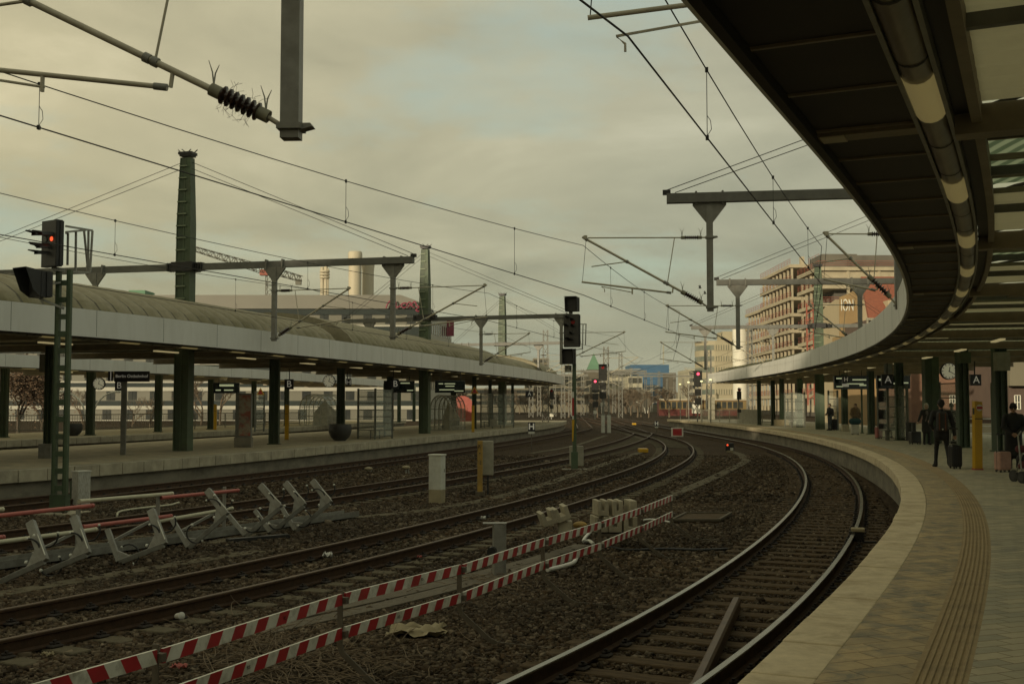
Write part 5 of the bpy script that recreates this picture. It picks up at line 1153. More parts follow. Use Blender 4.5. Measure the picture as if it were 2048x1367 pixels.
g = E1.at(118, 3.5); tag(MB().box((g.x, g.y, 1.2), (.65, .4, 2.4)).build('switch_cabinet', 'box_grey'), 'tall grey cabinet on the far end of the nearer platform', 'cabinet')
# ------------------------------------------------------------------ people: one continuous surface grown from tapered limbs
def blend_mesh(prims, res=.014, k=.022):
    """prims: (a, b, ra, rb, material index[, flatten depth]); smooth union polygonised with surface nets"""
    A = np.array([[*p[0]] for p in prims], float); B = np.array([[*p[1]] for p in prims], float); rm = max(max(p[2], p[3]) for p in prims) + .05
    lo = np.minimum(A.min(0), B.min(0)) - rm; hi = np.maximum(A.max(0), B.max(0)) + rm
    n = np.ceil((hi - lo) / res).astype(int) + 1
    gx_, gy_, gz_ = (lo[i] + res * np.arange(n[i]) for i in range(3))
    D = np.full(n, 9.0); Wm = np.zeros(n, np.int16); best = np.full(n, 9.0)
    for p, a, b in zip(prims, A, B):
        ra, rb, mi = p[2:5]; fl = p[5] if len(p) > 5 else 1.0; kk = p[6] if len(p) > 6 else k; m_ = max(ra, rb) * max(1, fl) + .12
        s0 = np.maximum(np.floor((np.minimum(a, b) - m_ - lo) / res).astype(int), 0); s1 = np.minimum(np.ceil((np.maximum(a, b) + m_ - lo) / res).astype(int) + 1, n)
        sl = tuple(slice(x, y) for x, y in zip(s0, s1)); X, Y_, Z_ = np.meshgrid(gx_[sl[0]], gy_[sl[1]], gz_[sl[2]], indexing='ij')
        ba = b - a; L2 = max((ba ** 2).sum(), 1e-9); h = np.clip(((X - a[0]) * ba[0] + (Y_ - a[1]) * ba[1] + (Z_ - a[2]) * ba[2]) / L2, 0, 1)
        d = np.sqrt((X - a[0] - h * ba[0]) ** 2 + ((Y_ - a[1] - h * ba[1]) / fl) ** 2 + (Z_ - a[2] - h * ba[2]) ** 2) - (ra + (rb - ra) * h)
        if fl < 1: d *= .8
        o = D[sl]; t = np.clip(.5 + .5 * (o - d) / kk, 0, 1); D[sl] = o * (1 - t) + d * t - kk * t * (1 - t)
        q = best[sl]; w_ = d < q; q[w_] = d[w_]; Wm[sl][w_] = mi
    S = D < 0; c = np.zeros(n - 1); s = np.stack([S[i:n[0] - 1 + i, j:n[1] - 1 + j, l:n[2] - 1 + l] for i in (0, 1) for j in (0, 1) for l in (0, 1)])
    act = s.any(0) & ~s.all(0); idx = np.full(n - 1, -1); ids = np.argwhere(act); idx[act] = np.arange(len(ids))
    acc = np.zeros((len(ids), 3)); cnt = np.zeros(len(ids)); cor = np.array([(i, j, l) for i in (0, 1) for j in (0, 1) for l in (0, 1)])
    for e0 in range(8):
        for ax in range(3):
            if cor[e0][ax]: continue
            e1c = cor[e0].copy(); e1c[ax] = 1; d0 = D[tuple((ids + cor[e0]).T)]; d1 = D[tuple((ids + e1c).T)]; x = (d0 < 0) != (d1 < 0); t = np.where(x, d0 / np.where(x, d0 - d1, 1), 0)
            p = ids + cor[e0] + np.outer(t, np.eye(3)[ax]); acc[x] += p[x]; cnt[x] += 1
    V = lo + res * acc / cnt[:, None]; quads = []; mats = []
    for ax in range(3):
        u, w_ = [(1, 2), (2, 0), (0, 1)][ax]; m = np.array(n); e = np.eye(3, dtype=int)
        P = np.argwhere((np.take(S, range(n[ax] - 1), ax) != np.take(S, range(1, n[ax]), ax))); P = P[(P[:, u] > 0) & (P[:, w_] > 0) & (P[:, u] < n[u] - 1) & (P[:, w_] < n[w_] - 1)]
        q = np.stack([idx[tuple(x.T)] for x in (P - e[u] - e[w_], P - e[w_], P, P - e[u])], 1); fl = ~S[tuple(P.T)]; q[fl] = q[fl][:, ::-1]; quads.append(q); mats.append(Wm[tuple(P.T)])
    return V, np.concatenate(quads), np.concatenate(mats)
def sdf_obj(name, prims, mats, parent, res=.014, k=.022, T=None):
    V, Q, mi = blend_mesh(prims, res, k); me = bpy.data.meshes.new(name); me.from_pydata(V.tolist(), [], Q.tolist())
    for m in mats: me.materials.append(MATS[m])
    me.polygons.foreach_set('material_index', mi.astype(np.int32)); me.polygons.foreach_set('use_smooth', np.ones(len(Q), bool)); me.update()
    o = bpy.data.objects.new(name, me); COL.objects.link(o); o.parent = parent; WLOC[o.name] = WLOC[parent.name]
    return o
for nm, c in (('skin', (.40, .24, .155)), ('skin_pale', (.50, .34, .24)), ('hair_black', (.012, .010, .009)), ('hair_white', (.55, .52, .44)), ('hair_brown', (.10, .06, .035)), ('coat_black', (.013, .013, .013)), ('coat_dark', (.022, .021, .02)), ('coat_grey', (.04, .04, .038)), ('trousers_black', (.011, .011, .012)), ('jeans', (.06, .075, .09)), ('shoes', (.010, .009, .008)), ('coat_brown', (.21, .145, .08)), ('coat_maroon', (.10, .018, .02)), ('fur', (.20, .15, .10)), ('scarf', (.16, .14, .12)), ('leather', (.06, .03, .018)), ('strap_rust', (.16, .055, .03)), ('case_pink', (.50, .29, .23)), ('case_black', (.010, .010, .011)), ('case_grey', (.035, .034, .032)), ('case_white', (.50, .49, .42)), ('bag_teal', (.012, .06, .07)), ('case_rose', (.38, .13, .12)), ('cloth_seat', (.11, .09, .07))):
    M(nm, c, tuple(x * .75 for x in c), scale=6, rough=.75 if 'case' not in nm else .35, bump=.25 if 'coat' in nm else 0, bscale=14)
def V3(*a): return Vector(a)
def hand(pr, wrist, d, side, mi, grip=False, up=V3(0, 0, 1)):
    """palm, four bent fingers and a thumb; d = direction from wrist to knuckles"""
    d = Vector(d).normalized(); s = d.cross(up) if abs(d.dot(up)) < .95 else Vector((0, 1, 0)).cross(d) * -1
    s.normalize(); nrm = s.cross(d).normalized()     # s across the palm, nrm out of the palm
    kn = wrist + d * .085; pr.append((wrist, wrist + d * .05, .026, .034, mi, 1, .02)); pr.append((wrist + d * .05, kn - d * .01, .034, .036, mi, 1, .02))
    cu = 1.5 if grip else .5
    for i, (o, l) in enumerate(((-.032, .068), (-.011, .078), (.011, .074), (.032, .058))):
        p = kn + s * o; a = cu * .35; q = p + (d * math.cos(a) - nrm * math.sin(a)) * l * .5; a2 = cu * 1.1; r = q + (d * math.cos(a2) - nrm * math.sin(a2)) * l * .5
        pr.append((p, q, .0095, .009, mi, 1, .006)); pr.append((q, r, .009, .0075, mi, 1, .006))
    t0 = wrist + d * .035 + s * (-.034) * side; t1 = t0 + d * .035 - s * .026 * side - nrm * .01; pr.append((t0, t1, .012, .010, mi, 1, .008)); pr.append((t1, t1 + d * .03 - nrm * .012, .010, .008, mi, 1, .006))
def person(label, foot, height, yaw, J, mats, coat=None, hair=None, hat=None, res=.014, face=True, extra=None, cat='person'):
    """J: joints in a 1.75 m figure, x right, y forward. mats: skin, top, legs, shoes"""
    t = thing('person', label, cat, tuple(foot)); t.rotation_euler = (0, 0, yaw); s = height / 1.75; t.scale = (s, s, s)
    sk, top, leg, sh = 0, 1, 2, 3; pr = []
    hip = J.get('hip', V3(0, 0, .93)); chest = J.get('chest', V3(0, .0, 1.30)); neck = J.get('neck', V3(0, .005, 1.47)); hd = J.get('head', V3(0, .02, 1.62)); w_ = J.get('wide', 1.0); bulk = J.get('bulk', 1.0)
    # torso
    pr.append((hip + V3(-.07, 0, 0), hip + V3(.07, 0, 0), .115 * w_, .115 * w_, leg, .9)); pr.append((hip + V3(0, 0, .10), chest, .135 * bulk, .155 * bulk, top, .74)); sx = .165 * w_
    pr.append((chest + V3(-.09, 0, .06), chest + V3(.09, 0, .06), .115 * bulk, .115 * bulk, top, .85)); pr.append((chest + V3(-sx, 0, .11), chest + V3(sx, 0, .11), .07 * bulk, .07 * bulk, top))
    pr.append((chest + V3(0, 0, .14), neck + V3(0, 0, .01), .075, .062, top)); pr.append((neck, hd + V3(0, -.01, -.04), .052, .052, sk))
    # legs
    for i, sd in (('l', -1), ('r', 1)):
        kn = J.get('knee_' + i, V3(sd * .095, .02, .50)); an = J.get('ank_' + i, V3(sd * .10, -.02, .09)); h0 = hip + V3(sd * .09, 0, -.03); to = J.get('toe_' + i, an + V3(sd * .03, .16, -.055))
        lw = J.get('legw', 1.0); pr.append((h0, kn, .088 * lw, .062 * lw, leg)); pr.append((kn, an, .060 * lw, .045 * lw, leg)); pr.append((an + V3(0, -.03, -.035), an + (to - an) * .5 + V3(0, 0, -.012), .045, .045, sh)); pr.append((an + (to - an) * .5 + V3(0, 0, -.01), to, .044, .034, sh)); pr.append((an + V3(0, 0, .03), an + V3(0, -.015, -.03), .05, .046, sh))
    # arms
    for i, sd in (('l', -1), ('r', 1)):
        s0 = chest + V3(sd * (sx + .02), 0, .11); el = J.get('elb_' + i, V3(sd * .255, -.03, 1.12)); wr = J.get('wri_' + i, V3(sd * .265, .04, .88)); aw = J.get('armw', 1.0)
        pr.append((s0, el, .062 * aw, .052 * aw, top)); pr.append((el, wr, .050 * aw, .040 * aw, top)); d = (wr - el).normalized(); hand(pr, wr + d * .01, J.get('hd_' + i, d + V3(0, .15, 0)), sd * (1), sk, J.get('grip_' + i, False), V3(0, 1, 0))
    # head
    f = Matrix.Rotation(J.get('turn', 0), 3, 'Z'); H = lambda x, y, z: hd + f @ V3(x, y, z)
    pr.append((H(0, -.015, .035), H(0, -.01, .045), .085, .085, sk)); pr.append((H(0, .02, .0), H(0, .035, -.055), .070, .048, sk)); pr.append((H(0, .075, .012), H(0, .098, -.018), .011, .017, sk, 1, .012))
    for sd in (-1, 1): pr.append((H(sd * .078, -.005, .01), H(sd * .082, -.012, -.018), .014, .010, sk, 1, .01)); pr.append((H(sd * .02, .082, -.042), H(0, .085, -.044), .007, .009, sk, 1, .006))
    if coat:      # (length z, flare)
        zl, fr = coat; pr.append((hip + V3(-.05, 0, .08), V3(hip.x - .07, hip.y, zl), .13 * bulk, .12 * fr, top, .85)); pr.append((hip + V3(.05, 0, .08), V3(hip.x + .07, hip.y, zl), .13 * bulk, .12 * fr, top, .85))
    if J.get('scarf'): pr.append((neck + V3(-.04, .03, .0), neck + V3(.04, .03, .0), .075, .075, 4)); pr.append((neck + V3(.0, -.03, .0), neck + V3(0, -.01, .0), .075, .075, 4))
    if extra: pr += extra
    sdf_obj('body', pr, mats, t, res)
    if face:
        m = MB()
        for sd in (-1, 1): m.sphere(H(sd * .032, .072, .018), .012, 0, 6); m.sphere(H(sd * .032, .0815, .018), .0055, 1, 5)
        wl = WLOC[t.name]; WLOC[t.name] = (0, 0, 0); m.build('eyes', ['sign_white', 'black'], t); 
        m = MB(); m.tube([H(-.022, .082, -.043), H(0, .089, -.045), H(.022, .082, -.043)], .004, 5); m.build('mouth', 'coat_maroon', t); WLOC[t.name] = wl
    if hair:
        hm, kind = hair; hp = [(H(0, -.03, .055), H(0, -.025, .075), .092, .086, 0), (H(0, .02, .09), H(0, .045, .095), .055, .042, 0), (H(0, -.05, .03), H(0, -.06, -.02), .07, .055, 0)]
        if kind == 'bob':
            for sd in (-1, 1): hp.append((H(sd * .065, -.01, .06), H(sd * .075, -.02, -.04), .04, .032, 0))
            hp.append((H(0, -.06, .02), H(0, -.065, -.07), .07, .05, 0))
        if kind == 'hood': hp = [(H(0, -.03, .05), H(0, -.02, .06), .115, .112, 0), (H(0, -.04, -.02), neck + V3(0, -.02, .0), .10, .10, 0), (neck + V3(-.05, -.05, -.03), neck + V3(.05, -.05, -.03), .075, .075, 0)]
        sdf_obj('hair' if kind != 'hood' else 'hood', hp, [hm], t, res)
    if hat: sdf_obj('hat', [(H(0, -.015, .075), H(0, -.02, .11), .098, .082, 0), (H(-.06, .035, .062), H(.06, .035, .062), .045, .045, 0), (H(0, -.06, .05), H(0, -.06, .06), .06, .06, 0)], [hat], t, res)
    t['_head'] = tuple(hd); return t
def local(t, m, name, mats):            # a part built in the figure's own space
    wl = WLOC[t.name]; WLOC[t.name] = (0, 0, 0); o = m.build(name, mats, t); WLOC[t.name] = wl; return o
def suitcase(label, foot, w_, d, h, yaw, mat, handle=.35, ribs=True, hx=0.0, lean=0.0):
    t = thing('suitcase', label, 'suitcase', tuple(foot), 'wheeled suitcases'); t.rotation_euler = (lean, 0, yaw); WLOC[t.name] = (0, 0, 0)
    MB().box((0, 0, .05 + h / 2), (w_, d, h)).build('shell', mat, t, bevel=.035)
    if ribs:
        r = MB(); n = 5
        for i in range(n): 
            x = -w_ / 2 + w_ * (i + .5) / n
            r.box((x, -d / 2 - .004, .05 + h * .5), (w_ / n * .42, .012, h * .84))
        for i in range(3): r.box((w_ / 2 + .003, -d / 2 + d * (i + .5) / 3, .05 + h * .5), (.008, d / 3 * .4, h * .8))
        r.build('ribs', mat, t)
    MB().box((0, .0, .05 + h * .5), (w_ + .006, .018, h + .006)).build('zip_seam', 'case_black', t, bevel=.01)
    for x in (-1, 1):
        for y in (-1, 1):
            q = (x * (w_ / 2 - .05), y * (d / 2 - .04)); MB().tube([(q[0] - .014, q[1], .028), (q[0] + .014, q[1], .028)], .028, 12).box((q[0], q[1], .058), (.035, .04, .03)).build('wheel', 'black', t)
    if handle:
        m = MB()
        for x in (-.09, .09): m.tube([(x, d * .2, h), (x, d * .2, .05 + h + handle)], .010, 8)
        m.build('handle_tubes', 'galv', t); MB().box((0, d * .2, .05 + h + handle), (.24, .03, .035)).build('handle_grip', 'black', t, bevel=.008)
    MB().box((0, 0, .05 + h + .015), (.14, .03, .02)).build('carry_handle', 'black', t)
    return t
# man walking away with backpack and black suitcase
ft = G(1885, 934, 0); heading = math.atan2(E1.dir(ft.y).y, E1.dir(ft.y).x) - math.pi / 2
J = dict(legw=.92, ank_l=V3(-.15, .16, .085), knee_l=V3(-.125, .14, .50), toe_l=V3(-.19, .31, .03), ank_r=V3(.14, -.22, .16), knee_r=V3(.12, -.01, .52), toe_r=V3(.17, -.10, .05), elb_l=V3(-.27, .0, 1.13), wri_l=V3(-.20, .20, 1.02), elb_r=V3(.275, -.08, 1.12), wri_r=V3(.30, -.13, .86), grip_r=True, chest=V3(0, .03, 1.30), neck=V3(0, .05, 1.47), head=V3(0, .06, 1.62), bulk=1.05, armw=1.12, wide=1.05)
pm = person('man in black walking away along the platform with a backpack and boots', ft, 1.76, heading, J, ['skin', 'coat_black', 'trousers_black', 'shoes'], coat=(.82, 1.1), hair=('hair_black', 'short'))
bk = thing('backpack', 'dark backpack with two rust coloured straps on the walking man', 'backpack', (ft.x, ft.y, 0)); bk.rotation_euler = (0, 0, heading); WLOC[bk.name] = (0, 0, 0)
sdf_obj('bag', [(V3(-.05, -.16, 1.03), V3(-.05, -.15, 1.38), .10, .09, 0, .8), (V3(.05, -.16, 1.03), V3(.05, -.15, 1.38), .10, .09, 0, .8)], ['coat_grey'], bk)
m = MB()
for x in (-.075, .075): m.bar((x, -.255, .98), (x, -.235, 1.42), .025, .012, up=(0, 1, 0))
m.build('strap', 'strap_rust', bk); MB().box((0, -.26, 1.0), (.035, .01, .035)).build('label_patch', 'sign_white', bk)
sc_ = G(1914, 937, 0); suitcase('upright black suitcase rolling beside the walking man', sc_ + V3(0, .12, 0), .25, .38, .55, heading + .2, 'case_black', .42, True)
# woman with white hair
ft = G(1854, 889, 0); J = dict(elb_r=V3(.29, .04, 1.13), wri_r=V3(.40, .22, .98), grip_r=True, elb_l=V3(-.24, -.02, 1.12), wri_l=V3(-.10, .16, 1.02), knee_l=V3(-.085, .02, .5), bulk=1.05, turn=.25)
person('white haired woman in a long black coat, standing by a grey suitcase', ft, 1.68, R(172), J, ['skin_pale', 'coat_dark', 'trousers_black', 'shoes', 'scarf'], coat=(.62, 1.15), hair=('hair_white', 'bob'), res=.016, extra=[(V3(-.03, .10, 1.36), V3(.06, .125, 1.0), .018, .018, 4), (V3(0, .10, 1.32), V3(0, .115, 1.42), .05, .04, 4)])
suitcase('large dark grey suitcase held by the white haired woman', G(1830, 888, 0), .44, .28, .48, .15, 'case_grey', .36, False)
# woman with sunglasses
ft = G(2029, 937, 0); J = dict(elb_r=V3(.27, .06, 1.13), wri_r=V3(.10, .26, .97), elb_l=V3(-.27, .04, 1.13), wri_l=V3(-.03, .27, .96), grip_r=True, grip_l=True, bulk=1.25, armw=1.35, wide=1.1, turn=-.12, scarf=True)
pw = person('woman in black padded coat, knit hat and sunglasses holding a pink suitcase', ft, 1.64, R(168), J, ['skin', 'coat_black', 'trousers_black', 'shoes', 'coat_dark'], coat=(.42, 1.3), hat='hair_black', face=True)
hd = V3(*pw['_head']); f = Matrix.Rotation(-.12, 3, 'Z'); m = MB()
for sd in (-1, 1): m.sphere(hd + f @ V3(sd * .034, .083, .02), .027, 0, 8, (1.1, .4, .8)); m.bar(hd + f @ V3(sd * .062, .075, .024), hd + f @ V3(sd * .088, -.01, .024), .006)
m.bar(hd + f @ V3(-.02, .092, .026), hd + f @ V3(.02, .092, .026), .006); local(pw, m, 'sunglasses', 'black')
q = MB()
for z in (.55, .68, .81, .94, 1.07, 1.2): q.tube([V3(.0, .0, z) + V3(.172 * math.cos(a), .142 * math.sin(a), 0) for a in np.linspace(-.2, 3.34, 14)], .006, 4)
local(pw, q, 'quilt_seams', 'coat_dark')
suitcase('pink ribbed cabin suitcase with a long silver handle', G(2009, 944, 0) + V3(0, .1, 0), .33, .24, .45, R(14), 'case_pink', .42, True)
# stroller and its owner at the picture edge
c = G(2056, 966, 0); t = thing('stroller', 'folding stroller with black wheels and maroon cloth at the picture edge', 'stroller', tuple(c))
for nm, x, y, r in (('wheel', -.12, 0, .125), ('wheel', .30, .05, .125), ('wheel', -.05, .55, .125), ('wheel', .40, .6, .125)):
    m = MB(); a = c + V3(x, y, r); m.lathe([(r, -.025), (r, .025)], a, 24, 0, (1, .25, 0)); m.lathe([(r * .6, -.03), (r * .6, .03)], a, 16, 1, (1, .25, 0)); m.build(nm, ['black', 'case_grey'], t)
m = MB()
for x in (-.10, .34): m.tube([c + V3(x - .02, 0, .14), c + V3(x, .1, .45), c + V3(x + .05, .30, .98), c + V3(x + .08, .22, 1.08)], .016, 8); m.tube([c + V3(x + .07, .5, .16), c + V3(x + .02, .05, .62)], .014, 8)
m.tube([c + V3(-.1, .02, .30), c + V3(.34, .06, .30)], .012, 8); m.build('frame', 'galv', t); sdf_obj_ = [(V3(-.0, .2, .35), V3(.3, .3, .75), .10, .09, 0, .6)]
t2 = t; sdf_obj('seat', [(V3(.02, .28, .36), V3(.25, .3, .36), .09, .09, 0), (V3(.02, .42, .7), V3(.25, .44, .7), .08, .08, 0), (V3(.02, .34, .5), V3(.25, .36, .5), .09, .09, 1)], ['coat_maroon', 'coat_black'], t)
ft = G(2088, 950, 0); person('person in a maroon jacket pushing the stroller, mostly outside the picture', ft, 1.66, R(150), dict(elb_r=V3(.29, .05, 1.14), wri_r=V3(.26, .28, 1.04), elb_l=V3(-.27, .05, 1.14), wri_l=V3(-.24, .28, 1.04), grip_r=True, grip_l=True, bulk=1.15, armw=1.2), ['skin', 'coat_maroon', 'trousers_black', 'shoes'], hair=('hair_brown', 'bob'), res=.016)
# farther people
ft = G(1711, 867, 0); person('person in a brown hooded coat bending over a teal bag', ft, 1.70, R(185), dict(head=V3(0, .10, 1.58), neck=V3(0, .05, 1.45), elb_l=V3(-.28, .03, 1.12), wri_l=V3(-.20, .20, .92), elb_r=V3(.28, .03, 1.12), wri_r=V3(.20, .20, .92), bulk=1.2, armw=1.3), ['skin_pale', 'coat_brown', 'coat_brown', 'shoes'], coat=(.60, 1.35), hair=('hair_brown', 'short'), res=.02, face=False, extra=[(V3(-.06, .03, 1.46), V3(.06, .03, 1.46), .10, .10, 1)])
p = G(1710.5, 869, 0); suitcase('white suitcase in front of the person in the brown coat', p, .40, .26, .50, 0, 'case_white', 0, False)
bg_ = thing('travel_bag', 'dark teal travel bag standing on the white suitcase', 'travel bag', (p.x, p.y, .57)); sdf_obj('bag', [(V3(-.16, 0, .16), V3(.16, 0, .16), .17, .17, 0, .8)], ['bag_teal'], bg_, .02); MB().tube([p + V3(-.1, 0, .85), p + V3(-.06, 0, .98), p + V3(.06, 0, .98), p + V3(.1, 0, .85)], .015, 6).build('handle', 'bag_teal', bg_)
ft = G(1660, 860.5, 0); person('person in a black jacket and jeans standing in profile with a suitcase', ft, 1.68, R(110), dict(wri_l=V3(-.14, .22, 1.05), wri_r=V3(.14, .22, 1.05), elb_l=V3(-.26, .0, 1.14), elb_r=V3(.26, .0, 1.14), bulk=1.15), ['skin_pale', 'coat_black', 'jeans', 'shoes'], hair=('hair_brown', 'short'), res=.02, face=False, extra=[(V3(0, -.17, 1.05), V3(0, -.17, 1.36), .13, .11, 1)])
suitcase('tall black suitcase behind the person in jeans', G(1668, 860.5, 0), .36, .3, .66, .3, 'case_black', .2, False)
ft = G(1783, 876, 0) + V3(.25, .6, 0); person('person in a brown fur hood sitting inside the glass shelter', ft, 1.66, R(95), dict(hip=V3(0, -.30, .52), chest=V3(0, -.26, .90), neck=V3(0, -.20, 1.06), head=V3(0, -.14, 1.20), knee_l=V3(-.1, .12, .50), knee_r=V3(.1, .12, .50), ank_l=V3(-.1, .10, .09), ank_r=V3(.1, .16, .09), elb_l=V3(-.26, -.18, .74), elb_r=V3(.26, -.18, .74), wri_l=V3(-.1, .06, .64), wri_r=V3(.1, .06, .64), bulk=1.2), ['skin_pale', 'cloth_seat', 'cloth_seat', 'shoes'], hair=('fur', 'hood'), res=.02, face=False)
suitcase('rose suitcase at the left post of the glass shelter', G(1757.5, 877, 0), .30, .24, .52, .2, 'case_rose', .1, True)
ft = gx(1901, 47.6); person('person in a dark hat and coat standing behind the shelter glass', V3(ft[0], ft[1], 0), 1.66, R(200), dict(bulk=1.15, wri_l=V3(-.12, .2, 1.0), wri_r=V3(.12, .2, 1.0)), ['skin_pale', 'coat_black', 'coat_dark', 'shoes'], coat=(.6, 1.2), hat='hair_black', res=.02, face=False)
# ------------------------------------------------------------------ background
M('panel_beige', (.155, .15, .112), (.135, .13, .096), scale=.3, rough=.6); M('panel_dark', (.026, .036, .032), (.022, .03, .028), scale=.4, rough=.6, spec=.2); M('panel_white', (.78, .76, .64), (.70, .68, .57), scale=.5, rough=.6)
M('band_white', (.42, .41, .34), (.37, .36, .30), scale=.5, rough=.6); M('window_dark', (.03, .034, .034), (.055, .058, .052), scale=.4, rough=.12); M('attic', (.185, .177, .143), (.165, .158, .127), scale=.2, rough=.55)
M('pink', (.26, .022, .06), rough=.4); M('conc_new', (.46, .40, .28), (.38, .33, .225), scale=.5, rough=.85, dirt=(.22, .18, .12), dscale=.4, damt=.4); M('conc_core', (.15, .138, .11), (.10, .092, .075), scale=.3, rough=.9)
M('guard', (.34, .085, .05), (.28, .07, .045), scale=1, rough=.6); M('tan', (.44, .37, .24), (.40, .335, .215), scale=.4, rough=.85, stretch=(1, 1, .2)); M('tan_brick', (.33, .23, .11), (.28, .19, .09), scale=.8, rough=.9)
M('brick_red', (.22, .125, .08), (.17, .095, .065), scale=1.2, rough=.9); M('brick_dark', (.12, .085, .065), (.10, .07, .055), scale=1, rough=.9); M('tiles', (.30, .095, .05), (.22, .07, .04), scale=2.5, rough=.85, bump=.3, bscale=8)
M('tower_wall', (.42, .37, .25), (.37, .33, .22), scale=.1, rough=.7); M('tower_glass', (.12, .15, .125), (.22, .22, .16), scale=.25, rough=.2); M('blue_wall', (.045, .13, .24), (.04, .11, .20), scale=.1, rough=.5)
M('copper_green', (.12, .24, .15), (.10, .20, .125), scale=.3, rough=.8); M('far_wall', (.20, .18, .125), (.15, .135, .095), scale=.08, rough=.9); M('far_wall_pale', (.45, .42, .31), (.38, .355, .26), scale=.08, rough=.9); M('far_dark', (.12, .105, .075), (.09, .08, .06), scale=.1, rough=.9)
M('train_red', (.13, .03, .025), (.10, .025, .02), scale=1, rough=.4); M('train_yellow', (.24, .17, .07), (.20, .145, .06), scale=1, rough=.4); M('steel_chimney', (.55, .49, .36), (.45, .40, .29), scale=.3, rough=.65, stretch=(1, 1, .1))
M('bark', (.10, .08, .055), (.065, .052, .036), scale=4, rough=.9); M('leaf_rust', (.15, .095, .055), (.10, .065, .04), scale=2, rough=.8); M('twig_far', (.17, .13, .085), (.12, .09, .06), scale=2, rough=.9); M('leaf_green', (.05, .07, .025), (.035, .05, .02), scale=2, rough=.8)
K = lambda y: y / F
def wallrect(mb, y, px0, px1, py0, py1, mi=0, d=.3):
    a, b = Y(px0, py1, y), Y(px1, py0, y); mb.box(((a.x + b.x) / 2, y + d / 2, (a.z + b.z) / 2), (b.x - a.x, d, b.z - a.z), mi=mi)
# hotel block behind the left platforms
D = 178; X1 = Y(859, 0, D).x; X0 = Y(-120, 0, D).x; zt = Y(0, 589.5, D).z
t = thing('hotel_building', 'long grey hotel with dark and white window bands and pink rooftop lettering', 'building', (X1, D, -1))
mb = MB(); mb.box(((X0 + X1) / 2, D + 9, (zt - 1.5) / 2 - 1.2), (X1 - X0, 18, zt - 2.5)); mb.build('wall', 'panel_beige', t)
mb = MB(); zb_ = Y(0, 617, D).z; mb.prism([(X0, zb_), (X1, zb_), (X1, zb_ + .6), (Y(805, 0, D).x, zt), (X0, zt)], (0, D + .0, 0), (1, 0, 0), Z3, (0, 17, 0)); mb.build('attic', 'attic', t)
for i, (a, b) in enumerate(((618.5, 629), (653, 670), (694, 706), (729, 741), (765.5, 773.6), (801, 810.5))): m = MB(); wallrect(m, D - .12, -120, 858.5, a, b, 0, .14); m.build('dark_band', 'panel_dark', t)
for a, b in ((649.5, 652.8), (690, 693.5), (725, 729), (762, 765.3), (773.8, 781.5), (811, 818), (839, 841)): m = MB(); wallrect(m, D - .2, -120, 857, a, b, 0, .22); m.build('white_band', 'band_white', t)
for a, b in ((629.5, 647.5), (670.5, 688), (707, 724), (742, 760), (782, 800), (819, 838)):
    px = -100 + random.choice((0, 8))
    while px < 850:
        w_ = MB(); wallrect(w_, D - .05, px, px + 17.5, a, b, 0, .1); wallrect(w_, D - .10, px + 8, px + 9, a, b, 1, .06); w_.build('window', ['window_dark', 'panel_dark'], t); px += 43.5
Xe, De = Y(905, 0, 206).x, 206; m = MB(); a = Vector((X1, D, 0)); b = Vector((Xe, De, 0)); d = (b - a); n_ = Vector((d.y, -d.x, 0)).normalized(); h0, h1 = Y(0, 626, D).z, Y(0, 645, De).z
m.add([a + Z3 * -1, b + Z3 * -1, b + Z3 * h1, a + Z3 * h0, a + n_ * -2 + Z3 * -1, b + n_ * -2 - Z3, b - n_ * 2 + Z3 * h1, a - n_ * 2 + Z3 * h0], [(0, 1, 2, 3), (5, 4, 7, 6), (3, 2, 6, 7), (1, 5, 6, 2), (0, 3, 7, 4)]); m.build('side_wall', 'band_white', t)
for r_ in range(4):
    for c_ in range(11):
        u = .06 + c_ * .085; p = a.lerp(b, u) + n_ * .04; z = (h0 + (h1 - h0) * u) - 2.2 - r_ * 3.0; w_ = MB(); w_.bar(p - d.normalized() * .5 + Z3 * z, p + d.normalized() * .5 + Z3 * z, .06, 1.9); w_.build('window', 'window_dark', t)
# pink script lettering
S = MB(); o = Y(772, 616, D - .6); k = K(D)
def pen(pts, r=.12): S.tube([tuple(o + Vector((x * k, 0, y * k))) for x, y in cr([(p[0], p[1], 0) for p in pts], 6)[:, :2]], r, 6)
pen([(0, 0), (3, 8), (8, 14), (10, 10), (9, 3), (13, 10), (18, 14), (20, 8), (20, 2), (26, 3), (32, 9)]); pen([(38, 10), (33, 9), (32, 3), (37, 1), (42, 5), (40, 10), (36, 10)]); pen([(42, 8), (48, 12), (53, 3), (58, 1)]); pen([(44, 1), (50, 7), (57, 13), (60, 9)]); pen([(60, 10), (62, 4), (67, 4), (72, 12), (70, 2), (66, -6), (60, -4), (68, 2), (86, 7)])
S.build('rooftop_lettering', 'pink', t); m = MB(); c = Y(899, 655, 200); m.box(c, (1.6, .4, 3.0)); m.build('side_sign', 'pink', t)
m = MB(); wallrect(m, D + 4, 257, 290, 580, 590, 0, 5); m.build('roof_box', 'copper_green', t)
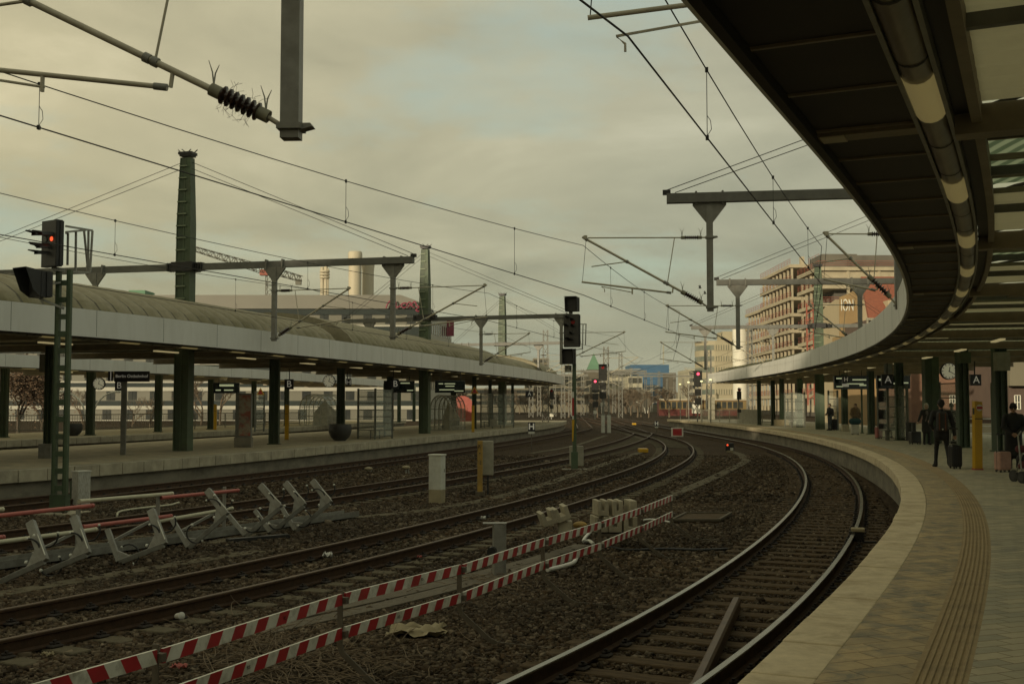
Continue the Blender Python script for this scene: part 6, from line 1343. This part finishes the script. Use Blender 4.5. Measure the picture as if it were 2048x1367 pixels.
# chimneys, crane
D = 420
for lb, px, r_, pt, cap in (('left one of a pair of fat steel chimneys behind the hotel', 709, 13, 503, 1), ('right one of a pair of fat steel chimneys behind the hotel', 735, 12, 512, 1)):
    p = Y(px, 700, D + (px > 720) * 8); z = Y(px, pt, D).z; r = r_ * K(D); t = thing('chimney', lb, 'chimney', tuple(p), 'steel chimneys')
    MB().lathe([(r, 0), (r, z - p.z - 4)], p, 24).build('stack', 'steel_chimney', t); MB().lathe([(r * 1.02, z - p.z - 4.5), (r * 1.1, z - p.z - 3), (r * 1.1, z - p.z - .6), (r * .95, z - p.z), (r * .8, z - p.z)], p, 24).build('collar', 'steel_chimney', t)
p = Y(648, 700, D); z = Y(0, 534, D).z - p.z; t = thing('chimney', 'slim cluster of three thin steel flues left of the fat chimneys', 'chimney', tuple(p), 'steel chimneys')
for dx, rr, dz in ((-.9, .75, 0), (.45, .7, .3), (1.3, .35, -.5)): MB().lathe([(rr, 0), (rr, z + dz)], p + Vector((dx, 0, 0)), 12).build('flue', 'steel_chimney', t)
for k in range(3): MB().lathe([(1.9, z - 4.2 + k * 1.1), (1.9, z - 3.6 + k * 1.1)], p, 16).build('collar', 'steel_chimney', t)
D = 300; t = thing('tower_crane', 'lattice tower crane with a red slewing cab over the hotel roof', 'crane', tuple(Y(540, 700, D)))
def lattice(mb, a, b, w0, w1, n=14, r=.09):
    a, b = Vector(a), Vector(b); X, U = frame(b - a); pr = []
    for i in range(n + 1):
        c = a.lerp(b, i / n); w_ = w0 + (w1 - w0) * i / n; pr.append([c + X * s1 * w_ / 2 + U * s2 * w_ / 2 for s1, s2 in ((-1, -1), (1, -1), (1, 1), (-1, 1))])
    for i in range(n):
        for k in range(4):
            mb.bar(pr[i][k], pr[i + 1][k], r); mb.bar(pr[i][k], pr[i + 1][(k + 1) % 4] if i % 2 else pr[i][(k + 1) % 4], r * .7); mb.bar(pr[i][(k + 1) % 4] if i % 2 == 0 else pr[i + 1][k], pr[i + 1][k] if i % 2 == 0 else pr[i + 1][(k + 1) % 4], r * .7)
J = MB(); lattice(J, Y(391, 498, D - 12), Y(540, 543, D), 1.1, 2.1, 20, .13); J.build('jib', 'far_dark', t); J = MB(); lattice(J, Y(543, 540, D), Y(603, 558, D + 5), 1.7, 1.4, 9, .14); J.build('counter_jib', 'far_dark', t)
J = MB(); lattice(J, Y(540, 700, D), Y(540, 545, D), 1.9, 1.9, 12, .14); J.build('tower', 'far_dark', t); MB().box(Y(529, 545, D - 1), (2.2, 2, 1.5)).build('cab', 'guard', t); MB().box(Y(597, 564, D + 5), (1.5, 1.2, 1.4)).build('counterweight', 'panel_beige', t); J = MB(); lattice(J, Y(543, 540, D), Y(563, 533, D + 2), 1.4, .6, 4, .1); J.build('top_frame', 'far_dark', t)
# tower block, right of centre
D = 330; t = thing('office_tower', 'sunlit office tower with a rounded end and window bands', 'building', tuple(Y(1430, 815, D)))
a, b = Y(1393, 0, D).x, Y(1482, 0, D).x; zt = Y(0, 681, D).z; r = 4.5; out = [(b, D), (b, D + 16), (a + r, D + 16)] + [(a + r - math.sin(w_) * r, D + 8 + math.cos(w_) * 8) for w_ in np.linspace(.3, 2.84, 8)] + [(a + r, D)]
mb = MB(); mb.prism(out[::-1], (0, 0, -1), (1, 0, 0), (0, 1, 0), (0, 0, zt + 1)); mb.build('wall', 'tower_wall', t); fl = 3.25
for i in range(9):
    z = zt - 2.0 - i * fl; m = MB(); o2 = [((x - (a + b) / 2) * 1.004 + (a + b) / 2, (y - D - 8) * 1.006 + D + 8) for x, y in out]; m.prism(o2[::-1], (0, 0, z - .75), (1, 0, 0), (0, 1, 0), (0, 0, 1.5)); m.build('window_band', 'tower_glass', t)
    m = MB()
    for k in range(13): m.box((a + r + (b - a - r) * k / 12, D - .1, z), (.5, .25, 1.7))
    m.build('mullions', 'tower_wall', t)
m = MB(); m.box(((a + b) / 2 + 4, D + 7, zt + 1.2), (7, 9, 3.4)); m.build('roof_plant', 'tower_wall', t)
# concrete shell under construction
XF = 59.0; t = thing('building_shell', 'sunlit concrete building shell with open floors and orange red guard rails', 'building', (XF, 216, -1))
def at(px): return XF * F / (px - 1024)
yb = [(216, 232, 27.8, 0), (232, 240, 31.5, 4.5), (240, 269, 31.8, .5), (269, 289, 25.2, 1.0)]
for f in range(9):
    z = 31.6 - 3.5 * f
    for (y0, y1, zt, st) in yb:
        if z > zt + .5: continue
        s = MB(); s.box((XF + st + 11, (y0 + y1) / 2, z - .35), (22, y1 - y0, .7))
        g = MB()
        for h in (.35, .75, 1.15): g.bar((XF + st + .15, y0, z + h), (XF + st + .15, y1, z + h), .06, .07)
        for yy in np.arange(y0, y1, 2.6): g.bar((XF + st + .15, yy, z), (XF + st + .15, yy, z + 1.2), .05)
        if y0 == 216:
            for h in (.35, .75, 1.15): g.bar((XF, y0 + .1, z + h), (XF + 22, y0 + .1, z + h), .06, .07)
        g.build('guard_rail', 'guard', t)
        if z < zt + .5 and f < 9:
            c = s
            for yy in np.arange(y0 + .8, y1 - .3, 3.4):
                ln = random.choice((0, 0, 0, .5, -.5)) * (y0 < 240)
                c.bar((XF + st + .7, yy + ln, z - 3.5), (XF + st + .7, yy, z - .7), .42, .5)
            if y0 == 216:
                for xx in (6, 12, 18): c.bar((XF + xx, y0 + .6, z - 3.5), (XF + xx, y0 + .6, z - .7), .5)
        s.build('storey', 'conc_new', t)
m = MB(); m.box((XF + 13, 252, 14), (12, 70, 33)); m.build('core', 'conc_core', t); m = MB(); m.box((XF + 8.5, 229, 14), (9, 20, 27)); m.build('core', 'conc_core', t)
m = MB(); a, b = Y(1637, 0, 220).x, Y(1707, 0, 220).x; m.box(((a + b) / 2, 225, 29.6), (b - a, 9, 3.2)); m.build('roof_storey', 'conc_core', t)
m = MB(); m.box((XF + 13, 221, 26.6), (24, 9, 1.2)); m.build('roof_slab', 'conc_new', t); m = MB(); m.box((XF + 5, 247, 33), (.9, .9, 2.2)); m.build('roof_stack', 'conc_new', t)
m = MB(); m.lathe([(2.0, 0), (2.0, 20.5)], Y(1482, 812, 292), 20); m.build('stair_tower', 'panel_white', t)
m = MB(); c = Y(1621, 700, 205)
for dx in (-.6, .6): m.bar(c + Vector((dx, 0, -10)), c + Vector((dx, 0, 8.5)), .22)
for k in range(14): m.bar(c + Vector((-.6, 0, -9 + k * 1.3)), c + Vector((.6, 0, -8.2 + k * 1.3)), .16)
m.build('hoist', 'guard', t)
# tan and tiled buildings
D = 150; t = thing('corner_building', 'tan plaster building with a brick side and pale letters near its curved top', 'building', tuple(Y(1650, 815, D)))
xw = Y(1678, 0, D).x; m = MB(); m.prism([(0, -1), (0, 15.6), (4, 16.0), (9, 15.4), (14, 14.3), (14, -1)], (xw, D, 0), (0, 1, 0), Z3, (12, 0, 0)); m.build('plaster_wall', 'tan', t)
pts = [(1678.3, 850), (1678.3, 594), (1695, 588), (1722, 572), (1724, 850)]; m = MB(); m.prism([(Y(a, b, D).x, Y(a, b, D).z) for a, b in pts][::-1], (0, D - .25, 0), (1, 0, 0), Z3, (0, .25, 0)); m.build('brick_wall', 'tan_brick', t)
text('lettering', 'ION', 34 * K(D), Y(1694.5, 611, D - .30), (1, 0, 0), Z3, 'panel_white', t, th=.05, sx=.42)
for yw, zw in ((161.5, 13), (161.5, 9), (161.5, 4), (158, 9)): m = MB(); m.box((xw - .03, yw, zw), (.08, .7, 1.5)); m.build('window', 'window_dark', t)
D = 140; t = thing('tiled_house', 'house with a steep red tiled roof and pale dormer, cut by the canopy', 'house', tuple(Y(1760, 815, D)))
P = [Y(1722, 553, D + 9), Y(1830, 553, D + 9), Y(1830, 636, D), Y(1738, 636, D)]; m = MB(); m.add(P + [p + Vector((0, .4, -.3)) for p in P], [(3, 2, 1, 0), (4, 5, 6, 7), (0, 1, 5, 4), (2, 3, 7, 6), (3, 0, 4, 7)]); m.build('roof', 'tiles', t)
m = MB(); wallrect(m, D + .6, 1735, 1840, 640, 850, 0, 9); m.build('wall', 'brick_dark', t); m = MB(); m.bar(Y(1733, 638, D - .2), Y(1830, 638, D - .2), .3, .3); m.bar(Y(1735, 640, D - .1), Y(1735, 800, D - .1), .2); m.build('gutter', 'box_grey', t)
m = MB(); wallrect(m, D + 1.5, 1776, 1792, 600, 617, 0, 3); m.build('dormer', 'tan', t)
def house(label, D, px0, px1, ptop, mat, wins, wmat='window_dark', cat='building', depth=12, fr=True, name='building', wsz=(9, 11)):
    t = thing(name, label, cat, tuple(Y((px0 + px1) / 2, 815, D))); m = MB(); wallrect(m, D, px0, px1, ptop, 860, 0, depth); m.build('wall', mat, t)
    for (a, b) in wins:
        w_ = MB(); wallrect(w_, D - .08, a, a + wsz[0], b, b + wsz[1], 0, .12)
        if fr:
            for q in (0, .48, 1): wallrect(w_, D - .14, a + wsz[0] * q - .5, a + wsz[0] * q + .5, b, b + wsz[1], 1, .08)
            for q in (0, .5, 1): wallrect(w_, D - .145, a, a + wsz[0], b + wsz[1] * q - .5, b + wsz[1] * q + .5, 1, .08)
        w_.build('window', [wmat, 'panel_white'], t)
    return t
house('red brick building with white framed windows behind the green columns', 96, 1824, 2019, 640, 'brick_red', [(x, y) for x in (1962, 1974) for y in (728, 776, 795)] + [(1906, 728), (1900, 790), (1925, 790)], wsz=(10, 16))
house('dark red brick wing left of the red brick building', 105, 1741, 1826, 660, 'tan_brick', [(1760, 800), (1795, 800)])
house('grey plaster building at the right edge behind the last column', 88, 2020, 2180, 640, 'brick_dark', [(2028, 722), (2030, 790), (2050, 722), (2075, 722), (2100, 722)], wsz=(11, 28))
m = MB(); wallrect(m, 87, 2020, 2180, 690, 771, 0, .5); o = m.build('plaster_band', 'far_wall', bpy.data.objects['building.002'])
# wall and track bed beyond the nearer platform
tag(MB().bar((26, 60, -.45), (44, 66, -.45), .4, 1.0).build('low_wall', 'panel_white'), 'low pale wall beyond the nearer platform, behind the columns', 'wall')
tag(MB().bar((24, 74, -.3), (52, 74, -.3), .3, 1.4).build('embankment_wall', 'conc_new'), 'longer pale parapet in front of the brick building', 'wall')
# suburban train
D = 215; t = thing('suburban_train', 'red and yellow suburban train passing beyond the platform end', 'train', tuple(Y(1400, 830, D)))
for a, b in ((1318, 1406), (1407.5, 1496)):
    m = MB(); wallrect(m, D, a, b, 800, 831, 0, 2.8); bo = m.build('carriage', 'train_red', t); WLOC[bo.name] = WLOC[t.name]
    m = MB(); wallrect(m, D - .06, a + .3, b - .3, 801, 818, 0, .1); m.build('yellow_band', 'train_yellow', bo); m = MB(); wallrect(m, D + .2, a, b, 797, 800, 0, 2.4); m.build('roof', 'far_wall_pale', bo)
    px = a + 4
    while px < b - 8: m = MB(); wallrect(m, D - .12, px, px + 8, 803, 816, 0, .1); m.build('window', 'window_dark', bo); px += 11
m = MB(); wallrect(m, D - .2, 1384, 1400, 802, 826, 0, .1); m.build('white_door', 'panel_white', t)
# skyline
def block(label, px0, px1, ptop, D, mat, roof=None, rows=0, depth=25, cat='building', pbot=816, wm='window_dark'):
    t = thing('building', label, cat, tuple(Y((px0 + px1) / 2, pbot, D)), 'distant skyline buildings'); m = MB(); wallrect(m, D, px0, px1, ptop, pbot + 8, 0, depth); m.build('wall', mat, t)
    for r_ in range(rows):
        y = ptop + 3 + (pbot - ptop - 6) * r_ / rows; m = MB(); n = max(2, int((px1 - px0) / 3.2))
        for c_ in range(n): wallrect(m, D - .3, px0 + 1 + (px1 - px0 - 2) * c_ / n, px0 + 1 + (px1 - px0 - 2) * (c_ + .6) / n, y, y + (pbot - ptop) / rows * .5, 0, .5)
        m.build('window_row', wm, t)
    return t
block('blue clad block on the skyline right of centre', 1262, 1338, 729, 520, 'blue_wall'); block('white banded block left of the blue one', 1216, 1262, 741, 470, 'far_wall_pale', rows=4); block('pale low block in front of the blue one', 1256, 1285, 752, 440, 'far_wall_pale', rows=3)
block('dim beige apartment block above the far canopy tip', 1067, 1098, 716, 420, 'far_wall', rows=9); block('paler apartment block behind the canopy tip, left', 1050, 1070, 722, 520, 'far_wall_pale', rows=8)
block('brown tower stump with a green copper spire', 1173, 1203, 739, 480, 'far_dark'); t = bpy.data.objects['building.008']; c = Y(1187.5, 739, 487); h = Y(0, 706, 487).z - c.z; m = MB(); w_ = 14 * K(487); m.add([c + Vector((a * w_, b * w_, 0)) for a, b in ((-1, -1), (1, -1), (1, 1), (-1, 1))] + [c + Vector((a * w_ * .45, b * w_ * .45, h * .55)) for a, b in ((-1, -1), (1, -1), (1, 1), (-1, 1))] + [c + Z3 * h], [(0, 1, 5, 4), (1, 2, 6, 5), (2, 3, 7, 6), (3, 0, 4, 7), (4, 5, 8), (5, 6, 8), (6, 7, 8), (7, 4, 8)]); m.build('spire', 'copper_green', t)
block('long dark shed along the tracks in the centre distance', 1225, 1300, 778, 330, 'far_dark', depth=40); block('low sandy building left of the lattice mast', 1100, 1180, 772, 360, 'far_wall', rows=3); block('grey block behind the platform signals, far left of centre', 1098, 1172, 752, 560, 'far_wall', rows=4)
block('stepped brown gable left of the office tower', 1338, 1352, 745, 500, 'far_dark'); block('pale slab at the foot of the office tower', 1378, 1396, 738, 380, 'far_wall_pale', rows=5); block('low sandy wall along the distant tracks', 1140, 1420, 808, 380, 'far_wall', pbot=818); block('long low building far behind the middle platform', 905, 1070, 776, 300, 'far_wall', rows=3)
block('distant grey roofline left of the blue block', 1285, 1345, 771, 620, 'far_wall'); block('hazy blocks closing the view right of the shed', 1338, 1400, 784, 600, 'far_wall')
c = Y(1327, 729, 540); tag(MB().tube([c, c + Z3 * 9.5], .25, 6).build('radio_mast', 'far_wall_pale'), 'thin radio mast on the blue block', 'mast')
g = Y(925, 842, 115); t = thing('painted_hoarding', 'red painted hoarding with a rounded top seen under the middle canopy', 'hoarding', tuple(g)); m = MB(); m.prism([(-1.1, 0), (1.1, 0), (1.1, 1.4)] + [(1.1 * math.cos(a), 1.5 + 1.1 * math.sin(a)) for a in np.linspace(.2, 2.9, 8)] + [(-1.1, 1.4)], g, (1, 0, 0), Z3, (0, .15, 0)); m.build('panel', 'red_pipe', t); m = MB(); m.prism([(-.5, .4), (.5, .4), (.5, 1.4), (0, 1.9), (-.5, 1.4)], g - Vector((0, .03, 0)), (1, 0, 0), Z3, (0, .02, 0)); m.build('inner_panel', 'guard', t)
# distant masts of the overhead line
def lat_mast(px, ybase, ytop, D, w_=.55, label='', arm=0):
    p, q = Y(px, ybase, D), Y(px, ytop, D); t = thing('lattice_mast', label, 'overhead line mast', tuple(p), 'lattice overhead line masts'); m = MB(); H = q.z - p.z; n = max(5, int(H / .8))
    for s1, s2 in ((-1, -1), (1, -1), (1, 1), (-1, 1)): m.bar(p + Vector((s1 * w_ / 2, s2 * w_ / 2, 0)), q + Vector((s1 * w_ * .36, s2 * w_ * .36, 0)), .09)
    for i in range(n):
        a, b = i / n, (i + 1) / n; wa, wb = w_ * (1 - .28 * a) / 2, w_ * (1 - .28 * b) / 2
        for s in (-1, 1): m.bar(p + Vector((-wa * s, -wa, H * a)), p + Vector((wb * s, -wb, H * b)), .05)
        m.bar(p + Vector((wa, -wa, H * a)), p + Vector((wb, wb, H * b)), .05)
    m.build('lattice', 'grey_steel', t)
    for s, L in ((arm, 3.0),):
        if arm:
            m = MB(); z = 6.2
            m.tube([Vector((q.x, q.y, 5.9)), Vector((q.x + arm * L, q.y, 6.0))], .03, 6); m.tube([Vector((q.x, q.y, 4.3)), Vector((q.x + arm * L, q.y, 6.0))], .045, 6); m.tube([Vector((q.x + arm * 1, q.y, 4.8)), Vector((q.x + arm * (L + .2), q.y, 4.9))], .035, 6); m.build('cantilever', 'tube_alu', t)
    return t
lat_mast(1212, 862, 693, 104, .56, 'stout lattice mast rising between the tracks in the centre', 1)
for px, lb in ((1206, 'white cabinet at the left foot of the central lattice mast'), (1218, 'white cabinet at the right foot of the central lattice mast')):
    c = Y(px, 850, 103.2); tag(MB().box((c.x, c.y, -.15), (.32, .3, 1.6)).build('trackside_cabinet', 'box_pale'), lb, 'cabinet')
lat_mast(1091, 846, 660, 112, .6, 'lattice mast at the tip of the middle platform', 1); lat_mast(1241, 835, 705, 170, .6, 'thin lattice mast in the distance right of the central one', -1); lat_mast(1418, 822, 700, 135, .6, 'lattice mast before the office tower', -1); lat_mast(1500, 822, 655, 128, .6, 'dark lattice mast before the concrete shell', -1)
LB = 'slender lattice mast in the distant tangle of overhead lines'
for i, (px, yb_, yt_, D) in enumerate(((1126, 836, 728, 160), (1140, 832, 745, 190), (1165, 830, 738, 200), (1176, 828, 752, 230), (1228, 826, 742, 220), (1262, 826, 735, 240), (1276, 824, 748, 280), (1291, 824, 740, 260), (1303, 823, 752, 310), (1318, 823, 742, 270), (1334, 822, 757, 330), (1349, 822, 745, 290), (1062, 834, 735, 150), (1078, 832, 742, 180), (1109, 832, 760, 210), (1152, 828, 765, 300), (1205, 826, 762, 320), (1247, 824, 760, 340), (1366, 822, 756, 310), (1382, 822, 740, 250))):
    lat_mast(px, yb_, yt_, D, .55, LB, random.choice((-1, 1)))
for i, (a, b, py, D) in enumerate(((1126, 1291, 742, 200), (1228, 1349, 747, 255), (1062, 1176, 750, 170), (1276, 1400, 752, 285))):
    tag(MB().bar(Y(a, py, D), Y(b, py, D), .3, .35).build('line_gantry', 'grey_steel'), ('long grey gantry beam crossing the distant tracks', 'farther gantry beam right of the central mast', 'gantry beam over the tip of the middle platform', 'faint gantry beam near the distant red signal')[i], 'gantry')
# curved double lamp
def curl(label, px, yb_, yt, half, D, z0=-1):
    p = Y(px, yb_, D); k = K(D); t = thing('curved_lamp', label, 'street lamp', tuple(p), 'lamps with two curved arms')
    for s in (-1, 1):
        pts = [p + Vector((s * (.15 + half * k * (1 - math.cos(a)) if False else s * 0), 0, 0)) for a in (0,)]
        arc = [p + Vector((s * half * k * (.12 + .88 * (1 - math.cos(a))), 0, (yb_ - yt) * k * math.sin(a))) for a in np.linspace(0, 1.5, 10)]
        MB().tube(arc, [.085 - .004 * i for i in range(10)], 7).sphere(arc[-1] + Vector((s * .2, 0, 0)), .18, 0, 5, (1.6, .8, .5)).build('arm', 'board_white', t)
curl('lamp with two curved white arms behind the farthest platform', 178, 840, 783, 55, 92); curl('small lamp with two curved arms in the centre distance', 1293, 826, 804, 20, 230)
# trees
def tree(label, p, H, W, crown='bare', group='bare trees', n=900, cat='tree', z0=.25, rmin=.012):
    t = thing('tree', label, cat, tuple(p), group); tr = MB(); cr_pts = []
    def grow(a, d, L, r, dep):
        b = a + d * L; r = max(r, rmin); tr.tube([a, a.lerp(b, .5) + Vector((random.uniform(-1, 1), random.uniform(-1, 1), 0)) * L * .06, b], [r, r * .8, r * .62], 5 if dep > 2 else 4, caps=False)
        cr_pts.append(b)
        if dep <= 0: return
        for _ in range(random.choice((2, 3, 3))):
            e = (d + Vector((random.uniform(-1, 1) * W, random.uniform(-1, 1) * W, random.uniform(-.25, .5)))).normalized(); grow(a.lerp(b, random.uniform(.6, 1)), e, L * random.uniform(.62, .82), r * .6, dep - 1)
    grow(Vector(p), Vector((0, 0, 1)), H * z0, H * .018, 6 if crown == 'bare' else 5)
    tr.build('trunk', 'bark' if crown != 'bare' else 'twig_far', t)
    if crown != 'bare':
        m = MB(); V_ = []
        for _ in range(n):
            c = random.choice(cr_pts) + Vector((random.gauss(0, .05), random.gauss(0, .05), random.gauss(0, .05))) * H; a = Vector((random.gauss(0, 1), random.gauss(0, 1), random.gauss(0, 1))).normalized(); X, U = frame(a); s = random.uniform(.06, .15)
            m.add([c + X * s, c + U * s * .6, c - X * s, c - U * s * .6], [(0, 1, 2, 3)])
        m.build('crown', crown, t)
    return t
tree('rust leaved tree behind the fence at the left edge', Y(35, 870, 100) - Z3 * 1, 11, .75, 'leaf_rust', 'leafy trees', 6500); tree('russet tree beside the curved lamp, left of the hotel', Y(85, 868, 112) - Z3, 10, .7, 'leaf_rust', 'leafy trees', 3000)
for i, (px, D, H) in enumerate(((405, 108, 8), (440, 112, 9), (300, 125, 7), (165, 125, 7), (265, 130, 6.5))):
    tree(('bare pale tree right of the tall green mast', 'bare pale tree behind the display of the farthest platform', 'small bare tree before the hotel windows', 'thin bare tree left of the curved lamp', 'thin bare tree under the station name board')[i], Y(px, 850, D) - Z3, H, .8)
LT = 'bare brownish tree in the hazy distance among the line masts'
for i in range(44):
    px = random.uniform(905, 1400); D = random.uniform(190, 330); tree(LT, Y(px, 812, D) - Z3 * 2, random.uniform(7, 11), .8, 'bare', 'distant bare trees', z0=.2, rmin=.03)

for lb, px, py, a in (('small bird in flight left of the hanging drop post, upper one', 1400, 576, .5), ('small bird in flight left of the hanging drop post, lower one', 1410, 587, -.6)):
    c = Y(px, py, 60); m = MB(); m.tube([c + Vector((-.10, 0, 0)), c, c + Vector((.10, 0, .01))], [.008, .035, .006], 6); u = Vector((math.cos(a), .3, math.sin(a)))
    for s in (-1, 1): m.add([c + Vector((-.04, 0, .01)), c + Vector((.05, 0, .01)), c + Vector((.02, s * .12, .10 + .05 * a)), c + Vector((-.06, s * .2, .16))], [(0, 1, 2, 3)])
    tag(m.build('bird', 'black'), lb, 'bird', 'two small flying birds')
# ------------------------------------------------------------------ unseen station hall behind the camera, its gables shaped to shade the near tracks
M('hall_wall', (.16, .13, .09), (.12, .10, .07), scale=.5, rough=.8)
th = thing('shading_hall', 'unseen train hall behind the viewpoint, its gables shaped to shade the near tracks', 'shading hall', (-40, -60, -1))
n = 14
out = [(-140, -1), (-140, 33)] + [(-108.5 - 31.5 * math.cos(k * math.pi / n), 33 + 2 * math.sin(k * math.pi / n)) for k in range(n + 1)] + [(-77, 33), (-77, -1)]
MB().prism(out, (0, -60, 0), (1, 0, 0), (0, 0, 1), (0, -3, 0)).build('shading_gable', 'hall_wall', th)
out = [(-76.9, -1), (-76.9, 27)] + [(-29.5 - 47.4 * math.cos(k * math.pi / n), 27 + 1.6 * math.sin(k * math.pi / n)) for k in range(n + 1)] + [(18, 27), (18, -1)]
MB().prism(out, (0, -60, 0), (1, 0, 0), (0, 0, 1), (0, -3, 0)).build('shading_gable', 'hall_wall', th)

#t = thing('apartment_block', 'tall apartment block left of the view, shading the hotel', 'building', (-98, 118, -1)); MB().box((-98, 118, 16), (76, 14, 34)).build('wall', 'hall_wall', t)

# thin air
m = bpy.data.materials.new('haze_air'); m.use_nodes = True; nt = m.node_tree; nt.nodes.remove(nt.nodes['Principled BSDF'])
pv = nt.nodes.new('ShaderNodeVolumePrincipled'); pv.inputs['Color'].default_value = (.82, .80, .70, 1); pv.inputs['Density'].default_value = .00016; pv.inputs['Anisotropy'].default_value = .2
nt.links.new(pv.outputs[0], nt.nodes['Material Output'].inputs['Volume']); MATS['haze_air'] = m
o = MB().box((0, 1240, 60), (1900, 2760, 124)).build('haze', 'haze_air', kind='stuff')
sc.cycles.volume_step_rate = 8; sc.cycles.volume_max_steps = 64; sc.cycles.volume_bounces = 0
